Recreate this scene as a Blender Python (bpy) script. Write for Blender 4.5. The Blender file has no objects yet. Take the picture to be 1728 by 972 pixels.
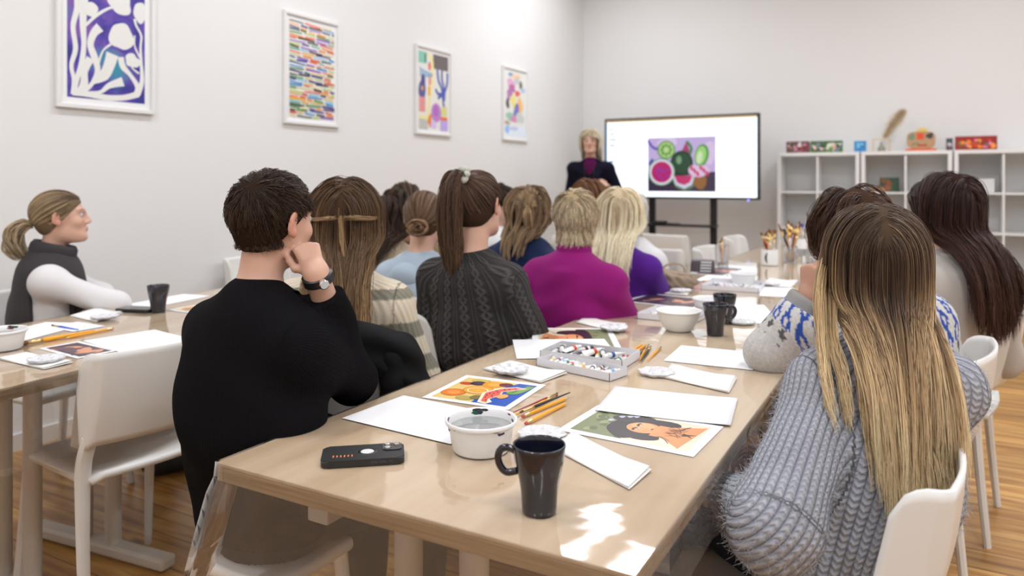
import bpy, bmesh, math, random
import numpy as np
from mathutils import Vector, Matrix
random.seed(7)
PI = math.pi
R_ = math.radians
SC = bpy.context.scene
COL = SC.collection
# ------------------------------------------------------------------ camera
HC = 1.285                     # eye height
FPX = 1254.0                   # focal length in pixels of the 1728 wide frame
HZ = 304.8                     # horizon row
YAW = R_(29.2)
cam_d = bpy.data.cameras.new('camera')
cam = bpy.data.objects.new('camera', cam_d); COL.objects.link(cam)
cam.location = (0, 0, HC); cam.rotation_euler = (PI/2, 0, YAW)
cam_d.sensor_width = 36; cam_d.lens = 36*FPX/1728
cam_d.shift_y = -(486-HZ)/1728
cam_d.clip_start = .05
cam_d.dof.use_dof = True; cam_d.dof.focus_distance = 1.58; cam_d.dof.aperture_fstop = 3.0
SC.camera = cam
# ------------------------------------------------------------------ world, exposure
w = bpy.data.worlds.new('world'); SC.world = w; w.use_nodes = True
w.node_tree.nodes['Background'].inputs[0].default_value = (.9, .93, 1, 1)
w.node_tree.nodes['Background'].inputs[1].default_value = .3
SC.view_settings.view_transform = 'Standard'; SC.view_settings.look = 'None'
SC.view_settings.gamma = 1; SC.view_settings.use_curve_mapping = False
SC.view_settings.exposure = -0.42
LIGHT_W = 47
LIGHT_COL = (.93, .98, 1.06)
# ceiling panel lights (x, y) ; each a lamp builder further down uses LIGHT_W
LIGHTS = [(-3.05, 7.15), (-2.4, .6), (-2.4, 3.4), (-2.4, 6.4), (.6, .6), (.6, 3.4), (.6, 6.4), (2.6, 2.0), (2.6, 5.2), (-1.0,-1.5), (1.6,-1.5)]
cy_, sy_ = math.cos(YAW), math.sin(YAW)
def at(px, py, z=.76):
    """point of a horizontal plane seen at a pixel"""
    d = FPX*(HC-z)/(py-HZ); r = (px-864)/FPX*d
    return Vector((r*cy_-d*sy_, r*sy_+d*cy_, z))
def atd(px, py, d):
    r = (px-864)/FPX*d
    return Vector((r*cy_-d*sy_, r*sy_+d*cy_, HC-(py-HZ)*d/FPX))
# ------------------------------------------------------------------ materials
MATS = {}
def nmat(name, col, rough=.5, metal=0, spec=.5, **kw):
    m = bpy.data.materials.new(name); m.use_nodes = True
    b = m.node_tree.nodes['Principled BSDF']
    b.inputs['Base Color'].default_value = (*col, 1); b.inputs['Roughness'].default_value = rough
    b.inputs['Metallic'].default_value = metal; b.inputs['Specular IOR Level'].default_value = spec
    for k, v in kw.items(): b.inputs[k.replace('_', ' ')].default_value = v
    MATS[name] = m
    return m
def nd(m, t, **kw):
    n = m.node_tree.nodes.new(t)
    for k, v in kw.items():
        if k in n.inputs.keys(): n.inputs[k].default_value = v
        else: setattr(n, k, v)
    return n
def lk(m, a, ao, b, bi): m.node_tree.links.new(a.outputs[ao], b.inputs[bi])
def bsdf(m): return m.node_tree.nodes['Principled BSDF']
def srgb(r, g, b):
    f = lambda c: (c/255/12.92) if c/255 <= .04045 else ((c/255+.055)/1.055)**2.4
    return (f(r), f(g), f(b))
def bump_noise(m, scale=40, strength=.2, dist=.002, detail=3, stretch=None):
    tc = nd(m, 'ShaderNodeTexCoord'); n = nd(m, 'ShaderNodeTexNoise'); n.inputs['Scale'].default_value = scale
    n.inputs['Detail'].default_value = detail
    if stretch:
        mp = nd(m, 'ShaderNodeMapping'); mp.inputs['Scale'].default_value = stretch
        lk(m, tc, 'Object', mp, 0); lk(m, mp, 0, n, 'Vector')
    else: lk(m, tc, 'Object', n, 'Vector')
    bp = nd(m, 'ShaderNodeBump'); bp.inputs['Strength'].default_value = strength; bp.inputs['Distance'].default_value = dist
    lk(m, n, 0, bp, 'Height'); lk(m, bp, 0, bsdf(m), 'Normal')
    return n
def noise_mix(m, c1, c2, scale=3, detail=3, stretch=None, lo=.35, hi=.65):
    tc = nd(m, 'ShaderNodeTexCoord'); n = nd(m, 'ShaderNodeTexNoise'); n.inputs['Scale'].default_value = scale
    n.inputs['Detail'].default_value = detail
    mp = nd(m, 'ShaderNodeMapping'); mp.inputs['Scale'].default_value = stretch or (1, 1, 1)
    lk(m, tc, 'Object', mp, 0); lk(m, mp, 0, n, 'Vector')
    r = nd(m, 'ShaderNodeValToRGB'); r.color_ramp.elements[0].position = lo; r.color_ramp.elements[1].position = hi
    r.color_ramp.elements[0].color = (*c1, 1); r.color_ramp.elements[1].color = (*c2, 1)
    lk(m, n, 0, r, 0); lk(m, r, 0, bsdf(m), 'Base Color')
    return r
wall_m = nmat('wall_paint', (.80, .79, .775), .9, spec=.2); bump_noise(wall_m, 60, .08, .001)
ceil_m = nmat('ceiling_paint', (.82, .82, .81), .9)
white_pl = nmat('white_plastic', (.78, .765, .73), .38)
white_lac = nmat('white_lacquer', (.80, .795, .78), .45)
paper_m = nmat('paper', (.86, .86, .87), .7, spec=.2)
napkin_m = nmat('paper_towel', (.84, .825, .79), .95, spec=.1); bump_noise(napkin_m, 350, .25, .0006)
print_m = nmat('print_ink', (.5, .5, .5), .35)
def attr_col(m, name='col', emis=0):
    a = nd(m, 'ShaderNodeAttribute', attribute_name=name)
    lk(m, a, 'Color', bsdf(m), 'Base Color')
    if emis:
        lk(m, a, 'Color', bsdf(m), 'Emission Color'); bsdf(m).inputs['Emission Strength'].default_value = emis
    return a
attr_col(print_m)
black_pl = nmat('black_plastic', (.012, .012, .013), .4)
black_metal = nmat('black_metal', (.02, .018, .018), .35, metal=.3)
grey_metal = nmat('cream_metal', (.62, .57, .50), .4)
chrome = nmat('chrome', (.8, .8, .8), .15, metal=1)
navy_cer = nmat('navy_ceramic', (.006, .008, .018), .12, spec=.8)
white_cer = nmat('white_ceramic', (.75, .74, .72), .2)
frame_m = nmat('frame_white', (.80, .79, .77), .4)
mount_m = nmat('picture_paper', (.84, .84, .83), .8)
wood_y = nmat('pencil_yellow', srgb(240, 165, 20), .35)
wood_raw = nmat('raw_wood', srgb(222, 184, 135), .6)
graph_m = nmat('graphite', (.03, .03, .03), .4)
rub_m = nmat('eraser_pink', srgb(190, 90, 85), .8)
gold_m = nmat('brass', (.75, .55, .25), .3, metal=1)
red_m = nmat('red_lacquer', srgb(150, 40, 30), .35)
blue_m = nmat('blue_plastic', srgb(30, 90, 200), .35)
lens_m = nmat('lens_glass', (.01, .01, .012), .05)
bristle_m = nmat('bristle', srgb(120, 72, 30), .7)
card_m = nmat('white_card', (.72, .71, .73), .6)
canvas_bag = nmat('beige_canvas', srgb(150, 132, 112), .9); bump_noise(canvas_bag, 300, .3, .001)
tub_m = nmat('translucent_plastic', (.90, .90, .89), .3, Transmission_Weight=.12)
pal_m = nmat('clear_palette', (.88, .88, .90), .12, Transmission_Weight=.25)
clear_m = nmat('clear_plastic', (.9, .9, .92), .05, Transmission_Weight=.92, IOR=1.3)
water_m = nmat('water', (.85, .87, .86), .03, Transmission_Weight=.8, IOR=1.33)
pampas_m = nmat('pampas', srgb(205, 185, 155), .95)
# wood planks: boards run along X
floor_m = nmat('floor_boards', (.5, .3, .12), .33)
def mk_floor(m):
    tc = nd(m, 'ShaderNodeTexCoord')
    sep = nd(m, 'ShaderNodeSeparateXYZ'); lk(m, tc, 'Object', sep, 0)
    W = .145
    dv = nd(m, 'ShaderNodeMath', operation='DIVIDE'); dv.inputs[1].default_value = W; lk(m, sep, 1, dv, 0)
    fl = nd(m, 'ShaderNodeMath', operation='FLOOR'); lk(m, dv, 0, fl, 0)
    fr = nd(m, 'ShaderNodeMath', operation='FRACT'); lk(m, dv, 0, fr, 0)
    wn = nd(m, 'ShaderNodeTexWhiteNoise', noise_dimensions='1D'); lk(m, fl, 0, wn, 'W')
    # grain: noise stretched along x, shifted per board
    sh = nd(m, 'ShaderNodeMath', operation='MULTIPLY_ADD'); sh.inputs[1].default_value = 37; lk(m, wn, 0, sh, 0); lk(m, sep, 0, sh, 2)
    cb = nd(m, 'ShaderNodeCombineXYZ'); lk(m, sh, 0, cb, 0); lk(m, sep, 1, cb, 1)
    mp = nd(m, 'ShaderNodeMapping'); mp.inputs['Scale'].default_value = (1.2, 16, 1); lk(m, cb, 0, mp, 0)
    n = nd(m, 'ShaderNodeTexNoise'); n.inputs['Scale'].default_value = 1.6; n.inputs['Detail'].default_value = 6; n.inputs['Distortion'].default_value = .6
    lk(m, mp, 0, n, 'Vector')
    r = nd(m, 'ShaderNodeValToRGB'); lk(m, n, 0, r, 0)
    e = r.color_ramp.elements
    e[0].position = .30; e[0].color = (*srgb(146, 96, 44), 1)
    e[1].position = .62; e[1].color = (*srgb(210, 162, 94), 1)
    x = e.new(.48); x.color = (*srgb(188, 136, 70), 1)
    # knots
    mp2 = nd(m, 'ShaderNodeMapping'); mp2.inputs['Scale'].default_value = (2.2, 6.5, 1); lk(m, cb, 0, mp2, 0)
    vo = nd(m, 'ShaderNodeTexVoronoi'); vo.inputs['Scale'].default_value = 1.0; lk(m, mp2, 0, vo, 'Vector')
    kr = nd(m, 'ShaderNodeValToRGB'); lk(m, vo, 0, kr, 0)
    kr.color_ramp.elements[0].position = .03; kr.color_ramp.elements[0].color = (.25, .25, .25, 1)
    kr.color_ramp.elements[1].position = .12; kr.color_ramp.elements[1].color = (1, 1, 1, 1)
    mul = nd(m, 'ShaderNodeMix', data_type='RGBA', blend_type='MULTIPLY'); mul.inputs[0].default_value = .85
    lk(m, r, 0, mul, 6); lk(m, kr, 0, mul, 7)
    # per board tone
    tr = nd(m, 'ShaderNodeMapRange'); tr.inputs['To Min'].default_value = .72; tr.inputs['To Max'].default_value = 1.08; lk(m, wn, 0, tr, 0)
    m2 = nd(m, 'ShaderNodeMix', data_type='RGBA', blend_type='MULTIPLY'); m2.inputs[0].default_value = 1
    lk(m, mul, 2, m2, 6); lk(m, tr, 0, m2, 7)
    # joints
    a = nd(m, 'ShaderNodeMath', operation='COMPARE'); a.inputs[1].default_value = .0; a.inputs[2].default_value = .022; lk(m, fr, 0, a, 0)
    m3 = nd(m, 'ShaderNodeMix', data_type='RGBA'); lk(m, a, 0, m3, 0); lk(m, m2, 2, m3, 6); m3.inputs[7].default_value = (.035, .02, .01, 1)
    lk(m, m3, 2, bsdf(m), 'Base Color')
    bp = nd(m, 'ShaderNodeBump'); bp.inputs['Strength'].default_value = .35; bp.inputs['Distance'].default_value = .002
    iv = nd(m, 'ShaderNodeMath', operation='MULTIPLY_ADD'); iv.inputs[1].default_value = -2; lk(m, a, 0, iv, 0); lk(m, n, 0, iv, 2)
    lk(m, iv, 0, bp, 'Height'); lk(m, bp, 0, bsdf(m), 'Normal')
mk_floor(floor_m)
birch = nmat('birch_top', (.6, .45, .3), .42)
noise_mix(birch, srgb(216, 192, 160), srgb(240, 223, 198), 2.2, 7, (7, .55, 4), .3, .7)
birch_edge = nmat('birch_edge', (.6, .45, .3), .5)
noise_mix(birch_edge, srgb(178, 148, 108), srgb(215, 190, 150), 3, 5, (1.5, 1.5, 60), .3, .7)
# clear film
film_m = bpy.data.materials.new('clear_film'); film_m.use_nodes = True
def mk_film(m, base=.05, milky=.05, bumps=.12, dist=.004, scale=3.5):
    nt = m.node_tree; nt.nodes.clear()
    out = nd(m, 'ShaderNodeOutputMaterial')
    tr = nd(m, 'ShaderNodeBsdfTransparent'); tr.inputs[0].default_value = (.97, .96, .95, 1)
    gl = nd(m, 'ShaderNodeBsdfGlossy'); gl.inputs['Roughness'].default_value = .055; gl.inputs[0].default_value = (1, 1, 1, 1)
    df = nd(m, 'ShaderNodeBsdfDiffuse'); df.inputs[0].default_value = (.75, .7, .64, 1)
    tc = nd(m, 'ShaderNodeTexCoord')
    n1 = nd(m, 'ShaderNodeTexNoise'); n1.inputs['Scale'].default_value = scale; n1.inputs['Detail'].default_value = 2; n1.inputs['Distortion'].default_value = 1.2
    lk(m, tc, 'Object', n1, 'Vector')
    bp = nd(m, 'ShaderNodeBump'); bp.inputs['Strength'].default_value = bumps; bp.inputs['Distance'].default_value = dist*6
    lk(m, n1, 0, bp, 'Height')
    mp = nd(m, 'ShaderNodeMapping'); mp.inputs['Scale'].default_value = (9, 26, 9); mp.inputs['Rotation'].default_value = (0, 0, .5)
    lk(m, tc, 'Object', mp, 0)
    n2 = nd(m, 'ShaderNodeTexNoise'); n2.inputs['Scale'].default_value = 1; n2.inputs['Detail'].default_value = 1; lk(m, mp, 0, n2, 'Vector')
    bp2 = nd(m, 'ShaderNodeBump'); bp2.inputs['Strength'].default_value = bumps; bp2.inputs['Distance'].default_value = dist
    lk(m, n2, 0, bp2, 'Height'); lk(m, bp, 0, bp2, 'Normal'); lk(m, bp2, 0, gl, 'Normal')
    fr = nd(m, 'ShaderNodeFresnel'); fr.inputs[0].default_value = 1.5; lk(m, bp2, 0, fr, 'Normal')
    ad = nd(m, 'ShaderNodeMath', operation='ADD', use_clamp=True); ad.inputs[1].default_value = base; lk(m, fr, 0, ad, 0)
    mx0 = nd(m, 'ShaderNodeMixShader'); mx0.inputs[0].default_value = milky; lk(m, tr, 0, mx0, 1); lk(m, df, 0, mx0, 2)
    mx = nd(m, 'ShaderNodeMixShader'); lk(m, ad, 0, mx, 0); lk(m, mx0, 0, mx, 1); lk(m, gl, 0, mx, 2)
    lk(m, mx, 0, out, 0)
mk_film(film_m, .035, .05, .07, .003)
film_hang = bpy.data.materials.new('clear_film_hanging'); film_hang.use_nodes = True
mk_film(film_hang, .03, .06, .25, .004, 6)
# ------------------------------------------------------------------ object helpers
def link(o, parent=None):
    COL.objects.link(o)
    if parent is not None: o.parent = parent
    return o
def mesh_obj(name, bm, mats, parent=None, smooth=False, loc=None):
    me = bpy.data.meshes.new(name)
    bmesh.ops.recalc_face_normals(bm, faces=bm.faces[:])
    bm.to_mesh(me); bm.free()
    if not isinstance(mats, (list, tuple)): mats = [mats]
    for m in mats: me.materials.append(m)
    if smooth:
        me.polygons.foreach_set('use_smooth', [True]*len(me.polygons))
        if smooth != 'all':
            try: me.set_sharp_from_angle(angle=R_(38))
            except Exception: pass
    o = bpy.data.objects.new(name, me)
    link(o, parent)
    if loc is not None: o.location = loc
    return o
def thing(name, label, cat, loc=(0, 0, 0), rz=0, group=None):
    o = bpy.data.objects.new(name, None); o.empty_display_size = .05
    link(o); o.location = loc; o.rotation_euler = (0, 0, rz)
    return tag(o, label, cat, group)
def tag(o, label, cat, group=None):
    o['label'] = label; o['category'] = cat
    if group: o['group'] = group
    return o
def struct(o): o['kind'] = 'structure'; return o
def copy_tree(root, loc, rz=0, label=None, group=None):
    r = root.copy(); COL.objects.link(r); r.location = loc; r.rotation_euler = (0, 0, rz)
    if label: r['label'] = label
    if group: r['group'] = group
    for ch in root.children:
        c = ch.copy(); COL.objects.link(c); c.parent = r
        for g in ch.children:
            d = g.copy(); COL.objects.link(d); d.parent = c
    return r
def add_box(bm, c, s, rz=0, bevel=0, seg=2, mi=0, mat=None):
    r = bmesh.ops.create_cube(bm, size=1)
    vs = r['verts']
    M = Matrix.Translation(c) @ (mat if mat is not None else Matrix.Rotation(rz, 4, 'Z')) @ Matrix.Diagonal((*s, 1))
    bmesh.ops.transform(bm, matrix=M, verts=vs)
    fs = {f for v in vs for f in v.link_faces}
    for f in fs: f.material_index = mi
    if bevel:
        es = list({e for v in vs for e in v.link_edges})
        rr = bmesh.ops.bevel(bm, geom=es, offset=bevel, segments=seg, affect='EDGES', profile=.5)
        for f in rr['faces']: f.material_index = mi
def add_lathe(bm, prof, n=32, M=None, mi=0, squash=1):
    """prof: list of (r, z)"""
    rings = []
    for r, z in prof:
        if r < 1e-6: rings.append([bm.verts.new((0, 0, z))])
        else: rings.append([bm.verts.new((r*math.cos(2*PI*k/n), squash*r*math.sin(2*PI*k/n), z)) for k in range(n)])
    for a, b in zip(rings, rings[1:]):
        for k in range(n):
            k2 = (k+1) % n
            if len(a) == 1 and len(b) == 1: continue
            if len(a) == 1: f = bm.faces.new((a[0], b[k2], b[k]))
            elif len(b) == 1: f = bm.faces.new((a[k], a[k2], b[0]))
            else: f = bm.faces.new((a[k], a[k2], b[k2], b[k]))
            f.material_index = mi
    vs = [v for r in rings for v in r]
    if M is not None: bmesh.ops.transform(bm, matrix=M, verts=vs)
    return vs
def add_tube(bm, pts, r, n=10, mi=0, cap=True, flat=1.0):
    pts = [Vector(p) for p in pts]
    rs = r if isinstance(r, (list, tuple)) else [r]*len(pts)
    up = Vector((0, 0, 1)); rings = []
    t0 = (pts[1]-pts[0]).normalized()
    a = t0.cross(up)
    if a.length < .1: a = t0.cross(Vector((1, 0, 0)))
    a.normalize()
    for i, p in enumerate(pts):
        t = (pts[min(i+1, len(pts)-1)]-pts[max(i-1, 0)]).normalized()
        a = (a-t*a.dot(t)).normalized(); b = t.cross(a)
        rings.append([bm.verts.new(p+(a*math.cos(2*PI*k/n)+b*math.sin(2*PI*k/n)*flat)*rs[i]) for k in range(n)])
    for A, B in zip(rings, rings[1:]):
        for k in range(n):
            f = bm.faces.new((A[k], A[(k+1) % n], B[(k+1) % n], B[k])); f.material_index = mi
    if cap:
        f = bm.faces.new(rings[0][::-1]); f.material_index = mi
        f = bm.faces.new(rings[-1]); f.material_index = mi
def add_prism(bm, poly, z0, z1, mi=0, M=None):
    a = [bm.verts.new((x, y, z0)) for x, y in poly]; b = [bm.verts.new((x, y, z1)) for x, y in poly]
    n = len(poly); fs = [bm.faces.new(a[::-1]), bm.faces.new(b)]
    for k in range(n): fs.append(bm.faces.new((a[k], a[(k+1) % n], b[(k+1) % n], b[k])))
    for f in fs: f.material_index = mi
    if M is not None: bmesh.ops.transform(bm, matrix=M, verts=a+b)
def rot_to(d, up=(0, 0, 1)):
    """matrix whose Z axis is d"""
    d = Vector(d).normalized()
    return d.to_track_quat('Z', 'Y').to_matrix().to_4x4()
# flat artwork: one mesh with a colour per face, in the XY plane, each shape a hair above the last
class Art:
    def __init__(s, base=.0002, step=.00004): s.v = []; s.f = []; s.c = []; s.z = base; s.step = step
    def poly(s, pts, col):
        i = len(s.v); s.v += [(x, y, s.z) for x, y in pts]; s.f.append(list(range(i, i+len(pts)))); s.c.append(col); s.z += s.step
    def rect(s, x0, y0, x1, y1, col): s.poly([(x0, y0), (x1, y0), (x1, y1), (x0, y1)], col)
    def ell(s, cx, cy, rx, ry, col, rot=0, n=20, wob=0, seed=0):
        rn = random.Random(seed); ph = [rn.uniform(0, 6.28) for _ in range(3)]
        P = []
        for k in range(n):
            a = 2*PI*k/n; q = 1+wob*(math.sin(2*a+ph[0])+math.sin(3*a+ph[1])+.6*math.sin(5*a+ph[2]))/2
            x, y = rx*q*math.cos(a), ry*q*math.sin(a)
            P.append((cx+x*math.cos(rot)-y*math.sin(rot), cy+x*math.sin(rot)+y*math.cos(rot)))
        s.poly(P, col)
    def ribbon(s, pts, w, col):
        # smooth ribbon through pts with per-point widths
        P = cat([Vector((x, y, 0)) for x, y in pts], 6)
        ws = w if isinstance(w, (list, tuple)) else [w]*len(pts)
        W = [ws[min(int(i/6), len(ws)-1)]*(1-(i % 6)/6)+ws[min(int(i/6)+1, len(ws)-1)]*((i % 6)/6) for i in range(len(P))]
        L = []; Rr = []
        for i, p in enumerate(P):
            t = (P[min(i+1, len(P)-1)]-P[max(i-1, 0)]).normalized(); n = Vector((-t.y, t.x, 0))*W[i]/2
            L.append((p.x+n.x, p.y+n.y)); Rr.append((p.x-n.x, p.y-n.y))
        i0 = len(s.v); s.v += [(x, y, s.z) for x, y in L+Rr]; n = len(L)
        for k in range(n-1): s.f.append([i0+k, i0+k+1, i0+n+k+1, i0+n+k]); s.c.append(col)
        s.z += s.step
    def build(s, name, mat, parent, M=None):
        me = bpy.data.meshes.new(name); me.from_pydata(s.v, [], s.f); me.materials.append(mat)
        ca = me.color_attributes.new('col', 'FLOAT_COLOR', 'CORNER')
        for p, c in zip(me.polygons, s.c):
            for li in p.loop_indices: ca.data[li].color = (*c, 1)
        o = bpy.data.objects.new(name, me); link(o, parent)
        if M is not None: o.matrix_local = M
        return o
def cat(P, n=6):
    out = []
    for i in range(len(P)-1):
        p0 = P[max(i-1, 0)]; p1 = P[i]; p2 = P[i+1]; p3 = P[min(i+2, len(P)-1)]
        for k in range(n):
            t = k/n
            out.append(.5*((2*p1)+(p2-p0)*t+(2*p0-5*p1+4*p2-p3)*t*t+(3*p1-p0-3*p2+p3)*t**3))
    out.append(P[-1]); return out
# ================================================================== THE ROOM
XL, XR, YN, YB, ZC = -3.79, 3.6, -3.0, 8.62, 3.95
def slab(name, c, s, m):
    bm = bmesh.new(); add_box(bm, c, s); return struct(mesh_obj(name, bm, m))
T = .12
slab('floor', ((XL+XR)/2, (YN+YB)/2, -.05), (XR-XL+2*T, YB-YN+2*T, .1), floor_m)
slab('ceiling', ((XL+XR)/2, (YN+YB)/2, ZC+.05), (XR-XL+2*T, YB-YN+2*T, .1), ceil_m)
slab('wall_left', (XL-T/2, (YN+YB)/2, ZC/2), (T, YB-YN+2*T, ZC), wall_m)
slab('wall_right', (XR+T/2, (YN+YB)/2, ZC/2), (T, YB-YN+2*T, ZC), wall_m)
slab('wall_back', ((XL+XR)/2, YB+T/2, ZC/2), (XR-XL, T, ZC), wall_m)
slab('wall_front', ((XL+XR)/2, YN-T/2, ZC/2), (XR-XL, T, ZC), wall_m)
slab('baseboard_left', (XL+.008, (YN+YB)/2, .04), (.016, YB-YN, .08), white_lac)
slab('baseboard_back', ((XL+XR)/2, YB-.008, .04), (XR-XL-.032, .016, .08), white_lac)
# ceiling panels
glow = bpy.data.materials.new('lamp_diffuser'); glow.use_nodes = True
bsdf(glow).inputs['Emission Color'].default_value = (1, .97, .93, 1); bsdf(glow).inputs['Emission Strength'].default_value = 3
bsdf(glow).inputs['Base Color'].default_value = (.9, .9, .9, 1)
for i, (x, y) in enumerate(LIGHTS):
    t = thing('ceiling_light', 'long white panel lamp on the ceiling', 'ceiling light', (x, y, ZC), 0, 'ceiling panel lamps')
    bm = bmesh.new(); add_box(bm, (0, 0, -.03), (.32, 1.24, .06), bevel=.006); mesh_obj('lamp_housing', bm, white_lac, t)
    bm = bmesh.new(); add_box(bm, (0, 0, -.062), (.28, 1.2, .004)); mesh_obj('diffuser', bm, glow, t)
    ld = bpy.data.lights.new('lamp_light', 'AREA'); ld.shape = 'RECTANGLE'; ld.size = .28; ld.size_y = 1.2
    ld.energy = LIGHT_W*(.2 if i == 0 else 1); ld.color = LIGHT_COL
    lo = bpy.data.objects.new('lamp_light', ld); link(lo, t); lo.location = (0, 0, -.068)
# wall sockets
def socket(x, y, z, lab):
    t = thing('wall_socket', lab, 'socket', (x, y, z))
    bm = bmesh.new(); add_box(bm, (0, -.006, 0), (.085, .012, .085), bevel=.003); mesh_obj('cover_plate', bm, black_pl, t)
    bm = bmesh.new(); add_lathe(bm, [(.0, -.004), (.018, -.004), (.02, .001), (.018, .003), (0, .003)], 20, Matrix.Translation((0, -.012, 0)) @ Matrix.Rotation(PI/2, 4, 'X')); mesh_obj('socket_well', bm, graph_m, t)
socket(1.01, YB, .36, 'black wall socket low on the back wall beside the last shelf unit')
# ------------------------------------------------------------------ framed pictures
FW, FH = .54, .765
def framed(y0, zb, lab, artf, fh=FH):
    """frame on the left wall: local x runs along +Y of the room, local y up, normal +X"""
    t = thing('framed_picture', lab, 'picture', (XL, y0+FW/2, zb+fh/2))
    M = Matrix(((0, 0, 1, 0), (1, 0, 0, 0), (0, 1, 0, 0), (0, 0, 0, 1)))
    bm = bmesh.new(); b = .022
    for cx, cy, sx, sy in ((0, fh/2-b/2, FW, b), (0, -fh/2+b/2, FW, b), (-FW/2+b/2, 0, b, fh-2*b), (FW/2-b/2, 0, b, fh-2*b)):
        add_box(bm, (cx, cy, .0125), (sx, sy, .025), bevel=.002, seg=1)
    o = mesh_obj('picture_frame', bm, frame_m, t); o.matrix_local = M
    bm = bmesh.new(); add_box(bm, (0, 0, .006), (FW-2*b, fh-2*b, .008)); o = mesh_obj('picture_sheet', bm, mount_m, t); o.matrix_local = M
    artf(t, M @ Matrix.Translation((0, 0, .0102)), FW, fh)
    return t
water_col = nmat('violet_wash', (.2, .1, .5), .6)
def mk_wash(m):
    tc = nd(m, 'ShaderNodeTexCoord')
    n = nd(m, 'ShaderNodeTexNoise'); n.inputs['Scale'].default_value = 5.5; n.inputs['Detail'].default_value = 5; n.inputs['Distortion'].default_value = .8
    lk(m, tc, 'Object', n, 'Vector')
    r = nd(m, 'ShaderNodeValToRGB'); lk(m, n, 0, r, 0); e = r.color_ramp.elements
    e[0].position = .25; e[0].color = (*srgb(28, 30, 110), 1); e[1].position = .8; e[1].color = (*srgb(60, 120, 170), 1)
    for p, c in ((.42, (62, 52, 150)), (.52, (98, 72, 170)), (.6, (128, 84, 165)), (.68, (70, 80, 170))):
        x = e.new(p); x.color = (*srgb(*c), 1)
    n2 = nd(m, 'ShaderNodeTexNoise'); n2.inputs['Scale'].default_value = 3; n2.inputs['Detail'].default_value = 1; lk(m, tc, 'Object', n2, 'Vector')
    r2 = nd(m, 'ShaderNodeValToRGB'); lk(m, n2, 0, r2, 0); r2.color_ramp.elements[0].position = .58; r2.color_ramp.elements[1].position = .7
    mx = nd(m, 'ShaderNodeMix', data_type='RGBA'); lk(m, r2, 0, mx, 0); lk(m, r, 0, mx, 6); mx.inputs[7].default_value = (*srgb(45, 140, 165), 1)
    lk(m, mx, 2, bsdf(m), 'Base Color')
mk_wash(water_col)
def art_vines(t, M, W, H):
    aw, ah = .425, .655
    bm = bmesh.new(); add_box(bm, (0, 0, 0), (aw, ah, .0006)); o = mesh_obj('violet_wash', bm, water_col, t); o.matrix_local = M
    A = Art(.0006); wc = (.80, .79, .76)
    # coordinates measured in the visible lower part; u 0..1 across, v up from the bottom (1 = .41 m)
    def U(u, v): return (-aw/2+u*aw, -ah/2+v*.5)
    def rb(P, w): A.ribbon([U(*p) for p in P], [x*aw for x in w], wc)
    rb([(.06, .03), (.08, .18), (.05, .32), (.10, .50), (.07, .72), (.12, .95), (.05, 1.2)], [.04, .05, .05, .06, .06, .07, .05])
    rb([(.08, .03), (.12, .2), (.17, .34), (.20, .55), (.19, .75), (.20, 1.0), (.26, 1.25)], [.05, .06, .07, .06, .08, .10, .08])
    rb([(.12, .04), (.20, .14), (.21, .28), (.28, .42)], [.06, .10, .08, .10])
    rb([(.19, .06), (.30, .16), (.37, .30), (.33, .44), (.28, .56), (.32, .68), (.40, .76)], [.05, .05, .07, .09, .08, .09, .12])
    rb([(.30, .17), (.45, .26), (.52, .38), (.56, .50)], [.04, .13, .14, .16])
    rb([(.20, .06), (.40, .08), (.52, .16), (.70, .22)], [.03, .04, .07, .12])
    rb([(.06, .04), (.25, .045), (.5, .03), (.72, .05), (.9, .10)], [.05, .07, .07, .07, .08])
    rb([(.88, .08), (.90, .18), (.80, .30), (.70, .38), (.67, .48)], [.09, .07, .05, .08, .08])
    rb([(.90, .10), (.96, .25), (.95, .45), (.94, .62), (.95, .75), (.88, .85), (.86, .92)], [.08, .06, .04, .03, .03, .03, .04])
    rb([(.94, .5), (.86, .62), (.86, .74)], [.03, .02, .02])
    rb([(.92, .33), (.84, .37), (.80, .42)], [.03, .02, .03])
    rb([(.38, .38), (.44, .52), (.54, .60)], [.03, .02, .03])
    rb([(.22, .75), (.36, .88), (.52, .98), (.64, 1.02)], [.03, .04, .03, .05])
    for cx, cy, rx, ry, sd, wb in ((.68, .70, .155, .15, 3, .14), (.83, .46, .10, .075, 9, .2), (.66, 1.06, .16, .12, 5, .15), (.93, 1.0, .09, .11, 6, .12), (.28, .93, .09, .08, 8, .12), (.35, 1.24, .13, .05, 2, .2)):
        x, y = U(cx, cy); A.ell(x, y, rx*aw, ry*.5, wc, n=36, wob=wb, seed=sd)
    A.build('cut_out_shapes', print_m, t, M)
def art_strokes(t, M, W, H):
    A = Art(); rn = random.Random(5)
    cols = [srgb(*c) for c in ((70, 40, 130), (235, 120, 90), (240, 175, 60), (50, 70, 160), (90, 150, 60), (80, 60, 50), (60, 150, 210), (230, 200, 120), (110, 180, 160), (200, 215, 130), (150, 90, 190), (235, 145, 40), (45, 75, 70), (220, 85, 55), (150, 205, 225), (235, 220, 170), (60, 60, 70))]
    y = H/2-.06; pc = None
    while y > -H/2+.055:
        x = -W/2+.055
        ph = rn.uniform(0, 6)
        while x < W/2-.06:
            L = min(rn.uniform(.05, .16), W/2-.05-x)
            c = rn.choice(cols)
            if c is pc: c = rn.choice(cols)
            pc = c
            if L > .02:
                A.ribbon([(x+L*k/3, y+.003*math.sin(ph+(x+L*k/3)*14)-.004*k/3) for k in range(4)], rn.uniform(.0085, .014), c)
            x += L+rn.uniform(.008, .02)
        y -= rn.uniform(.0175, .0205)
    A.build('brush_strokes', print_m, t, M)
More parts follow.
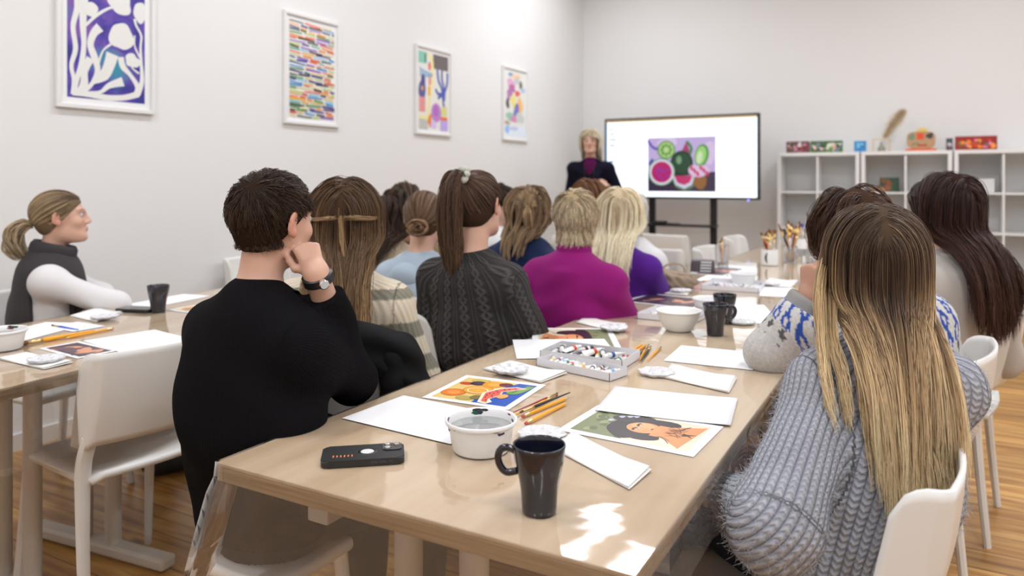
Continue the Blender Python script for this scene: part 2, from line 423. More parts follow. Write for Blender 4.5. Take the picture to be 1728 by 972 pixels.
def art_patches(t, M, W, H):
    A = Art(); c = srgb
    X = lambda u: -W/2+.045+u*(W-.09)
    Y = lambda v: -H/2+.045+v*(H-.09)
    A.rect(X(0), Y(0), X(1), Y(1), (.8, .79, .72))
    A.rect(X(.0), Y(.84), X(.27), Y(.99), c(140, 200, 180)); A.rect(X(.2), Y(.86), X(.25), Y(.97), c(60, 110, 100))
    A.rect(X(.48), Y(.80), X(1), Y(.99), c(120, 110, 110))
    for k in range(9): A.rect(X(.5+k*.055), Y(.81), X(.515+k*.055), Y(.98), c(75, 68, 70))
    A.ribbon([(X(.3), Y(.97)), (X(.45), Y(.9)), (X(.46), Y(.7)), (X(.4), Y(.5)), (X(.33), Y(.3)), (X(.3), Y(.16)), (X(.02), Y(.15))], .03, c(240, 228, 150))
    for k in range(7): A.ribbon([(X(.05+k*.06), Y(.78-.01*k)), (X(.08+k*.06), Y(.72)), (X(.06+k*.055), Y(.67))], .014, c(70, 150, 205))
    A.ell(X(.12), Y(.5), .055, .085, c(95, 90, 150), n=24, wob=.12); A.ell(X(.15), Y(.63), .03, .05, c(80, 75, 140), n=18)
    A.ell(X(.12), Y(.52), .016, .02, c(225, 170, 60))
    A.rect(X(.02), Y(.22), X(.22), Y(.41), c(225, 150, 145)); A.ell(X(.36), Y(.82), .022, .04, c(230, 120, 110)); A.ell(X(.37), Y(.63), .02, .04, c(235, 150, 140))
    A.rect(X(.31), Y(.44), X(.38), Y(.56), c(245, 170, 60))
    bl = c(75, 90, 180)
    for P in (((.62, .8), (.66, .66), (.78, .55), (.82, .4), (.87, .27)), ((.78, .8), (.78, .68), (.84, .58), (.84, .45)), ((.97, .78), (.96, .64), (.88, .52), (.86, .4)), ((.56, .54), (.66, .48), (.84, .50)), ((.64, .42), (.74, .46), (.84, .46))):
        A.ribbon([(X(a), Y(b)) for a, b in P], .028, bl)
    A.ell(X(.58), Y(.23), .075, .085, c(190, 130, 200), n=26); A.ell(X(.57), Y(.25), .04, .05, c(175, 105, 190), n=22)
    A.rect(X(.75), Y(.2), X(.96), Y(.32), c(215, 215, 140)); A.rect(X(.72), Y(.14), X(.97), Y(.185), c(230, 110, 45))
    A.rect(X(.72), Y(.0), X(.98), Y(.14), c(190, 165, 230)); A.ell(X(.37), Y(.12), .03, .05, c(235, 130, 60), wob=.3)
    A.rect(X(.02), Y(.0), X(.30), Y(.13), c(190, 190, 185)); A.ell(X(.5), Y(.07), .05, .03, c(215, 190, 240), wob=.2)
    A.build('painted_shapes', print_m, t, M)
def art_pale(t, M, W, H):
    A = Art(); c = srgb
    X = lambda u: -W/2+.06+u*(W-.12)
    Y = lambda v: -H/2+.05+v*(H-.10)
    A.rect(X(-.05), Y(.08), X(1.05), Y(1), (.82, .81, .76))
    for u, v, rx, ry, col in ((.28, .96, .05, .02, (80, 150, 200)), (.55, .94, .1, .025, (245, 200, 160)), (.3, .82, .09, .05, (225, 170, 205)), (.35, .75, .07, .04, (190, 110, 160)), (.6, .88, .06, .04, (200, 200, 200)), (.8, .82, .03, .05, (90, 95, 70)), (.9, .75, .05, .03, (170, 200, 235)), (.62, .68, .06, .03, (230, 100, 80)), (.22, .65, .06, .06, (180, 120, 180)), (.4, .55, .06, .07, (235, 225, 130)), (.75, .5, .06, .08, (245, 190, 110)), (.12, .5, .035, .055, (70, 60, 60)), (.57, .38, .065, .09, (120, 115, 190)), (.25, .3, .08, .05, (150, 200, 175)), (.45, .27, .07, .04, (215, 140, 180)), (.75, .3, .09, .06, (205, 210, 205)), (.1, .2, .06, .02, (190, 160, 130))):
        A.ell(X(u), Y(v), rx, ry, c(*col), n=22, wob=.18, seed=int(u*100))
    A.rect(X(-.05), Y(0), X(1.05), Y(.16), (.78, .84, .92)); A.ell(X(.1), Y(.1), .05, .04, c(140, 185, 240), wob=.2); A.ell(X(.4), Y(.12), .12, .02, c(200, 205, 235), wob=.2)
    A.build('painted_shapes', print_m, t, M)
framed(2.115, 1.653, 'white framed picture of white leaf cut-outs on violet, leftmost and largest on the left wall', art_vines)
framed(3.61, 1.672, 'white framed picture of many short coloured brush strokes in rows', art_strokes)
framed(5.085, 1.682, 'white framed picture with blue coral shape and purple oval', art_patches)
framed(6.56, 1.700, 'pale abstract picture in white frame, nearest the screen corner', art_pale)
# ------------------------------------------------------------------ screen on stand
YT = 7.9
SX0, SX1, SZ0, SZ1 = -3.21, -1.505, 1.085, 1.985
sc_c = ((SX0+SX1)/2, YT, (SZ0+SZ1)/2); SWd = SX1-SX0; SHt = SZ1-SZ0
t = thing('presentation_screen', 'large flat screen showing a fruit painting, beside the standing speaker', 'screen', (sc_c[0], YT, 0))
bm = bmesh.new(); add_box(bm, (0, .035, sc_c[2]), (SWd, .06, SHt), bevel=.006); mesh_obj('screen_casing', bm, black_pl, t)
scr = bpy.data.materials.new('screen_glow'); scr.use_nodes = True
bsdf(scr).inputs['Roughness'].default_value = .2
attr_col(scr, emis=1.0); bsdf(scr).inputs['Emission Strength'].default_value = 2.3
for l in list(scr.node_tree.links):
    if l.to_socket.name == 'Base Color': scr.node_tree.links.remove(l)
bsdf(scr).inputs['Base Color'].default_value = (.01, .01, .01, 1)
A = Art(.0005, .0001); b = .024; w2, h2 = SWd/2-b, SHt/2-b
A.rect(-w2, -h2, w2, h2, (.86, .94, 1.0)); A.rect(-w2, h2-.022, w2, h2, srgb(232, 200, 150))
for k in range(9): A.rect(-w2+.06+k*.07, h2-.016, -w2+.09+k*.07, h2-.008, srgb(190, 150, 110))
A.rect(-w2, -h2, -w2+.012, h2-.022, srgb(150, 200, 240))
A.rect(-w2+.11, -h2, -w2+.114, h2-.022, (.78, .88, .98))
for k, (dy, ww) in enumerate(((.09, .04), (.14, .06), (.205, .08), (.27, .07), (.335, .02), (.39, .03), (.45, .06), (.51, .05), (.57, .07), (.63, .04), (.69, .06), (.75, .04))):
    A.rect(-w2+.035, h2-dy-.018, -w2+.035+ww, h2-dy, srgb(90, 120, 170))
# picture on the screen: generic melon still life
px0, px1, py0, py1 = -.345, .425, -.30, .30
px0, px1 = -w2+.49, -w2+1.235; py0, py1 = h2-.795, h2-.205
pw, ph_ = px1-px0, py1-py0
X = lambda u: px0+u*pw
Y = lambda v: py0+v*ph_
c = srgb
A.rect(px0, py0, px1, py1, c(200, 180, 228)); A.rect(px0, py0, px1, Y(.36), c(62, 48, 72)); A.ell(X(.3), Y(.9), .12, .05, c(222, 205, 240), wob=.2); A.ell(X(.9), Y(.7), .08, .12, c(222, 200, 235), wob=.1)
A.ribbon([(X(.0), Y(.95)), (X(.08), Y(.82)), (X(.18), Y(.78))], .03, c(110, 80, 190)); A.ribbon([(X(.02), Y(.5)), (X(.08), Y(.6))], .03, c(60, 60, 160))
def disc(u, v, r, cols, ks=(1, .9, .78), sq=1, rot=0):
    for q, cc in zip(ks, cols): A.ell(X(u), Y(v), r*q, r*q*sq, c(*cc), rot, 30)
disc(.28, .77, .10, ((60, 120, 60), (150, 200, 110), (190, 220, 140)))
for k in range(8): a = k*.785; A.ell(X(.28)+.05*math.cos(a), Y(.77)+.05*math.sin(a), .018, .018, c(90, 150, 80), wob=.2)
A.poly([(X(.5), Y(.72)), (X(.58), Y(.92)), (X(.64), Y(.7))], c(170, 60, 110)); A.ribbon([(X(.58), Y(.92)), (X(.65), Y(.8)), (X(.63), Y(.68))], .03, c(60, 130, 70))
disc(.51, .52, .125, ((22, 52, 36), (34, 72, 46)), (1, .8), 1.1); A.ell(X(.47), Y(.58), .03, .045, c(120, 160, 120))
A.ell(X(.80), Y(.66), .075, .12, c(70, 150, 60), -.2, 28); A.ell(X(.79), Y(.66), .058, .1, c(160, 215, 120), -.2, 28); A.ell(X(.77), Y(.62), .03, .07, c(215, 235, 190), -.2)
disc(.21, .36, .15, ((90, 150, 80), (225, 225, 240), (190, 40, 110)), (1, .93, .77))
for k in range(9): a = k*2.4; A.ell(X(.21)+.055*math.cos(a)*((k % 3)/2+.4), Y(.36)+.055*math.sin(a)*((k % 3)/2+.4), .018, .014, c(150, 60, 170), wob=.2)
A.poly([(X(.37), Y(.28)), (X(.42), Y(.12)), (X(.55), Y(.05)), (X(.66), Y(.12)), (X(.71), Y(.30))], c(215, 215, 235))
A.poly([(X(.40), Y(.29)), (X(.45), Y(.16)), (X(.55), Y(.12)), (X(.63), Y(.17)), (X(.67), Y(.29))], c(200, 50, 110))
A.ribbon([(X(.38), Y(.24)), (X(.43), Y(.1)), (X(.55), Y(.04)), (X(.67), Y(.1)), (X(.71), Y(.26))], .012, c(110, 160, 90))
A.ell(X(.78), Y(.2), .075, .09, c(150, 100, 50), wob=.1); A.ell(X(.76), Y(.38), .11, .07, c(228, 190, 220), wob=.15, seed=4)
for k in range(12): A.ell(X(.63+.023*k), Y(.38+.06*math.sin(k*2.1)), .014, .03, c(*((200, 40, 100) if k % 2 else (235, 200, 235))), .3)
M = Matrix(((1, 0, 0, 0), (0, 0, -1, .0049-.0005), (0, 1, 0, sc_c[2]), (0, 0, 0, 1)))
A.c = A.c[:1]+[tuple(v*.5 for v in q) for q in A.c[1:]]
A.build('lit_display', scr, t, M)
led = nmat('led', (.1, .1, 1), .3); bsdf(led).inputs['Emission Color'].default_value = (.25, .25, 1, 1); bsdf(led).inputs['Emission Strength'].default_value = 6
bm = bmesh.new(); bmesh.ops.create_icosphere(bm, subdivisions=2, radius=.008); mesh_obj('power_light', bm, led, t, loc=(SWd/2-.11, .0, SZ0-.004))
for x, nm in ((-.32, 'stand_post'), (.36, 'stand_post')):
    bm = bmesh.new(); add_box(bm, (x, .10, .56), (.07, .05, 1.1), bevel=.006); mesh_obj(nm, bm, black_metal, t)
    bm = bmesh.new(); add_box(bm, (x, .08, .05), (.07, .62, .05), bevel=.008); mesh_obj('stand_foot', bm, black_metal, t)
bm = bmesh.new(); add_box(bm, (.02, .02, .80), (.78, .2, .022), bevel=.004); mesh_obj('stand_shelf', bm, black_metal, t)
bm = bmesh.new(); add_box(bm, (.02, .10, .10), (.66, .04, .06), bevel=.004); mesh_obj('stand_crossbar', bm, black_metal, t)
for x in (-.32, .36):
    for y in (-.2, .36):
        bm = bmesh.new(); add_lathe(bm, [(0, -.012), (.025, -.012), (.028, 0), (.025, .012), (0, .012)], 16, Matrix.Translation((x, y, .028)) @ Matrix.Rotation(PI/2, 4, 'Y')); mesh_obj('castor', bm, black_pl, t)
bm = bmesh.new(); add_box(bm, (-.2, 0, .829), (.14, .09, .033), bevel=.008); add_tube(bm, [(-.13, 0, .824), (-.05, -.02, .82), (.02, .01, .82)], .006)
o = mesh_obj('remote_box', bm, black_pl, None, loc=(sc_c[0], YT, 0)); tag(o, 'small black box with a cable on the screen stand shelf', 'device')
# ------------------------------------------------------------------ shelf units
YS = 8.21; SD = .39; PIT = .3675; PT = .0175; TOPZ = 1.575
def shelf_unit(x0, nx, lab):
    """open grid unit, 4 rows"""
    wd = nx*PIT+PT
    t = thing('shelf_unit', lab, 'shelf', (x0, YS, 0), 0, None)
    D = SD; H = TOPZ; th = .036
    for zz_, nm_ in ((H-th/2, 'top_panel'), (th/2, 'bottom_panel')):
        bm = bmesh.new(); add_box(bm, (wd/2, D/2, zz_), (wd+th, D, th), bevel=.003, seg=1); mesh_obj(nm_, bm, white_lac, t)
    for s in (0, 1):
        bm = bmesh.new(); add_box(bm, (s*wd+(-1 if s == 0 else 1)*0, D/2, H/2), (th, D, H-2*th), bevel=.002, seg=1); mesh_obj('side_panel', bm, white_lac, t)
    ph = (H-2*th)/4
    for k in range(1, 4):
        bm = bmesh.new(); add_box(bm, (wd/2, D/2, th+k*ph), (wd-th, D-.004, PT)); mesh_obj('shelf_board', bm, white_lac, t)
    for k in range(1, nx):
        bm = bmesh.new()
        for r in range(4): add_box(bm, (k*wd/nx, D/2, th+(r+.5)*ph), (PT, D-.006, ph-PT))
        mesh_obj('divider', bm, white_lac, t)
    return wd
x = -1.365
W1 = shelf_unit(x, 2, 'white open grid shelf unit left of the others, next to the screen')
W2 = shelf_unit(x+W1+.05, 2, 'white open grid shelf unit in the middle, carrying the pampas grass')
W3 = shelf_unit(x+W1+W2+.10, 2, 'white open grid shelf unit on the right, under the red painted box')
# ------------------------------------------------------------------ things on the shelves
def put(o, x, y, z, rz=0): o.location = (x, y, z); o.rotation_euler = (0, 0, rz); return o
YI = 8.38
def painted_box(name, x0, x1, z0, z1, dep, lab, cat, base, blobs, seed):
    t = thing(name, lab, cat, ((x0+x1)/2, YI, z0)); W = x1-x0; H = z1-z0
    m = nmat(name+'_side', base, .6)
    bm = bmesh.new(); add_box(bm, (0, 0, H/2), (W, dep, H), bevel=.004); mesh_obj('box_body', bm, m, t)
    A = Art(.0003, .00008); rn = random.Random(seed)
    A.rect(-W/2+.004, .004, W/2-.004, H-.004, base)
    for k in range(len(blobs)*4):
        cc = srgb(*blobs[k % len(blobs)]); A.ell(rn.uniform(-W/2+.03, W/2-.03), rn.uniform(.03, H-.03), rn.uniform(.01, .028), rn.uniform(.012, .026), cc, rn.uniform(0, 3), 14, .25, k)
    A.build('painted_front', print_m, t, Matrix(((1, 0, 0, 0), (0, 0, -1, -dep/2), (0, 1, 0, 0), (0, 0, 0, 1))))
    return t
TZ = TOPZ
painted_box('painted_box', -1.31, -1.09, TZ, TZ+.125, .12, 'small painted box in red, white and dark spots, at the left end of the shelves', 'box', srgb(120, 70, 70), [(220, 215, 215), (60, 90, 60), (180, 50, 50), (60, 50, 60), (200, 130, 150)], 3)
painted_box('flower_painting', -1.075, -.765, TZ, TZ+.125, .05, 'wide small canvas of green leaves and pale flowers on the shelf top', 'painting', srgb(70, 110, 60), [(220, 225, 200), (110, 150, 80), (140, 110, 190), (240, 170, 90), (235, 200, 210), (50, 80, 50)], 5)
painted_box('blue_painted_block', -.655, -.545, TZ, TZ+.115, .07, 'small blue painted block on the shelf top', 'block', srgb(60, 140, 195), [(90, 180, 215), (40, 110, 180), (130, 200, 220)], 6)
painted_box('dark_painted_block', .16, .215, TZ, TZ+.12, .08, 'narrow dark spotted block left of the red painted box', 'block', srgb(70, 50, 60), [(120, 80, 90), (60, 80, 90), (200, 190, 190)], 8)
painted_box('red_painted_box', .235, .575, TZ, TZ+.135, .09, 'red painted box with orange and pink shapes on the right shelf unit', 'box', srgb(150, 35, 25), [(235, 130, 30), (230, 120, 160), (200, 60, 40), (90, 100, 50), (240, 150, 50)], 9)
# rounded cardboard face
t = thing('cardboard_sculpture', 'round cardboard sculpture with red square and yellow crown on an orange stand', 'sculpture', (-.055, YI, TZ))
cb_m = nmat('cardboard', srgb(185, 150, 115), .85)
bm = bmesh.new(); add_box(bm, (0, 0, .012), (.27, .12, .024), bevel=.005); mesh_obj('orange_stand', bm, nmat('orange_card', srgb(225, 95, 35), .6), t)
bm = bmesh.new(); P = [(.125*abs(math.cos(a))**.55*(1 if math.cos(a) > 0 else -1), .085*abs(math.sin(a))**.55*(1 if math.sin(a) > 0 else -1)) for a in [k*PI/18 for k in range(36)]]
add_prism(bm, P, -.025, .025, M=Matrix.Translation((0, 0, .109)) @ Matrix.Rotation(PI/2, 4, 'X')); mesh_obj('card_disc', bm, cb_m, t)
A = Art(.0003, .0001); c = srgb
A.rect(-.035, .115, .025, .18, c(225, 80, 35)); A.ell(-.08, .14, .03, .03, c(120, 140, 110), n=16, wob=.2); A.ell(.075, .15, .035, .025, c(60, 60, 60), n=16, wob=.3)
A.ribbon([(-.08, .06), (-.04, .08), (0, .06), (.05, .07)], .012, c(90, 130, 90)); A.rect(-.03, .05, .05, .066, c(190, 60, 50))
A.build('painted_marks', print_m, t, Matrix(((1, 0, 0, 0), (0, 0, -1, -.0255), (0, 1, 0, 0), (0, 0, 0, 1))))
bm = bmesh.new(); add_prism(bm, [(-.045, 0), (.045, 0), (.05, .05), (.03, .025), (.015, .055), (0, .03), (-.02, .055), (-.03, .025), (-.05, .045)], -.008, .008, M=Matrix.Translation((.01, 0, .188)) @ Matrix.Rotation(PI/2, 4, 'X')); mesh_obj('yellow_crown', bm, nmat('yellow_card', srgb(225, 200, 110), .7), t)
# hoop / wire frame vase with pampas
t = thing('wire_frame_vase', 'thin brass cube frame around a small glass vase on the shelf top', 'vase', (-.405, YI, TZ))
bm = bmesh.new(); h = .13; a = .075
for sx in (-1, 1):
    for sy in (-1, 1): add_box(bm, (sx*a, sy*.04, h/2), (.006, .006, h))
for z in (.003, h-.003):
    for sy in (-1, 1): add_box(bm, (0, sy*.04, z), (2*a, .006, .006))
    for sx in (-1, 1): add_box(bm, (sx*a, 0, z), (.006, .08, .006))
mesh_obj('brass_frame', bm, gold_m, t)
bm = bmesh.new(); add_lathe(bm, [(0, .004), (.03, .004), (.035, .03), (.02, .06), (.01, .075), (.012, .1), (.010, .1), (.008, .075), (.018, .058), (.031, .03), (0, .01)], 20); mesh_obj('glass_vase', bm, nmat('smoky_glass', (.6, .55, .45), .1, Transmission_Weight=.6), t, smooth=True)
rn = np.random.default_rng(3)
t = thing('pampas_grass', 'dried beige pampas plume standing in the brass framed vase', 'dried grass', (-.405, YI, TZ))
bm = bmesh.new(); sp = [Vector((0, 0, .02)), Vector((.02, 0, .12)), Vector((.07, 0, .22)), Vector((.14, 0, .33)), Vector((.19, 0, .40))]
add_tube(bm, cat(sp, 4), .0022, 6); mesh_obj('stem', bm, pampas_m, t)
bm = bmesh.new(); S = cat(sp, 10)
for k in range(1100):
    i = rn.integers(12, 40); p = S[i]; L = .075*(1-abs(i-26)/22)+.025
    d = Vector((rn.normal(0, .5)+.4, rn.normal(0, .5), rn.normal(.5, .3))).normalized()
    q = p+d*L; s = Vector((-d.z, 0, d.x))*.003
    v = [bm.verts.new(p-s), bm.verts.new(p+s), bm.verts.new(q+Vector((0, 0, -.008)))]; bm.faces.new(v)
mesh_obj('plume', bm, pampas_m, t)
# green picture & small boxes in compartment, jar, white file boxes
PH = (TOPZ-.072)/4; ROW2 = .036+3*PH+PT/2
painted_box('green_painting', -.42, -.245, ROW2, ROW2+.145, .02, 'small dark green and red painting standing inside the middle shelf unit', 'painting', srgb(50, 80, 60), [(150, 80, 50), (60, 100, 70), (170, 90, 60)], 11)
t = thing('small_wooden_box', 'small wooden box in front of the green painting', 'box', (-.44, YI-.06, ROW2))
bm = bmesh.new(); add_box(bm, (0, 0, .02), (.14, .08, .04), bevel=.003); mesh_obj('box_base', bm, nmat('tan_wood', srgb(165, 130, 95), .6), t)
bm = bmesh.new(); add_box(bm, (.03, 0, .052), (.06, .06, .024), bevel=.003); mesh_obj('lid_block', bm, nmat('brown_wood', srgb(110, 75, 55), .6), t)
for x, n, lab in ((.30, 4, 'smaller row of white folders in a clear holder, beside the dark hair'), (.485, 6, 'white folders in a clear holder in the right shelf unit')):
    t = thing('folder_holder', lab, 'file holder', (x, YI-.06, ROW2))
    for k in range(n):
        bm = bmesh.new(); add_box(bm, ((k-(n-1)/2)*.021, 0, .066), (.017, .15, .128), bevel=.002, seg=1); mesh_obj('folder', bm, paper_m, t)
    bm = bmesh.new(); ww = n*.021+.008; add_box(bm, (0, 0, .002), (ww, .17, .004))
    for s in (-1, 1): add_box(bm, (s*ww/2, 0, .06), (.003, .17, .12))
    add_box(bm, (0, .085, .06), (ww, .003, .12)); mesh_obj('clear_tray', bm, clear_m, t)
ROW3 = .036+2*PH+PT/2
t = thing('white_canister', 'white lidded canister standing in the left shelf unit', 'canister', (-1.21, YI-.12, ROW3-PH))
bm = bmesh.new(); add_lathe(bm, [(0, 0), (.085, 0), (.09, .01), (.09, .24), (.08, .25), (0, .25)], 28); mesh_obj('can_body', bm, white_cer, t, smooth=True)
bm = bmesh.new(); add_lathe(bm, [(0, .25), (.095, .25), (.097, .262), (.097, .285), (.09, .293), (0, .295)], 28); mesh_obj('lid', bm, white_cer, t, smooth=True)
# ================================================================== TABLES
TH = .76
def table(name, lab, x0, x1, y0, y1, cat_='table', loc=(0, 0, 0), rz=0, legs=None, skirt=(.0, .0), grp=None):
    t = thing(name, lab, cat_, loc, rz)
    bm = bmesh.new(); add_box(bm, ((x0+x1)/2, (y0+y1)/2, TH-.004), (x1-x0, y1-y0, .008), bevel=.002); mesh_obj('tabletop', bm, birch, t)
    bm = bmesh.new()
    for sx in (0, 1): add_box(bm, ((x0, x1)[sx]+(.009 if sx == 0 else -.009), (y0+y1)/2, TH-.0215), (.018, y1-y0, .027), bevel=.002, seg=1)
    for sy in (0, 1): add_box(bm, ((x0+x1)/2, (y0, y1)[sy]+(.009 if sy == 0 else -.009), TH-.0215), (x1-x0-.036, .018, .027), bevel=.002, seg=1)
    add_box(bm, ((x0+x1)/2, (y0+y1)/2, TH-.018), (x1-x0-.04, y1-y0-.04, .018)); mesh_obj('edge_band', bm, birch_edge, t)
    n = max(1, round((y1-y0)/1.6)); L = (y1-y0)/n
    for k in range(n):
        for yy in (y0+k*L+.14, y0+(k+1)*L-.14):
            bm = bmesh.new(); add_box(bm, ((x0+x1)/2, yy, TH-.052), (x1-x0-.16, .05, .035), bevel=.01); mesh_obj('cross_bar', bm, grey_metal, t)
            xm = (x0+x1)/2
            for dx in (-.07, .07):
                bm = bmesh.new(); add_tube(bm, [(xm+dx, yy, .05), (xm+dx, yy, TH-.06)], .026, 18); mesh_obj('leg', bm, grey_metal, t, smooth=True)
            bm = bmesh.new(); add_box(bm, (xm, yy, .03), (x1-x0-.14, .06, .04), bevel=.01); mesh_obj('foot_bar', bm, grey_metal, t)
            bm = bmesh.new(); add_box(bm, (x0+.16, yy-.02, TH-.075), (.05, .05, .085), bevel=.004); mesh_obj('lock_block', bm, grey_metal, t)
        if k < n:
            bm = bmesh.new(); add_box(bm, (x0+.12, y0+(k+.5)*L, TH-.05), (.02, L-.3, .03)); add_box(bm, (x1-.12, y0+(k+.5)*L, TH-.05), (.02, L-.3, .03)); mesh_obj('side_rail', bm, grey_metal, t)
    return t
def film(lab, x0, x1, y0, y1, drops, loc=(0, 0, 0), rz=0, seed=1, flare=.035):
    """clear film over a table: flat top sheet and a hanging skirt with folds. drops = (front, right, back, left)"""
    t = thing('plastic_tablecloth', lab, 'tablecloth', loc, rz)
    e = .0018
    bm = bmesh.new(); nx, ny = 8, max(8, int((y1-y0)/.12)); g = []
    for j in range(ny+1):
        g.append([bm.verts.new((x0-e+(x1-x0+2*e)*i/nx, y0-e+(y1-y0+2*e)*j/ny, TH+.0012)) for i in range(nx+1)])
    for j in range(ny):
        for i in range(nx): bm.faces.new((g[j][i], g[j][i+1], g[j+1][i+1], g[j+1][i]))
    mesh_obj('top_sheet', bm, film_m, t, smooth='all')
    # skirt around the perimeter
    per = []; st = .02
    def seg(p, q, nrm, drop, side):
        L = math.dist(p, q); n = int(L/st)
        for k in range(n): u = k/n; per.append((p[0]+(q[0]-p[0])*u, p[1]+(q[1]-p[1])*u, nrm, drop, min(k, n-k)*st))
    xa, xb, ya, yb = x0-e, x1+e, y0-e, y1+e
    seg((xa, ya), (xb, ya), (0, -1), drops[0], 0); seg((xb, ya), (xb, yb), (1, 0), drops[1], 1)
    seg((xb, yb), (xa, yb), (0, 1), drops[2], 2); seg((xa, yb), (xa, ya), (-1, 0), drops[3], 3)
    rn = random.Random(seed); ph = [rn.uniform(0, 6.28) for _ in range(6)]
    n = len(per); rows = 14; V = []
    # smooth drops and normals around corners
    dr = [sum(per[(i+k) % n][3] for k in range(-5, 6))/11 for i in range(n)]
    nx_ = [sum(per[(i+k) % n][2][0] for k in range(-4, 5)) for i in range(n)]; ny_ = [sum(per[(i+k) % n][2][1] for k in range(-4, 5)) for i in range(n)]
    bm = bmesh.new()
    for r in range(rows+1):
        v = r/rows; row = []
        for i in range(n):
            x, y, nn, _, dc = per[i]
            l = math.hypot(nx_[i], ny_[i]); ux, uy = nx_[i]/l, ny_[i]/l
            s = i*st; corner = math.exp(-(dc/.10)**2)
            off = (v**.8)*(.006+.010*math.sin(s*9+ph[0])+.006*math.sin(s*23+ph[1]+3*v)+.004*math.sin(s*51+ph[2]))*1.0
            off = max(off, -.002*0)+ .012*v + flare*corner*v*1.6 + .012*corner*v*math.sin(s*60+ph[3])
            z = TH+.0012-dr[i]*v - (.0 if r else 0)
            if r == 1: off = .003
            row.append(bm.verts.new((x+ux*max(off, .0005 if r else 0), y+uy*max(off, .0005 if r else 0), z)))
        V.append(row)
    for r in range(rows):
        for i in range(n):
            j = (i+1) % n
            if dr[i] < .01 and dr[j] < .01: continue
            bm.faces.new((V[r][i], V[r][j], V[r+1][j], V[r+1][i]))
    mesh_obj('hanging_film', bm, film_hang, t, smooth='all')
    return t
TX0, TX1, TY0, TY1 = -1.158, -.34, .942, 7.2
table('long_table', 'long birch table in the middle running towards the screen', TX0, TX1, TY0, TY1)
film('clear plastic film covering the long middle table and hanging at its near end', TX0, TX1, TY0, TY1, (.66, .10, .1, .06), seed=4)
LT = dict(loc=(-2.05, 1.1, 0), rz=R_(6))
table('side_table', 'birch table at the left, where the woman in the white top sits', -.80, 0, -1.0, 1.7, **LT)
film('clear plastic film covering the left table', -.80, 0, -1.0, 1.7, (.3, .22, .1, .1), seed=9, **LT)
# ================================================================== CHAIRS
def make_chair(name, label, group=None):
    t = thing(name, label, 'chair', (0, 0, 0), 0, group)
    # seat
    bm = bmesh.new(); nx, ny = 12, 12; G = []
    for j in range(ny+1):
        v = j/ny; row = []
        for i in range(nx+1):
            u = i/nx*2-1
            hw = .205-.012*v
            y = .215-.43*v
            # rounded corners
            k = max(0, abs(u)-.82)/.18; y2 = y-(.03*k*k if v < .2 else 0)*(1-v/.2 if v < .2 else 0)
            z = .462-.010*(1-u*u)*math.sin(PI*min(1, v*1.1))-.012*max(0, 1-v/.12)
            if v > .85: z += .006*(v-.85)/.15
            z -= .010*max(0, abs(u)-.9)/.1
            row.append(bm.verts.new((u*hw, y2-.018*(1-u*u)*(1 if v > .99 else v*v*.8), z)))
        G.append(row)
    for j in range(ny):
        for i in range(nx): bm.faces.new((G[j][i], G[j][i+1], G[j+1][i+1], G[j+1][i]))
    s = mesh_obj('seat', bm, white_pl, t, smooth='all')
    md = s.modifiers.new('thick', 'SOLIDIFY'); md.thickness = .016; md.offset = -1
    # backrest: wrapped sheet
    plan = []
    for k in range(5): plan.append((-.214+.001*k, -.140-.014*k))
    for k in range(1, 6): a = PI/2*k/6; plan.append((-.21+.022*(1-math.cos(a))*1.0, -.196-.022*math.sin(a)))
    for k in range(13): u = -1+2*k/12; plan.append((u*.186, -.219-.026*(1-u*u)))
    plan += [(-x, y) for x, y in reversed(plan[:10])]
    bm = bmesh.new(); G = []; rows = 14; Lp = [0]
    for p, q in zip(plan, plan[1:]): Lp.append(Lp[-1]+math.dist(p, q))
    tot = Lp[-1]
    for r in range(rows+1):
        v = r/rows; row = []
        for (x, y), l in zip(plan, Lp):
            dd = min(l, tot-l); rad = .05
            top = .815-(rad-math.sqrt(max(0, rad*rad-(rad-min(dd, rad))**2)))*1.0
            flange = 1 if dd < .075 else 0
            bot = .555 if not flange else .545
            z = bot+(top-bot)*v
            lean = -(z-.46)*.22
            row.append(bm.verts.new((x, y+lean+.01-.012*math.sin(PI*v)*(0 if flange else 1), z)))
        G.append(row)
    for j in range(rows):
        for i in range(len(plan)-1): bm.faces.new((G[j][i], G[j][i+1], G[j+1][i+1], G[j+1][i]))
    s = mesh_obj('backrest', bm, white_pl, t, smooth='all')
    md = s.modifiers.new('thick', 'SOLIDIFY'); md.thickness = .009; md.offset = 0
    for sx in (-1, 1):
        bm = bmesh.new()
        P = [(sx*.208, -.215, 0), (sx*.204, -.192, .25), (sx*.200, -.180, .42), (sx*.200, -.186, .50), (sx*.197, -.202, .55), (sx*.194, -.210, .575)]
        add_tube(bm, cat([Vector(p) for p in P], 4), [.0125+.006*min(1, k/10) for k in range(21)], 8, flat=1.25)
        mesh_obj('leg', bm, white_pl, t, smooth=True)
        bm = bmesh.new(); P = [(sx*.208, .225, 0), (sx*.196, .195, .25), (sx*.186, .172, .45)]
        add_tube(bm, cat([Vector(p) for p in P], 4), [.0115+.001*k for k in range(9)], 8, flat=1.2); mesh_obj('leg', bm, white_pl, t, smooth=True)
        bm = bmesh.new(); add_box(bm, (sx*.185, -.01, .438), (.02, .36, .016), bevel=.004); mesh_obj('seat_rail', bm, white_pl, t)
    return t
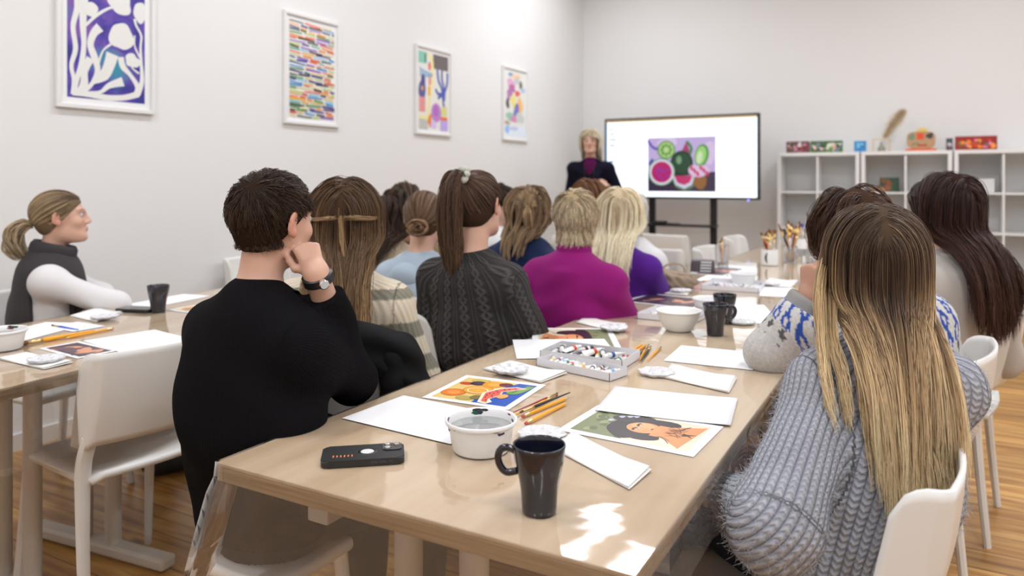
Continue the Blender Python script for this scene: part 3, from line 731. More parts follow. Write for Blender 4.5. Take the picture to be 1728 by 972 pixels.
CH = [  # x, y, facing, label, group
 (-2.21, 1.44, 84, 'empty white chair in the left foreground, pulled up to the left table', None),
 (-3.16, 1.74, -84, 'white chair of the woman with folded arms by the left wall', None),
 (-3.42, 3.25, -95, 'white chair at the left wall, its top showing behind the man in black', None),
 (-1.52, 1.76, 30, 'white chair under the woman in the striped sweater', None),
 (-1.365, 2.38, -78, 'white chair under the woman in the grey cable knit sweater', None),
 (-1.28, 2.90, -92, 'white chair under the woman in the magenta sweater', None),
 (-1.36, 3.50, -25, 'white chair under the woman in the purple top', None),
 ('px', 1097, 418, 5.2, -14, 'nearer of the two white chairs beside the purple top', None),
 ('px', 1116, 394, 6.5, -14, 'farther of the two white chairs beside the purple top', None),
 ('px', 1180, 416, 5.3, -92, 'white chair left of the glass jar, in front of the screen stand', None),
 ('px', 1229, 398, 6.3, -92, 'farthest white chair, between the screen stand and the shelves', None),
 (-.26, 1.495, 93, 'white chair under the long-haired woman in the grey-blue sweater', None),
 (-.145, 2.50, 80, 'white chair behind the nearest right-hand chair, under the patterned sweater', None),
 (.0, 3.32, 82, 'white chair under the dark-haired woman in the beige top at right', None),
 (-1.95, 2.72, -5, 'white chair under the person in the pale blue hoodie', None),
 (-1.78, 3.42, -5, 'white chair under the person in the navy sweater', None),
 (-2.27, 3.05, -15, 'white chair under the person in the cream fleece', None),
 (-2.64, 3.46, -16, 'white chair under the person nearest the left wall', None),
 (-2.24, 4.02, -30, 'white chair under the short dark-haired man', None),
 (-1.74, 4.09, -10, 'white chair under the person with smooth reddish brown hair', None),
 (-1.31, 4.02, -8, 'white chair under the white-haired person', None),
 (-1.74, 4.66, -10, 'white chair under the person seated nearest the speaker', None),
]
proto = None
for row in CH:
    if row[0] == 'px':       # chair whose back rail top is seen at that spot
        p = atd(*row[1:4]); a = row[4]; x, y = p.x-math.sin(R_(a))*.30, p.y+math.cos(R_(a))*.30; lab, g = row[5:]
    else: x, y, a, lab, g = row
    if proto is None:
        proto = make_chair('dining_chair', lab, g); ch = proto
        put(ch, x, y, 0, R_(a))
    else: ch = copy_tree(proto, (x, y, 0), R_(a), lab, g)
# ================================================================== TABLETOP THINGS
FZ = TH+.0018
def quad_sheet(name, lab, cat_, px, mat, dz=0, th=.0004, curl=0, grp=None, thing_=True):
    """sheet from four table points given clockwise from one corner; returns root with local frame u along edge 0-1"""
    P = [at(*p, TH) for p in px]
    return sheet(name, lab, cat_, P[0], P[1], (P[3]-P[0]).length, mat, dz, th, curl, side=(P[3]-P[0]))
def sheet(name, lab, cat_, O, Apt, h, mat, dz=0, th=.0004, curl=0, side=None, w=None):
    O = Vector(O); Apt = Vector(Apt); d = Apt-O; d.z = 0; w = w or d.length; a = math.atan2(d.y, d.x)
    n = Vector((-math.sin(a), math.cos(a), 0)); sgn = 1 if (side is None or n.dot(side) > 0) else -1
    t = thing(name, lab, cat_, (O.x, O.y, FZ+dz), a)
    bm = bmesh.new(); N = 10; G = []
    for lay in (0, 1):
        g = []
        for j in range(N+1):
            g.append([bm.verts.new((w*i/N, sgn*h*j/N, curl*((i/N-.5)**2*2+(j/N-.5)**2*2)**2*.6+(th if lay else 0))) for i in range(N+1)])
        G.append(g)
    for j in range(N):
        for i in range(N):
            bm.faces.new((G[1][j][i], G[1][j][i+1], G[1][j+1][i+1], G[1][j+1][i])); bm.faces.new((G[0][j][i], G[0][j+1][i], G[0][j+1][i+1], G[0][j][i+1]))
    for k in range(N):
        for A_, B_ in (((0, k), (0, k+1)), ((N, k), (N, k+1)), ((k, 0), (k+1, 0)), ((k, N), (k+1, N))):
            bm.faces.new((G[0][A_[0]][A_[1]], G[0][B_[0]][B_[1]], G[1][B_[0]][B_[1]], G[1][A_[0]][A_[1]]))
    mesh_obj('sheet', bm, mat, t, smooth='all' if curl else False)
    t['_w'] = w; t['_h'] = h; t['_s'] = sgn
    return t
def print_art(t, fn, m=.018):
    """artwork on a sheet; fn(A, w, h) draws in 0..w, 0..h"""
    w, h, sg = t['_w'], t['_h'], t['_s']
    A = Art(.0006, .000012); fn(A, w, h)
    if sg < 0: A.v = [(x, y-h, z) for x, y, z in A.v]
    A.build('printed_picture', print_m, t)
c = srgb
def art_fruit(A, w, h):
    m = .016; A.rect(m, m, w-m, h-m*1.2, c(225, 195, 120)); x0, y0, W, H = m, m, w-2*m, h-2.2*m
    X = lambda u: x0+u*W
    Y = lambda v: y0+v*H
    A.poly([(X(.55), Y(0)), (X(1), Y(0)), (X(1), Y(1)), (X(.75), Y(1)), (X(.52), Y(.45))], c(20, 80, 175))
    def fr(u, v, rx, ry, col, col2=None, rot=0):
        A.ell(X(u), Y(v), rx*W, ry*H, c(*[int(q*.72) for q in col]), rot, 26); A.ell(X(u)-.001, Y(v)+.001, rx*W*.93, ry*H*.93, c(*col), rot, 26)
        if col2: A.ell(X(u), Y(v)+.0015, rx*W*.55, ry*H*.5, c(*col2), rot, 22)
    fr(.24, .9, .13, .09, (200, 180, 90)); fr(.12, .72, .10, .07, (190, 70, 35)); fr(.26, .78, .11, .10, (50, 30, 55), (80, 60, 90)); fr(.47, .80, .15, .14, (235, 150, 40), (245, 175, 70))
    fr(.62, .86, .09, .09, (90, 30, 50)); 
    for k in range(14): A.ell(X(.56+.028*(k % 5)), Y(.80+.05*(k//5)), .012*W, .02*H, c(120, 40, 60))
    fr(.16, .28, .16, .16, (225, 120, 40), (235, 150, 70)); fr(.40, .50, .20, .19, (240, 160, 50), (245, 180, 70)); fr(.40, .12, .12, .09, (180, 160, 90)); fr(.52, .2, .08, .1, (120, 110, 60))
    A.ell(X(.40), Y(.48), .14*W, .12*H, c(250, 240, 215), 0, 30); A.ell(X(.40), Y(.48), .125*W, .105*H, c(245, 155, 35), 0, 30)
    for k in range(10):
        a = k*PI/5; A.ribbon([(X(.40)+.01*W*math.cos(a), Y(.48)+.01*H*math.sin(a)), (X(.40)+.07*W*math.cos(a), Y(.48)+.06*H*math.sin(a)), (X(.40)+.115*W*math.cos(a), Y(.48)+.095*H*math.sin(a))], .0012, c(252, 205, 110))
    A.ribbon([(X(.95), Y(.92)), (X(.9), Y(.6)), (X(.82), Y(.55)), (X(.78), Y(.72))], .02, c(120, 160, 80))
    # melon slice
    A.poly([(X(.50), Y(.42)), (X(.62), Y(.02)), (X(.74), Y(.0)), (X(.78), Y(.1)), (X(.70), Y(.2)), (X(.76), Y(.4)), (X(.72), Y(.55)), (X(.95), Y(.80)), (X(.80), Y(.82)), (X(.62), Y(.70))], c(235, 225, 200))
    A.poly([(X(.54), Y(.42)), (X(.64), Y(.08)), (X(.73), Y(.05)), (X(.68), Y(.2)), (X(.74), Y(.4)), (X(.70), Y(.55)), (X(.90), Y(.78)), (X(.79), Y(.78)), (X(.64), Y(.66))], c(225, 95, 80))
    for u, v in ((.62, .25), (.66, .35), (.6, .42), (.66, .52), (.7, .64), (.62, .56), (.75, .68), (.81, .74), (.68, .14), (.64, .44), (.6, .33), (.7, .28)): A.ell(X(u), Y(v), .010*W, .022*H, c(60, 20, 25), .4, 10)
    fr(.80, .36, .07, .10, (240, 165, 90))
def art_face(A, w, h, flip=False):
    m = .02; c = srgb; W, H = w-2*m, h-2*m
    def X(u): return m+(1-u if flip else u)*W
    def Y(v): return m+(1-v if flip else v)*H
    A.rect(m, m, w-m, h-m, c(228, 216, 190))
    A.rect(min(X(0), X(.45)), m, max(X(0), X(.45)), h-m, c(120, 128, 88))
    for k in range(26):
        rn = random.Random(k); u, v = rn.uniform(.03, .42), rn.uniform(.06, .94)
        A.ell(X(u), Y(v), .05*W, .035*W, c(*((88, 104, 62) if k % 2 else (150, 150, 105))), rn.uniform(0, 3), 12)
    A.ell(X(.42), Y(.5), .19*W, .44*H, c(38, 26, 30), n=28, wob=.1); A.ell(X(.28), Y(.75), .10*W, .12*H, c(50, 40, 40)); A.ell(X(.55), Y(.22), .19*W, .13*H, c(42, 30, 34), wob=.1); A.ell(X(.6), Y(.8), .2*W, .12*H, c(42, 30, 34), wob=.1)
    for u, v in ((.25, .8), (.31, .86), (.2, .6), (.36, .9)): A.ell(X(u), Y(v), .028*W, .04*H, c(185, 190, 215), n=14, wob=.3)
    A.ribbon([(X(.62), Y(.5)), (X(.72), Y(.5)), (X(.82), Y(.5)), (X(.95), Y(.48))], [.07, .07, .10, .15], c(222, 148, 92))
    A.ell(X(.52), Y(.52), .145*W, .205*H, c(228, 155, 98), n=30)
    A.ell(X(.50), Y(.58), .10*W, .12*H, c(236, 172, 116), n=26)
    s = c(40, 22, 20)
    for dv in (-.085, .085):
        A.ribbon([(X(.462), Y(.52+dv*1.7)), (X(.45), Y(.52+dv)), (X(.468), Y(.52+dv*.25))], .0055, s); A.ell(X(.49), Y(.52+dv), .010*W, .03*H, c(235, 225, 215)); A.ell(X(.49), Y(.52+dv), .009*W, .014*H, s)
    A.ribbon([(X(.49), Y(.515)), (X(.54), Y(.50)), (X(.555), Y(.53))], .0018, c(180, 105, 65)); A.ell(X(.595), Y(.52), .010*W, .034*H, c(170, 40, 40))
    rn = random.Random(2)
    for k in range(16):
        u, v = .68+rn.uniform(0, .06), .3+.4*rn.random()
        A.ribbon([(X(u), Y(v)), (X(u+.06), Y(v+rn.uniform(-.12, .12))), (X(u+.13), Y(v+rn.uniform(-.25, .25)))], .0014, c(105, 75, 55))
    A.poly([(X(.86), Y(.46)), (X(.90), Y(.5)), (X(.95), Y(.44)), (X(.91), Y(.52)), (X(.96), Y(.58)), (X(.89), Y(.55)), (X(.85), Y(.57))], c(40, 40, 45))
# prints first (lowest), then the blank sheets over them
t = quad_sheet('art_print', 'printed sheet of oranges, plums and a melon slice on blue, beside the man in black', 'print', [(712, 672), (858, 693), (895, 648), (765, 632)], paper_m); print_art(t, art_fruit)
quad_sheet('blank_sheet', 'blank white sheet at the left table edge under the large water tub', 'paper', [(577, 708), (760, 752), (842, 695), (668, 667)], paper_m, dz=.0012)
t = quad_sheet('art_print', 'printed portrait of a dark-haired woman among leaves, near right table edge', 'print', [(940, 727), (1170, 773), (1218, 722), (1005, 684)], paper_m); print_art(t, art_face)
quad_sheet('blank_sheet', 'blank white sheet overlapping the nearest portrait print', 'paper', [(1003, 696), (1233, 722), (1240, 675), (1038, 655)], paper_m, dz=.0015, curl=.004)
t = quad_sheet('art_print', 'printed portrait upside down behind the trays of paint tubes', 'print', [(898, 590), (1050, 591), (1072, 562), (905+25, 555)], paper_m); print_art(t, lambda A, w, h: art_face(A, w, h, True))
quad_sheet('blank_sheet', 'blank white sheet half under the farther tray of paint tubes', 'paper', [(872, 607), (1045, 605), (1008, 573), (862, 575)], paper_m, dz=.0012)
quad_sheet('blank_sheet', 'blank white sheet under the elbow in the patterned sweater', 'paper', [(1120, 610), (1270, 626), (1278, 592), (1137, 583)], paper_m, dz=.0005)
t = quad_sheet('art_print', 'dark printed portrait beside the beige cloth bag', 'print', [(1050, 509), (1168, 522), (1205, 505), (1098, 496)], paper_m)
def art_dark(A, w, h):
    m = .014; A.rect(m, m, w-m, h-m, c(70, 52, 66)); rn = random.Random(4)
    for k in range(14): A.ell(rn.uniform(.15, .85)*w, rn.uniform(.3, .7)*h, .03, .018, c(*((215, 150, 115) if k % 2 else (100, 80, 90))), rn.uniform(0, 3), 14, .2, k)
print_art(t, art_dark)
quad_sheet('blank_sheet', 'blank white sheet right of the two dark mugs', 'paper', [(1232, 545), (1318, 548), (1330, 520), (1255, 515)], paper_m)
quad_sheet('blank_sheet', 'small white sheet by the sleeve cuff in the patterned sweater', 'paper', [(1282, 500), (1345, 503), (1340, 486), (1292, 485)], paper_m)
t = quad_sheet('art_print', 'reddish print past the beige cloth bag, under a stack of dark boxes', 'print', [(1168, 462), (1222, 466), (1232, 452), (1178, 449)], paper_m); print_art(t, art_dark)
quad_sheet('blank_sheet', 'white sheet behind the farther tray of paint tubes by the bag', 'paper', [(1172, 474), (1232, 478), (1236, 466), (1180, 464)], paper_m, dz=.0006)
# left table sheets
quad_sheet('blank_sheet', 'blank white sheet at the far left of the left table', 'paper', [(-40, 573), (40, 576), (128, 556), (55, 544)], paper_m)
quad_sheet('blank_sheet', 'small white sheet under the blue-handled brush on the left table', 'paper', [(78, 553), (124, 561), (152, 553), (100, 543)], paper_m, dz=.0006)
t = quad_sheet('art_print', 'dark printed sheet partly behind the empty chair back', 'print', [(65, 589), (130, 606), (175, 590), (120, 575)], paper_m); print_art(t, art_dark)
quad_sheet('blank_sheet', 'blank white sheet behind the back of the empty left chair', 'paper', [(140, 577), (215, 600), (295, 571), (245, 555)], paper_m, dz=.0012)
quad_sheet('blank_sheet', 'blank white sheet behind the phone on the left table', 'paper', [(205, 516), (255, 520), (330, 505), (296, 496)], paper_m)
t = quad_sheet('art_print', 'orange and blue print on the left table beside the man in black', 'print', [(282, 524), (325, 530), (368, 512), (320, 506)], paper_m, dz=.0006); print_art(t, art_fruit)
# folded paper towels
def towel(lab, px, dz=0):
    P = [at(*p, TH) for p in px]; O = P[0]; d = P[1]-O; a = math.atan2(d.y, d.x); w = d.length
    n = Vector((-math.sin(a), math.cos(a), 0)); s = P[3]-O; sgn = 1 if n.dot(s) > 0 else -1; h = abs(n.dot(s)); sh = s.dot(Vector((math.cos(a), math.sin(a), 0)))
    t = thing('paper_towel', lab, 'paper towel', (O.x, O.y, FZ+dz), a)
    for k in range(2):
        bm = bmesh.new(); N = 12; G = []
        for lay in (0, 1):
            g = []
            for j in range(7):
                g.append([])
                for i in range(N+1):
                    u, v = i/N, j/6
                    z = .0010+.0016*k+.0012*lay + (.006*max(0, u-.7)/.3*v*(k/2+.3)) + .0012*math.sin(7*u+k)*(k > 0)
                    g[-1].append(bm.verts.new((w*u*(1-.012*k)+sh*v, sgn*h*(v*(1-.03*k)), z)))
            G.append(g)
        for j in range(6):
            for i in range(N):
                bm.faces.new((G[1][j][i], G[1][j][i+1], G[1][j+1][i+1], G[1][j+1][i])); bm.faces.new((G[0][j][i], G[0][j+1][i], G[0][j+1][i+1], G[0][j][i+1]))
        for i in range(N):
            for j in (0, 6): bm.faces.new((G[0][j][i], G[0][j][i+1], G[1][j][i+1], G[1][j][i]))
        for j in range(6):
            for i in (0, N): bm.faces.new((G[0][j][i], G[0][j+1][i], G[1][j+1][i], G[1][j][i]))
        mesh_obj('towel_layer', bm, napkin_m, t, smooth='all')
    return t
towel('folded paper towel lying behind the nearest dark mug', [(928, 757), (1062, 829), (1130, 787), (968, 733)])
towel('folded paper towel under the palette left of the paint tube trays', [(815, 625), (912, 648), (952, 634), (862, 611)])
towel('folded paper towel right of the round palette, near the patterned sleeve', [(1115, 638), (1230, 665), (1266, 648), (1135, 617)])
towel('folded paper towel under a palette beside the magenta sweater', [(972, 546), (1043, 562), (1080, 549), (990, 536)])
towel('folded paper towel right of the cloth bag, behind the portrait', [(1098, 494), (1160, 500), (1180, 487), (1110, 482)])
towel('folded paper towel by the palette past the mug of brushes', [(1285, 482), (1335, 487), (1345, 474), (1300, 471)])
towel('folded paper towel in the lower left under a palette', [(-5, 607), (74, 625), (124, 608), (45, 597)])
towel('folded paper towel under a palette behind the yellow pencils on the left table', [(118, 535), (162, 545), (220, 535), (165, 521)])
# palettes
def make_palette(lab):
    t = thing('paint_palette', lab, 'palette'); n = 80; r0 = .046
    bm = bmesh.new(); rings = []
    def ring(rr, z, am): return [bm.verts.new(((rr+am*abs(math.cos(4*a))*.006)*math.cos(a), (rr+am*abs(math.cos(4*a))*.006)*math.sin(a), z)) for a in [2*PI*k/n for k in range(n)]]
    def petal(rr, zt, dep):
        out = []
        for k in range(n):
            a = 2*PI*k/n; q = abs(math.sin(4*a)); out.append(bm.verts.new((rr*math.cos(a), rr*math.sin(a), zt-dep*q*q)))
        return out
    rings = [ring(.040, .001, 1), ring(.044, .007, 1), ring(.0455, .0085, 1), ring(.044, .0088, 1), petal(.040, .008, .0045), petal(.032, .008, .0062), petal(.024, .008, .0045), ring(.019, .008, 0), ring(.0175, .008, 0), ring(.014, .0035, 0), ring(.008, .003, 0)]
    for a_, b_ in zip(rings, rings[1:]):
        for k in range(n): bm.faces.new((a_[k], a_[(k+1) % n], b_[(k+1) % n], b_[k]))
    bm.faces.new(rings[-1]); bm.faces.new(rings[0][::-1])
    mesh_obj('palette_tray', bm, pal_m, t, smooth='all')
    return t
pal = None
for x, y, dz, lab in ((914, 738, 0, 'flower-shaped clear palette between the water tub and the nearest mug'), (862, 627, .008, 'clear palette on the paper towel left of the paint trays'), (1108, 632, 0, 'clear palette alone beside the paper towel near the patterned sleeve'), (1036, 556, .008, 'clear palette on the towel beside the magenta sweater'), (1150, 492, .008, 'small clear palette behind the dark portrait print'), (1300, 481, .002, 'pale palette past the mug of brushes'), (1252, 546, .001, 'clear palette by the two dark mugs'), (78, 609, .008, 'clear palette on the towel in the lower left'), (177, 537, .008, 'clear palette on the towel behind the yellow pencils on the left table')):
    p = at(x, y, TH+dz)
    if pal is None: pal = make_palette(lab); o = pal
    else: o = copy_tree(pal, (0, 0, 0), 0, lab)
    put(o, p.x, p.y, FZ+dz, x*.1)
# mugs
def make_mug(lab, handle=True):
    t = thing('dark_mug', lab, 'mug')
    bm = bmesh.new()
    pr = [(0, .001), (.024, .001), (.0262, .0), (.0275, .002), (.0280, .012), (.0290, .030), (.0320, .050), (.0362, .068), (.0396, .084), (.0412, .096), (.0420, .104), (.0418, .1065), (.0404, .1068), (.0392, .105), (.0382, .095), (.036, .08), (.031, .06), (.0262, .035), (.025, .012), (.022, .006), (0, .005)]
    add_lathe(bm, pr, 56); mesh_obj('mug_body', bm, navy_cer, t, smooth='all')
    if handle:
        bm = bmesh.new(); P = [(.0385, 0, .094), (.052, 0, .0985), (.062, 0, .094), (.066, 0, .082), (.062, 0, .068), (.052, 0, .059), (.0355, 0, .062)]
        pts = cat([Vector(p) for p in P], 6); add_tube(bm, pts, .0047, 14, flat=1.25); mesh_obj('handle', bm, navy_cer, t, smooth='all')
    return t
mug = make_mug('dark blue mug standing nearest, in front of the water tub')
p = at(910, 864, TH); put(mug, p.x, p.y, FZ, R_(180+22))
p = at(1207, 566, TH); copy_tree(mug, (p.x, p.y, FZ), R_(20), 'dark mug right of the white bowl, nearer of the pair, handle to the right')
p = at(1223, 546, TH); copy_tree(mug, (p.x, p.y, FZ), R_(100), 'dark mug just behind the other mug near the white bowl')
p = at(267, 527, TH); copy_tree(mug, (p.x, p.y, FZ), R_(125), 'dark mug on the left table')
# water tubs
def tub(lab, px, py, sc=1, water=True, stains=0):
    p = at(px, py, TH); t = thing('water_tub', lab, 'tub', (p.x, p.y, FZ))
    bm = bmesh.new(); s = sc
    pr = [(0, .0015), (.048, .0015), (.052, 0), (.0555, .004), (.064, .048), (.0655, .053), (.0695, .0535), (.0705, .056), (.0705, .0605), (.0685, .062), (.0665, .0605), (.0645, .058), (.0625, .050), (.0535, .006), (.05, .004), (0, .004)]
    add_lathe(bm, [(a*s, b*s) for a, b in pr], 64); mesh_obj('tub_body', bm, tub_m, t, smooth='all')
    if water:
        bm = bmesh.new(); add_lathe(bm, [(0, .0055*s), (.0515*s, .0055*s), (.0605*s, .046*s), (0, .046*s)], 48); mesh_obj('water', bm, water_m, t, smooth=True)
    rn = random.Random(px)
    if stains:
        cols = [(.05, .02, .03), (.25, .03, .05), (.02, .12, .06), (.03, .03, .08)]
        sm = nmat('dried_paint', (.06, .02, .03), .5); attr_col(sm)
        bm = bmesh.new(); lay = bm.loops.layers.float_color.new('col')
        for k in range(stains):
            a = rn.uniform(0, 6.28) if k > 9 else rn.gauss(1.65, .12)+R_(29); rr = rn.uniform(.0015, .005)
            z = rn.uniform(.050, .058); r = (.0625+(z-.05)*.25-.0006)*s
            if k > 9 and k % 2: z = rn.uniform(.044, .058); r = (.0632+(z-.044)*.2+.0006)*s
            cc = (*cols[rn.randrange(4)], 1); n = 9; vs = []
            for j in range(n):
                b2 = 2*PI*j/n; q = rr*(1+.5*rn.random()); aa = a+q*1.8*math.cos(b2)/r; vs.append(bm.verts.new((r*math.cos(aa), r*math.sin(aa), z*s+q*.6*math.sin(b2))))
            f = bm.faces.new(vs)
            for l in f.loops: l[lay] = cc
        mesh_obj('paint_stains', bm, sm, t)
    return t
tub('large round water tub with dried paint on its rim, beside the phone', 812, 760, 1.0, True, 26)
p = at(1145, 558, TH)
t = thing('white_bowl', 'plain white plastic bowl left of the dark mugs', 'bowl', (p.x, p.y, FZ))
bm = bmesh.new(); add_lathe(bm, [(0, .002), (.040, .002), (.042, 0), (.045, .003), (.052, .012), (.066, .035), (.074, .062), (.076, .066), (.0795, .067), (.0795, .0705), (.076, .072), (.0735, .069), (.064, .036), (.050, .014), (.04, .006), (0, .005)], 56); mesh_obj('bowl_body', bm, nmat('bowl_plastic', (.82, .82, .79), .35), t, smooth='all')
tub('pale plastic tub behind the white bowl', 1197, 528, .95, False)
tub('white plastic tub in the farther paint tray area', 1254, 480, .95, False)
tub('water tub at the left edge of the picture', 3, 590, 1.0, True, 8)
# pencils and brushes
def make_pencil(lab, L=.175, mat=wood_y, grp=None, eraser=True):
    t = thing('pencil', lab, 'pencil', group=grp); r = .0037
    X_ = Matrix.Rotation(PI/2, 4, 'Y')
    bm = bmesh.new(); add_lathe(bm, [(0, .018), (r, .018), (r, L-.016), (0, L-.016)], 6, X_); mesh_obj('shaft', bm, mat, t)
    bm = bmesh.new(); add_lathe(bm, [(r*.97, 0), (r*1.08, .001), (r*.95, .005), (r*1.08, .009), (r, .018), (0, .018), (0, 0)], 14, X_); mesh_obj('ferrule', bm, gold_m, t)
    bm = bmesh.new(); add_lathe(bm, [(0, -.007), (r*.8, -.0065), (r*.95, -.004), (r*.95, .002), (0, .002)], 14, X_); mesh_obj('eraser', bm, rub_m, t)
    bm = bmesh.new(); add_lathe(bm, [(r, L-.016), (r*.3, L-.003), (0, L-.003)], 8, X_); mesh_obj('sharpened_wood', bm, wood_raw, t)
    bm = bmesh.new(); add_lathe(bm, [(r*.32, L-.0035), (0, L)], 8, X_); mesh_obj('lead', bm, graph_m, t)
    return t
def make_brush(lab, L=.18, hm=wood_y, bl=.014, r=.0028, grp=None):
    t = thing('paint_brush', lab, 'brush', group=grp); X_ = Matrix.Rotation(PI/2, 4, 'Y')
    bm = bmesh.new(); add_lathe(bm, [(0, 0), (r*.5, .001), (r*.8, L*.3), (r*1.3, L*.62), (r, L*.74), (0, L*.74)], 12, X_); mesh_obj('handle', bm, hm, t, smooth='all')
    bm = bmesh.new(); add_lathe(bm, [(0, L*.73), (r*1.05, L*.73), (r*1.05, L*.78), (r*.95, L-bl), (0, L-bl)], 12, X_); mesh_obj('ferrule', bm, gold_m, t, smooth='all')
    bm = bmesh.new(); add_lathe(bm, [(r*.9, L-bl), (r*1.15, L-bl*.6), (r*.7, L-bl*.2), (0, L)], 12, X_, squash=.7); mesh_obj('bristles', bm, bristle_m, t, smooth='all')
    return t
def lay(o, p0, p1, z=.0038, dz=0):
    a, b = at(*p0, TH), at(*p1, TH); an = math.atan2(b.y-a.y, b.x-a.x); put(o, a.x, a.y, FZ+z+dz, an); return o
pen = make_pencil('lowest yellow pencil of the bunch right of the water tub')
lay(pen, (889, 718), (958, 683))
o = copy_tree(pen, (0, 0, 0), 0, 'second yellow pencil of the bunch, just above the lowest'); lay(o, (884, 706), (958, 675))
b1 = make_brush('black-handled brush across the bunch of pencils by the tub', .2, black_pl); lay(b1, (962, 669), (885, 700), dz=.004)
b2 = make_brush('yellow-handled brush in the bunch by the tub, its bristles at the far end', .19, wood_y); lay(b2, (868, 705), (940, 671))
b3 = make_brush('thin red-handled brush at the back of the bunch by the tub', .19, red_m, r=.002); lay(b3, (866, 700), (928, 673))
o = copy_tree(pen, (0, 0, 0), 0, 'long yellow pencil behind the paint trays, leftmost of two side by side'); lay(o, (1052, 603), (1086, 583))
o = copy_tree(pen, (0, 0, 0), 0, 'long yellow pencil behind the paint trays, rightmost of two side by side'); lay(o, (1060, 604), (1092, 584))
o = copy_tree(b2, (0, 0, 0), 0, 'short yellow brush lying alone right of the paint trays'); lay(o, (1092, 611), (1114, 590))
o = copy_tree(b1, (0, 0, 0), 0, 'dark brush right of the farther paint tray'); lay(o, (1074, 608), (1090, 590))
o = copy_tree(b2, (0, 0, 0), 0, 'yellow brush between two dark ones right of the paint tray'); lay(o, (1079, 611), (1091, 588))
o = copy_tree(b1, (0, 0, 0), 0, 'grey dark brush just right of the yellow one by the paint tray'); lay(o, (1082, 612), (1099, 587))
o = copy_tree(pen, (0, 0, 0), 0, 'yellow pencil in front of the woman by the left wall'); lay(o, (188, 557), (112, 573))
b4 = make_brush('broad brush with brown bristles beside the yellow pencil on the left table', .24, wood_y, .02, .006); lay(b4, (160, 562), (74, 578), dz=.003)
b5 = make_brush('blue-handled brush on the small sheet on the left table', .17, blue_m, .02, .003); lay(b5, (133, 559), (85, 551))
o = copy_tree(pen, (0, 0, 0), 0, 'thin wooden pencil on the white sheet behind the cloth bag'); lay(o, (1188, 476), (1215, 473))
# paint trays and tubes
def make_tube(lab, cap_m, band_m, grp, tip=.07):
    t = thing('paint_tube', lab, 'paint tube', group=grp); L = tip
    bm = bmesh.new(); rings = []; n = 16
    for x, rr, fl in ((0, .0075, .06), (.004, .0077, .1), (.012, .0076, .35), (.03, .0072, .8), (.05, .0068, 1), (.058, .0068, 1), (.061, .003, 1), (.064, .003, 1)):
        rings.append([bm.verts.new((x, rr*(1.25-.25*fl)*math.cos(2*PI*k/n), rr*fl*math.sin(2*PI*k/n))) for k in range(n)])
    for a_, b_ in zip(rings, rings[1:]):
        for k in range(n): bm.faces.new((a_[k], a_[(k+1) % n], b_[(k+1) % n], b_[k]))
    bm.faces.new(rings[0][::-1]); bm.faces.new(rings[-1]); mesh_obj('tube_body', bm, white_cer, t, smooth=True)
    bm = bmesh.new(); add_tube(bm, [(.038, 0, 0), (.048, 0, 0)], .0074, 16); mesh_obj('colour_band', bm, band_m, t, smooth=True)
    bm = bmesh.new(); add_tube(bm, [(.061, 0, 0), (.073, 0, 0)], [.0056, .0048], 12); mesh_obj('cap', bm, cap_m, t, smooth=True)
    return t
tube_cols = {}
tp = [('green', (50, 110, 60)), ('dark green', (30, 60, 50)), ('orange red', (215, 70, 35)), ('dark red', (140, 25, 35)), ('blue', (40, 90, 150)), ('yellow', (235, 195, 60)), ('black', (28, 28, 30)), ('brown', (120, 80, 45)), ('light blue', (110, 170, 225)), ('ochre', (200, 150, 70)), ('white', (225, 225, 225))]
for n_, cc in tp:
    tube_cols[n_] = nmat('paint_'+n_.replace(' ', '_'), c(*cc), .3)
cap_w = nmat('cap_white', (.8, .8, .8), .3); cap_d = nmat('cap_black', (.02, .02, .02), .3)
protos = {}
def tray(lab, px, tubes, trayname, seed, big=1.0, wall=.022):
    P = [at(*p, TH) for p in px]; O = P[0]; d = P[1]-O; a = math.atan2(d.y, d.x); w = d.length; s = P[3]-O
    n = Vector((-math.sin(a), math.cos(a), 0)); h = abs(n.dot(s)); ex = Vector((math.cos(a), math.sin(a), 0))
    t = thing('paint_tray', lab, 'tray', (O.x, O.y, FZ), a)
    bm = bmesh.new(); k = .0012
    add_box(bm, (w/2, h/2, .0008), (w, h, .0016))
    for c_, s_ in (((w/2, k/2, wall/2), (w, k, wall)), ((w/2, h-k/2, wall/2), (w, k, wall)), ((k/2, h/2, wall/2), (k, h, wall)), ((w-k/2, h/2, wall/2), (k, h, wall))): add_box(bm, c_, s_)
    mesh_obj('tray_body', bm, card_m, t)
    bm = bmesh.new(); 
    for x_ in (k, w-k): add_box(bm, (x_, -.0002, wall/2), (.0012, .0006, wall*.96))
    mesh_obj('corner_slit', bm, black_pl, t)
    rn = random.Random(seed); m = len(tubes)
    for i, col in enumerate(tubes):
        u = .010+(w-.035)*(i+.5)/m; lc = Vector((u, h/2+rn.uniform(-.01, .01), 0)); ang = a+PI/2+rn.uniform(-.45, .45)+(PI if rn.random() < .5 else 0)
        zz = .0098+(.013 if big > 1 and i % 2 else 0)
        ctr = O+ex*lc.x+n*lc.y; lab_ = f'{col} paint tube among the tubes in the {trayname}'
        sc = .95*big
        if col not in protos: protos[col] = make_tube(lab_, cap_d if col in ('black', 'brown') else cap_w, tube_cols[col], None); o = protos[col]
        else: o = copy_tree(protos[col], (0, 0, 0), 0, lab_)
        o['group'] = f'{col} tubes in the {trayname}'
        dv = Vector((math.cos(ang), math.sin(ang), 0)); q = ctr-dv*.036*sc; o.location = (q.x, q.y, FZ+zz); o.rotation_euler = (rn.uniform(-1, 1), 0, ang); o.scale = (sc, sc, sc)
    return t
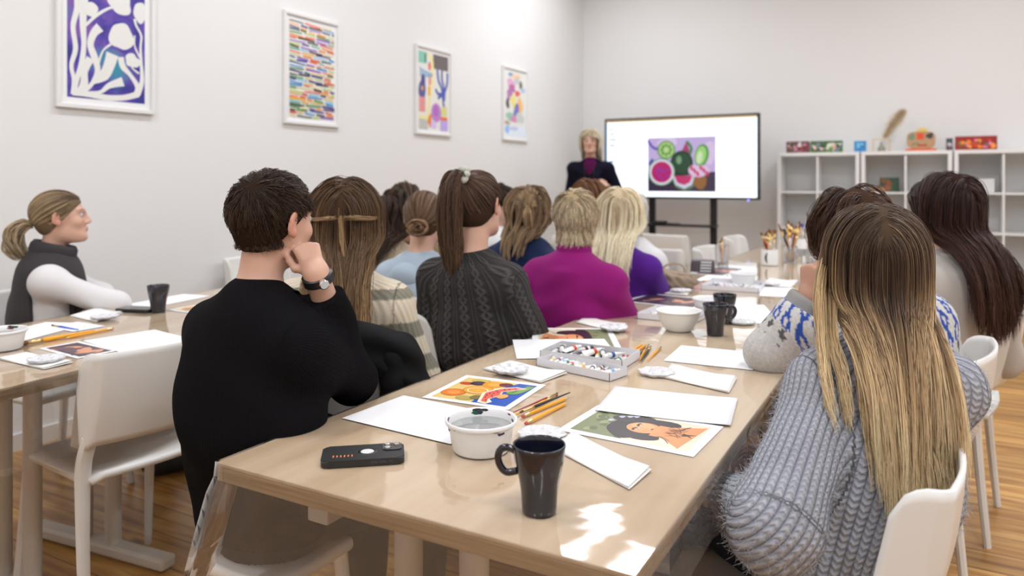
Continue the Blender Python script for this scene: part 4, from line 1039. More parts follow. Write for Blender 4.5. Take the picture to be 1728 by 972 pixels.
tray('nearer white card tray holding a neat row of small paint tubes', [(905, 618), (1029, 645), (1052, 628), (922, 606)], ['yellow', 'dark red', 'light blue', 'green', 'orange red', 'green', 'yellow', 'ochre', 'black', 'brown', 'dark red', 'light blue'], 'nearer tray', 2)
tray('farther white card tray heaped with larger paint tubes', [(911, 607), (1050, 625), (1073, 602), (932, 588)], ['dark green', 'dark green', 'white', 'orange red', 'white', 'black', 'dark red', 'orange red', 'yellow', 'dark green', 'blue', 'blue', 'green'], 'farther tray', 5, 1.22, .026)
tray('white card tray by the plain tub farther up the table', [(1183, 489), (1280, 495), (1285, 480), (1196, 476)], ['blue', 'black', 'orange red', 'white', 'white', 'green', 'white', 'white'], 'tray farther up the table', 7)
tray('white card tray half hidden behind the white bowl', [(1075, 538), (1170, 548), (1182, 532), (1095, 523)], ['white', 'ochre', 'white', 'light blue', 'green', 'white'], 'tray behind the white bowl', 8)
# phones
def phone(lab, corners, screen=False):
    P = [at(*p, TH) for p in corners]; O = P[0]; d = P[1]-O; a = math.atan2(d.y, d.x); w = .152; h = .078
    t = thing('mobile_phone', lab, 'phone', (O.x, O.y, FZ), a)
    def rr(w, h, r, n=6, x0=0, y0=0):
        out = []
        for cx, cy, a0 in ((w-r, r, -PI/2), (w-r, h-r, 0), (r, h-r, PI/2), (r, r, PI)):
            for k in range(n+1): aa = a0+PI/2*k/n; out.append((x0+cx+r*math.cos(aa), y0+cy+r*math.sin(aa)))
        return out
    bm = bmesh.new(); add_prism(bm, rr(w, h, .012), 0, .0125); bmesh.ops.bevel(bm, geom=[e for e in bm.edges if abs(e.verts[0].co.z-e.verts[1].co.z) < 1e-6], offset=.0022, segments=3, affect='EDGES')
    mesh_obj('phone_case', bm, black_pl, t, smooth=True)
    if screen:
        bm = bmesh.new(); add_prism(bm, rr(w-.008, h-.008, .009, x0=.004, y0=.004), .0125, .0129); mesh_obj('display', bm, lens_m, t); return t
    bm = bmesh.new(); add_lathe(bm, [(.0125, .0126), (.0135, .0138), (.0165, .0134), (.018, .0124)], 36, Matrix.Translation((w*.55, h*.5, 0))); mesh_obj('ring_recess', bm, black_pl, t, smooth=True)
    bm = bmesh.new(); add_lathe(bm, [(0, .0129), (.0122, .0129), (.0122, .012), (0, .012)], 36, Matrix.Translation((w*.55, h*.5, 0))); mesh_obj('silver_disc', bm, white_cer, t)
    bm = bmesh.new(); add_prism(bm, rr(.036, .036, .009, x0=w-.040, y0=h-.040), .0125, .0142); mesh_obj('camera_block', bm, lens_m, t)
    for cx, cy in ((-.030, -.030), (-.013, -.013), (-.030, -.012)):
        bm = bmesh.new(); add_lathe(bm, [(.0, .0144), (.0048, .0144), (.0052, .0160), (.0066, .0162), (.0068, .0140)], 24, Matrix.Translation((w+cx, h+cy, 0))); mesh_obj('camera_lens', bm, chrome, t, smooth=True)
    om = nmat('orange_mark', c(225, 130, 40), .5); bm = bmesh.new()
    for k in range(6): add_box(bm, (.022+k*.0068, .022, .0127), (.0022, .009, .0004))
    mesh_obj('orange_marks', bm, om, t)
    bm = bmesh.new()
    for x_ in (.097, .112): add_box(bm, (x_, -.0004, .0065), (.013, .0014, .0045), bevel=.0005)
    add_box(bm, (.127, -.0002, .0065), (.008, .0008, .003)); mesh_obj('side_buttons', bm, graph_m, t)
    return t
phone('black cased mobile phone lying face down with small orange marks', [(540, 793), (681, 784)])
phone('dark mobile phone lying beside the mug on the left table', [(192, 527), (240, 529)], True)
# cloth bag
p = at(1133, 487, TH)
t = thing('cloth_bag', 'crumpled beige cloth bag lying on the table beside the purple top', 'bag', (p.x, p.y, FZ), R_(20))
bm = bmesh.new(); bmesh.ops.create_icosphere(bm, subdivisions=5, radius=1)
for v in bm.verts:
    q = v.co.copy(); n_ = .07*math.sin(6*q.x+4*q.y)+.06*math.sin(9*q.y+5*q.z+1)+.04*math.sin(17*q.x+8*q.z)+.03*math.sin(25*q.y-12*q.x)
    s = 1+n_; zz = .043+.043*max(-1, q.z*1.3)*s; v.co = Vector((q.x*.125*s, q.y*.085*s, max(.0, min(zz, .085))*(1-.25*q.x)))
mesh_obj('bag_body', bm, canvas_bag, t, smooth='all')
bm = bmesh.new(); P = [(-.05, .03, .06), (-.03, .05, .10), (.02, .05, .115), (.06, .04, .10), (.07, .02, .05)]; add_tube(bm, cat([Vector(p_) for p_ in P], 5), .008, 8, flat=.3); mesh_obj('strap', bm, canvas_bag, t, smooth=True)
# far end containers
def cup_of_brushes(name, lab, px, py, r, h, mat, n, Lr, seed, spread=.35, mark=None, cat_='cup', where='mug', rim=True):
    p = at(px, py, TH); t = thing(name, lab, cat_, (p.x, p.y, FZ))
    bm = bmesh.new(); add_lathe(bm, [(0, .001), (r*.95, .001), (r, .004), (r, h-.002), (r*.97, h), (r*.92, h-.002), (r*.92, .006), (0, .005)], 36); mesh_obj('cup_body', bm, mat, t, smooth=True)
    if mark:
        bm = bmesh.new(); r1 = r+.0006; ang0 = -PI/2+R_(14)
        P = [];
        for k in range(13):
            v = -1+2*k/12; P.append((ang0-.30-.36*(1-v*v), h*.5+h*.36*v))
        Q = []
        for k in range(13):
            v = 1-2*k/12; Q.append((ang0-.30-.10*(1-v*v), h*.5+h*.34*v))
        vs = [bm.verts.new((r1*math.cos(a_), r1*math.sin(a_), z_)) for a_, z_ in P+Q]; bm.faces.new(vs); mesh_obj('dark_crescent', bm, graph_m, t)
    rn = random.Random(seed); cols = [wood_y, red_m, paper_m, wood_raw, paper_m, black_pl, gold_m, white_cer]
    for k in range(n):
        a = rn.uniform(0, 6.28); q = rn.uniform(.1, .7)*r; L = rn.uniform(*Lr); tl = rn.uniform(.05, spread)
        key = ('b', k % len(cols))
        lab_ = f'one of the brushes standing in the {where}'
        if key not in protos: protos[key] = make_brush(lab_, .2, cols[k % len(cols)], .022, .0035); o = protos[key]
        else: o = copy_tree(protos[key], (0, 0, 0), 0, lab_)
        o['label'] = lab_; o['group'] = f'brushes standing in the {where}'
        d = Vector((math.cos(a)*tl, math.sin(a)*tl, 1)).normalized(); M_ = d.to_track_quat('X', 'Z')
        base = Vector((p.x, p.y, FZ+.007))-Vector((math.cos(a), math.sin(a), 0))*q*.7
        o.location = base; o.rotation_euler = M_.to_euler(); s = L/.2; o.scale = (s, 1.7, 1.7)
    return t
cup_of_brushes('white_mug', 'white mug with a black crescent mark, crowded with paint brushes', 1299, 448, .052, .098, white_cer, 26, (.18, .225), 1, .42, True, 'mug', 'white mug')
cup_of_brushes('clear_cup', 'clear cup of brushes right of the white mug', 1334, 443, .042, .105, clear_m, 18, (.20, .28), 2, .42, None, 'cup', 'clear cup')
cup_of_brushes('glass_jar', 'glass jar with a few brushes left of the white mug', 1218, 449, .040, .13, clear_m, 4, (.15, .17), 3, .12, None, 'jar', 'glass jar')
cup_of_brushes('tall_brush_pot', 'brush pot with tall brown brushes beside the raised fist', 1374, 425, .045, .10, clear_m, 16, (.24, .31), 5, .30, None, 'pot', 'pot beside the raised fist')
p = at(1352, 432, TH)
t = thing('clear_bottle', 'clear bottle with blue cap and label among the brush pots', 'bottle', (p.x, p.y, FZ))
bm = bmesh.new(); add_lathe(bm, [(0, 0), (.034, 0), (.036, .004), (.036, .14), (.028, .17), (.014, .185), (.014, .2), (0, .2)], 28); mesh_obj('bottle_body', bm, clear_m, t, smooth=True)
bm = bmesh.new(); add_lathe(bm, [(.0365, .05), (.0365, .12)], 28); mesh_obj('label_band', bm, paper_m, t, smooth=True)
bm = bmesh.new(); add_lathe(bm, [(0, .225), (.016, .225), (.017, .2), (.017, .198), (0, .198)], 20); mesh_obj('cap', bm, blue_m, t, smooth=True)
p = at(1392, 447, TH)
t = thing('clear_storage_box', 'clear plastic box of small white pots behind the raised fist', 'box', (p.x, p.y, FZ), R_(5))
bm = bmesh.new()
for c_, s_ in (((0, 0, .002), (.2, .14, .004)), ((0, -.07, .045), (.2, .003, .09)), ((0, .07, .045), (.2, .003, .09)), ((-.1, 0, .045), (.003, .14, .09)), ((.1, 0, .045), (.003, .14, .09))): add_box(bm, c_, s_)
mesh_obj('box_shell', bm, clear_m, t)
bm = bmesh.new()
for i in range(4):
    for j in range(3): add_lathe(bm, [(0, .005), (.018, .005), (.02, .04), (.018, .045), (0, .045)], 12, Matrix.Translation((-.07+i*.047, -.045+j*.045, 0)))
mesh_obj('small_pots', bm, white_cer, t)
for k in range(4):
    p = at(1186, 459, TH)
    t = thing('dark_flat_box', ('lowest', 'second from bottom', 'second from top', 'topmost')[k]+' of the stacked dark flat boxes left of the glass jar', 'box', (p.x, p.y, FZ+.0012+k*.0165), R_(8+k*2), 'stack of dark flat boxes')
    bm = bmesh.new(); add_box(bm, (0, 0, .008), (.13, .09, .0155), bevel=.001); mesh_obj('box_body', bm, nmat('dark_card', (.09, .07, .08), .4) if 'dark_card' not in MATS else MATS['dark_card'], t)
    bm = bmesh.new(); add_box(bm, (.02, -.0452, .008), (.06, .0006, .008)); mesh_obj('side_label', bm, card_m, t)
# ================================================================== FIGURES: implicit surfaces turned into one continuous mesh
def V3(*a): return np.array(a if len(a) == 3 else a[0], float)
def cap_(a, b, ra, rb, uv=None, sq=None):   # tapered capsule ; sq=(axis, factor): squashed cross section
    return ('c', V3(a), V3(b), ra, rb, uv, sq)
def ell_(c, r, rot=None, uv=None): return ('e', V3(c), V3(r), None if rot is None else np.array(rot), None, uv, None)
def prim_sdf(p, P):
    if p[0] == 'c':
        a, b, ra, rb, sq = p[1], p[2], p[3], p[4], p[6]
        ab = b-a; L2 = float(ab@ab)+1e-12; q = P-a
        t = np.clip(q@ab/L2, 0, 1)
        d = q-t[:, None]*ab
        if sq is not None:
            ax, f = V3(sq[0]), sq[1]; ax = ax/np.linalg.norm(ax); k = d@ax; d = d+np.outer(k*(1/f-1), ax)
        r = ra+(rb-ra)*t
        n = np.sqrt((d*d).sum(1)); s = n-r
        if sq is not None: s = s*min(1, max(sq[1], .6))
        return s
    c, r, rot = p[1], p[2], p[3]; q = P-c
    if rot is not None: q = q@rot
    k0 = np.sqrt(((q/r)**2).sum(1)); k1 = np.sqrt(((q/(r*r))**2).sum(1))+1e-9
    return k0*(k0-1)/k1
def smin(a, b, k):
    if k <= 0: return np.minimum(a, b)
    h = np.clip(.5+.5*(b-a)/k, 0, 1)
    return b*(1-h)+a*h-k*h*(1-h)
class Shape:
    """groups: list of (k inside, k to the rest, prims). cuts: list of (fn or prim, k). noise: fn(P)->offset"""
    def __init__(s): s.g = []; s.cuts = []; s.noise = None; s.subs = []
    def add(s, prims, k=.02, kk=.02): s.g.append((k, kk, prims)); return s
    def __call__(s, P):
        out = None
        for k, kk, prims in s.g:
            d = None
            for p in prims:
                e = prim_sdf(p, P); d = e if d is None else smin(d, e, k)
            out = d if out is None else smin(out, d, kk)
        for p, k in s.subs: out = -smin(-out, prim_sdf(p, P), k)
        for fn in s.cuts: out = np.maximum(out, fn(P))
        if s.noise is not None: out = out+s.noise(P)
        return out
    def bounds(s):
        lo = np.full(3, 9.); hi = -lo
        for _, _, prims in s.g:
            for p in prims:
                if p[0] == 'c':
                    r = max(p[3], p[4])*(1 if p[6] is None else max(1, p[6][1]))
                    for q in (p[1], p[2]): lo = np.minimum(lo, q-r); hi = np.maximum(hi, q+r)
                else: r = p[2].max(); lo = np.minimum(lo, p[1]-r); hi = np.maximum(hi, p[1]+r)
        return lo-.03, hi+.03
def polygonise(S, vox, levels=4):
    """surface nets on a sparse octree; returns verts, quads"""
    lo, hi = S.bounds(); top = vox*2**levels
    n = np.ceil((hi-lo)/top).astype(int)
    I = np.stack(np.meshgrid(*[np.arange(k) for k in n], indexing='ij'), -1).reshape(-1, 3)
    size = top
    for lv in range(levels+1):
        c = lo+(I+.5)*size
        d = S(c)
        I = I[np.abs(d) < size*.9+.012]
        if lv == levels: break
        off = np.array([[a, b, e] for a in (0, 1) for b in (0, 1) for e in (0, 1)])
        I = (I[:, None, :]*2+off).reshape(-1, 3); size /= 2
    I = I.astype(np.int64)+1
    K = 4096
    key = lambda J: (J[:, 0]*K+J[:, 1])*K+J[:, 2]
    off = np.array([[a, b, e] for a in (0, 1) for b in (0, 1) for e in (0, 1)])
    C = (I[:, None, :]+off).reshape(-1, 3)
    ck = key(C); uk, inv = np.unique(ck, return_inverse=True)
    G = np.stack([uk//(K*K), (uk//K) % K, uk % K], -1)
    vals = S(lo+(G-1)*vox)
    D = vals[inv].reshape(-1, 8)
    neg = (D < 0).sum(1); act = (neg > 0) & (neg < 8)
    I = I[act]; D = D[act]
    edges = [(0, 4), (1, 5), (2, 6), (3, 7), (0, 2), (1, 3), (4, 6), (5, 7), (0, 1), (2, 3), (4, 5), (6, 7)]
    acc = np.zeros((len(I), 3)); cnt = np.zeros(len(I))
    for a, b in edges:
        da, db = D[:, a], D[:, b]; m = (da < 0) != (db < 0)
        t = np.where(m, da/np.where(m, da-db, 1), 0)
        p = off[a]+t[:, None]*(off[b]-off[a]); acc += p*m[:, None]; cnt += m
    Vt = lo+(I-1+acc/cnt[:, None])*vox
    ik = key(I); order = np.argsort(ik); sk = ik[order]
    def find(J):
        k = key(J); pos = np.searchsorted(sk, k); pos = np.clip(pos, 0, len(sk)-1); ok = sk[pos] == k
        return np.where(ok, order[pos], -1)
    Q = []
    for ax, (e0, e1) in enumerate((((0), (4)), ((0), (2)), ((0), (1)))):
        m = (D[:, e0] < 0) != (D[:, e1] < 0)
        J = I[m]; u = np.zeros(3, int); v = np.zeros(3, int); u[(ax+1) % 3] = 1; v[(ax+2) % 3] = 1
        q = np.stack([find(J), find(J-u), find(J-u-v), find(J-v)], -1)
        flip = D[m][:, e0] < 0
        q = np.where(flip[:, None], q, q[:, ::-1]); Q.append(q[(q >= 0).all(1)])
    Q = np.concatenate(Q)
    # one projection step
    e = vox*.3; d0 = S(Vt); g = np.stack([S(Vt+np.eye(3)[i]*e)-d0 for i in range(3)], -1)/e
    gn = (g*g).sum(1)+1e-6; st = np.clip(d0/gn, -vox*.6, vox*.6); Vt = Vt-g*st[:, None]
    return Vt, Q, g
def prim_uv(S, Vt):
    """uv along the nearest limb that carries a uv tag (ribs per turn, v scale)"""
    best = np.full(len(Vt), 9e9); U = np.zeros(len(Vt)); W = np.zeros(len(Vt)); N = np.ones(len(Vt)); idn = np.zeros(len(Vt), int)
    i = 0
    for _, _, prims in S.g:
        for p in prims:
            if p[5] is None: continue
            i += 1
            ribs, a, b, v0 = p[5][:4]
            d = prim_sdf(p, Vt); a, b = V3(a), V3(b); ax = (b-a)/np.linalg.norm(b-a)
            ref = np.cross(ax, [0, 1, 0.01]); ref /= np.linalg.norm(ref); r2 = np.cross(ax, ref)
            q = Vt-a; al = q@ax
            if len(p[5]) > 4:      # limb with a bend: measure round the bend so no pole shows at the elbow
                nrm, outw, end = p[5][4:]; ref = nrm; r2 = outw-ax*(outw@ax); r2 /= np.linalg.norm(r2)+1e-9; L_ = np.linalg.norm(b-a)
                over = np.clip(al-L_, 0, None) if end == 'b' else np.clip(-al, 0, None); cr = q@r2
                cr = np.where(over > 0, np.sqrt(cr*cr+over*over)*np.where(cr > -over, 1, -1), cr); ang = np.arctan2(q@ref, cr)
            else: ang = np.arctan2(q@r2, q@ref)
            m = d < best
            best[m] = d[m]; U[m] = ang[m]/(2*np.pi)*ribs; W[m] = al[m]+v0; N[m] = ribs; idn[m] = i
    return U, W, N, idn
def np_mesh(name, Vt, Q, mat, parent=None, col=None, uv=None, smooth=True, tri=False):
    me = bpy.data.meshes.new(name); k = Q.shape[1]
    me.vertices.add(len(Vt)); me.vertices.foreach_set('co', Vt.astype(np.float32).ravel())
    me.loops.add(Q.size); me.loops.foreach_set('vertex_index', Q.astype(np.int32).ravel())
    me.polygons.add(len(Q)); me.polygons.foreach_set('loop_start', np.arange(0, Q.size, k, dtype=np.int32))
    me.polygons.foreach_set('loop_total', np.full(len(Q), k, np.int32))
    if smooth: me.polygons.foreach_set('use_smooth', np.ones(len(Q), bool))
    me.update(calc_edges=True)
    if col is not None:
        ca = me.color_attributes.new('col', 'FLOAT_COLOR', 'POINT')
        ca.data.foreach_set('color', np.concatenate([col, np.ones((len(col), 1))], 1).astype(np.float32).ravel())
    if uv is not None:
        U, W, N, idn = uv; l = me.uv_layers.new(name='knit')
        u = U[Q]; n = N[Q]; u0 = u[:, :1]; u = u-np.round((u-u0)/n)*n
        l.data.foreach_set('uv', np.stack([u, W[Q]], -1).astype(np.float32).ravel())
    me.materials.append(mat)
    o = bpy.data.objects.new(name, me); link(o, parent); return o
def surf(name, S, vox, mat, parent, colfn=None, uv=False):
    Vt, Q, g = polygonise(S, vox)
    col = colfn(Vt, g) if colfn else None
    return np_mesh(name, Vt, Q, mat, parent, col, prim_uv(S, Vt) if uv else None)
def folds(amp, f=14, seed=0, dirv=(0, 0, 1)):
    rn = np.random.default_rng(seed); D = [rn.normal(size=3) for _ in range(5)]; ph = rn.uniform(0, 6, 5)
    dv = V3(dirv)
    def fn(P):
        w = np.zeros(len(P)); q = P+.03*np.sin(P[:, [1, 2, 0]]*17+ph[:3])
        for i in range(4):
            d = D[i]/np.linalg.norm(D[i])+dv*1.0; w = w+np.sin(q@d*f*(1+.45*i)+ph[i])/(1+.5*i)
        return amp*w*.5
    return fn
# ---------------------------------------------------------------- materials for figures
skin_m = nmat('skin', (.6, .38, .3), .5, Subsurface_Weight=.12); bsdf(skin_m).inputs['Subsurface Radius'].default_value = (.6, .2, .1); bsdf(skin_m).inputs['Subsurface Scale'].default_value = .01
attr_col(skin_m)
hair_m = nmat('hair', (.2, .1, .05), .45, spec=.28); attr_col(hair_m)
scalp_m = nmat('hair_under', (.2, .1, .05), .95, spec=.05); attr_col(scalp_m)
eye_w = nmat('eye_white', (.50, .47, .44), .3, spec=.2); 
def cloth(name, col, kind='plain', rough=.9, scale=1, usecol=False, c2=None, strength=.6, dist=.004):
    """kind: plain, rib (knit ribs across u), cable, chunky"""
    m = nmat(name, col, rough, spec=.15, Sheen_Weight=.06, Sheen_Roughness=.5)
    if usecol: attr_col(m)
    if rough < .86: bsdf(m).inputs['Specular IOR Level'].default_value = .04; bsdf(m).inputs['Sheen Weight'].default_value = 0
    if kind == 'plain': bump_noise(m, 420*scale, .35, .0008, 2); return m
    uv = nd(m, 'ShaderNodeUVMap', uv_map='knit'); sp = nd(m, 'ShaderNodeSeparateXYZ'); lk(m, uv, 0, sp, 0)
    def mth(op, a, b=None, c_=None, clamp=False):
        n = nd(m, 'ShaderNodeMath', operation=op, use_clamp=clamp)
        for i, x in enumerate((a, b, c_)):
            if x is None: continue
            if isinstance(x, (int, float)): n.inputs[i].default_value = x
            else: lk(m, x[0], x[1], n, i)
        return (n, 0)
    u = (sp, 0); v = (sp, 1)
    if kind == 'rib':
        h = mth('SINE', mth('MULTIPLY', u, 2*PI)); st = mth('SINE', mth('MULTIPLY', v, 2*PI/.004))
        H = mth('ADD', mth('MULTIPLY', h, .5), mth('MULTIPLY', st, .15))
        H01 = mth('MULTIPLY_ADD', H, .5, .5, True)
    elif kind == 'chunky':      # fisherman rib: V stitches on each rib, deep gaps
        fu = mth('SUBTRACT', mth('FRACT', u), .5); au = mth('ABSOLUTE', fu)
        chev = mth('SINE', mth('MULTIPLY', mth('ADD', mth('MULTIPLY', au, -.9), mth('DIVIDE', v, scale)), 2*PI))
        rib = mth('POWER', mth('MAXIMUM', mth('COSINE', mth('MULTIPLY', fu, PI)), .001), .55)
        H = mth('MULTIPLY_ADD', mth('MULTIPLY', chev, rib), .32, rib)
        H01 = mth('MULTIPLY_ADD', H, .72, .02, True)
    elif kind == 'cable':
        fu = mth('SUBTRACT', mth('FRACT', u), .5)
        # alternating wide cable columns and narrow ribs
        tw = mth('SINE', mth('MULTIPLY', mth('DIVIDE', v, .055), 2*PI))
        off = mth('MULTIPLY', tw, .14)
        s1 = mth('SUBTRACT', 1, mth('MULTIPLY', mth('ABSOLUTE', mth('SUBTRACT', fu, off)), 6.5), None, True)
        s2 = mth('SUBTRACT', 1, mth('MULTIPLY', mth('ABSOLUTE', mth('ADD', fu, off)), 6.5), None, True)
        ed = mth('SUBTRACT', 1, mth('MULTIPLY', mth('ABSOLUTE', mth('SUBTRACT', mth('ABSOLUTE', fu), .42)), 16), None, True)
        st = mth('SINE', mth('MULTIPLY', v, 2*PI/.007))
        H = mth('ADD', mth('MAXIMUM', s1, mth('MULTIPLY', s2, .85)), mth('MULTIPLY', ed, .55))
        H01 = mth('MULTIPLY_ADD', st, .05, H, True)
    nz = nd(m, 'ShaderNodeTexNoise'); nz.inputs['Scale'].default_value = 260; tc = nd(m, 'ShaderNodeTexCoord'); lk(m, tc, 'Object', nz, 'Vector')
    Hn = mth('MULTIPLY_ADD', (nz, 0), .25, H01)
    bp = nd(m, 'ShaderNodeBump'); bp.inputs['Strength'].default_value = strength; bp.inputs['Distance'].default_value = dist
    lk(m, Hn[0], 0, bp, 'Height'); lk(m, bp, 0, bsdf(m), 'Normal')
    if c2 is not None:      # colour by stitch height: darker in the gaps, paler on the ribs, heathered
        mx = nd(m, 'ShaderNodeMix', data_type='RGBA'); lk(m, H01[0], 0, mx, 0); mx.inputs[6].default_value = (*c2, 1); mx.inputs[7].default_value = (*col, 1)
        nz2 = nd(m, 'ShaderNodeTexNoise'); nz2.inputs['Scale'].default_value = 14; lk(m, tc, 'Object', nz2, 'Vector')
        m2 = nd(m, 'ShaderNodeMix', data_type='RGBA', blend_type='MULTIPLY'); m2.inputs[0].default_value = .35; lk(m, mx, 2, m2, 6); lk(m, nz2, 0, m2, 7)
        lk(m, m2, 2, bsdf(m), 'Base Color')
    return m
# ---------------------------------------------------------------- hand
def hand_groups(wr, d, n, curl=.5, side=1, s=1.0, spread=.12, thumb=.5, fist=False):
    """wr wrist, d direction of the fingers, n back-of-hand normal, side=+1 thumb on cross(d,n) side"""
    d = V3(d); d /= np.linalg.norm(d); n = V3(n); n = n-d*(n@d); n /= np.linalg.norm(n); x = np.cross(d, n)*side   # x towards thumb
    wr = V3(wr); palm = []; fingers = []
    kn = []
    for i, (ox, ol) in enumerate(((.027, .088), (.009, .092), (-.009, .088), (-.026, .080))):
        k = wr+(x*ox+d*ol)*s; kn.append(k); palm.append(cap_(wr+(x*ox*.55+d*.012)*s, k, .0125*s, .0105*s))
    palm.append(cap_(wr-d*.02*s, wr+d*.02*s, .022*s, .020*s, None, (n, .72)))
    lens = ((.042, .025, .020), (.046, .029, .021), (.042, .027, .020), (.033, .020, .018)); rad = (.0088, .0090, .0085, .0076)
    out = [(.012, .02, palm)]
    for i in range(4):
        p = kn[i]; ang = 0; dd = d+x*(spread*(1.5-i)/1.5*.6); f = []
        dd /= np.linalg.norm(dd)
        for j in range(3):
            ang += curl*(1.25, 1.45, .9)[j]*(1+.06*i)
            v = dd*math.cos(ang)-n*math.sin(ang); q = p+v*lens[i][j]*s
            f.append(cap_(p, q, (rad[i]-.0009*j)*s, (rad[i]-.0009*(j+1))*s)); p = q
        out.append((.003, .0035, f))
    b = wr+(x*.016+d*.018-n*.006)*s; v1 = x*.75+d*.6-n*.35*thumb*2; v1 /= np.linalg.norm(v1); p1 = b+v1*.040*s
    v2 = x*.25*(1-thumb)+d*.9-n*.45*thumb*1.4; v2 /= np.linalg.norm(v2); p2 = p1+v2*.032*s; v3 = v2-x*.35*thumb; v3 /= np.linalg.norm(v3); p3 = p2+v3*.025*s
    out.append((.006, .008, [cap_(b, p1, .0135*s, .0108*s), cap_(p1, p2, .0102*s, .0092*s), cap_(p2, p3, .0092*s, .0078*s)]))
    return out
# ---------------------------------------------------------------- head
def rotm(yaw=0, pitch=0, roll=0):
    """pitch>0 looks up, roll>0 tilts towards the right ear"""
    cz, sz = math.cos(yaw), math.sin(yaw); cx, sx = math.cos(pitch), math.sin(pitch); cy, sy = math.cos(roll), math.sin(roll)
    Z = np.array([[cz, -sz, 0], [sz, cz, 0], [0, 0, 1]]); X = np.array([[1, 0, 0], [0, cx, -sx], [0, sx, cx]]); Y = np.array([[cy, 0, sy], [0, 1, 0], [-sy, 0, cy]])
    return Z @ X @ Y
def head_groups(H, M, s=1.0, detail=True):
    T_ = lambda *p: H+M@(V3(*p)*s)
    E_ = lambda c_, r, rr=None: ell_(T_(*c_), V3(*r)*s, M if rr is None else M@rr)
    g = [(.03, .02, [E_((0, -.012, .030), (.0745, .096, .084)), E_((0, .026, -.020), (.060, .066, .084)), E_((0, .030, -.066), (.047, .050, .042)), cap_(T_(-.034, -.0, -.062), T_(-.022, .068, -.088), .024*s, .020*s), cap_(T_(.034, -.0, -.062), T_(.022, .068, -.088), .024*s, .020*s)])]
    g.append((.01, .012, [cap_(T_(-.012, .082, -.094), T_(.012, .082, -.094), .0155*s, .0155*s)]))
    if detail:
        g.append((.010, .014, [cap_(T_(0, .086, .024), T_(0, .108, -.022), .0075*s, .0105*s), E_((.0115, .099, -.028), (.008, .011, .008)), E_((-.0115, .099, -.028), (.008, .011, .008))]))
        g.append((.01, .014, [cap_(T_(-.040, .072, .030), T_(-.014, .087, .024), .0085*s, .0085*s), cap_(T_(.040, .072, .030), T_(.014, .087, .024), .0085*s, .0085*s)]))
        g.append((.01, .02, [E_((.038, .062, -.024), (.021, .020, .018)), E_((-.038, .062, -.024), (.021, .020, .018))]))
        g.append((.004, .006, [E_((0, .0925, -.0525), (.021, .010, .0062)), E_((0, .0915, -.0625), (.018, .010, .0072))]))
    ears = []
    for sx in (-1, 1):
        Rr = rotm(sx*.45, 0, 0)@rotm(0, -.18, sx*.12)
        ears += [E_((sx*.0800, -.012, .004), (.0062, .019, .031), Rr), E_((sx*.078, -.004, -.020), (.006, .010, .013), Rr)]
    g.append((.005, .006, ears))
    return g
def head_subs(H, M, s=1.0):
    T_ = lambda *p: H+M@(V3(*p)*s)
    o = []
    for sx in (-1, 1):
        o.append((ell_(T_(sx*.031, .093, .006), V3(.0165, .012, .0105)*s, M), .012))
        o.append((ell_(T_(sx*.0875, -.006, .004), V3(.005, .0095, .016)*s, M@rotm(sx*.45)), .005))
    return o
def skin_colfn(H, M, base, s=1.0, brow=(.12, .07, .04), lips=(.50, .16, .14)):
    base = V3(base)
    def fn(P, g):
        q = (P-H)@M/s; C = np.tile(base, (len(P), 1))
        def blend(mask, c_): C[:] = C*(1-mask[:, None])+V3(c_)*mask[:, None]
        d = np.sqrt((q[:, 0]/.021)**2+((q[:, 2]+.0575)/.0095)**2); blend(np.clip(1.6-1.6*d, 0, 1)*(q[:, 1] > .08), lips)
        for sx in (-1, 1):
            d = np.sqrt(((q[:, 0]-sx*.034)/.019)**2+((q[:, 2]-.028-.004*np.cos((q[:, 0]-sx*.034)*80))/.0042)**2); blend(np.clip(1.5-1.3*d, 0, .85)*(q[:, 1] > .05), brow)
            d = np.sqrt(((q[:, 0]-sx*.042)/.026)**2+((q[:, 2]+.025)/.022)**2+((q[:, 1]-.075)/.05)**2); blend(np.clip(.5-.5*d, 0, .35), (base[0], base[1]*.62, base[2]*.6))
            d = np.sqrt(((q[:, 0]-sx*.084)/.02)**2+((q[:, 2])/.034)**2+((q[:, 1]+.008)/.03)**2); blend(np.clip(.9-.7*d, 0, .4), (base[0]*1.02, base[1]*.55, base[2]*.5))
        return np.clip(C, 0, 1)
    return fn
# ---------------------------------------------------------------- hair
def in_hair(q, style='f'):
    """q: unit-ish head coords (metres, head frame). True where scalp hair grows"""
    y, z, x = q[:, 1], q[:, 2], np.abs(q[:, 0])
    a = -.70*(y-.022)+.72*(z-.010) > 0
    b = (z > -.062) | (y > 0)
    c_ = ~((y > -.03) & (y < .04) & (z < .018+.0) & (x > .05))
    return a & b & (c_ | (z > .02))
def cap_shape(H, M, s, th=.010, hairline=0):
    T_ = lambda *p: H+M@(V3(*p)*s)
    S = Shape(); S.add([ell_(T_(0, -.014, .032), V3(.0745+th, .096+th, .084+th)*s, M), ell_(T_(0, -.035, -.020), V3(.060+th*.6, .062+th*.6, .062)*s, M)], .02)
    n1 = M@V3(0, -.695, .719); p1 = T_(0, .022, .010-.006+hairline)
    S.cuts.append(lambda P: -((P-p1)@n1))
    n2 = M@V3(0, 0, 1.); p2 = T_(0, 0, -.068)
    S.cuts.append(lambda P: -((P-p2)@n2))
    return S
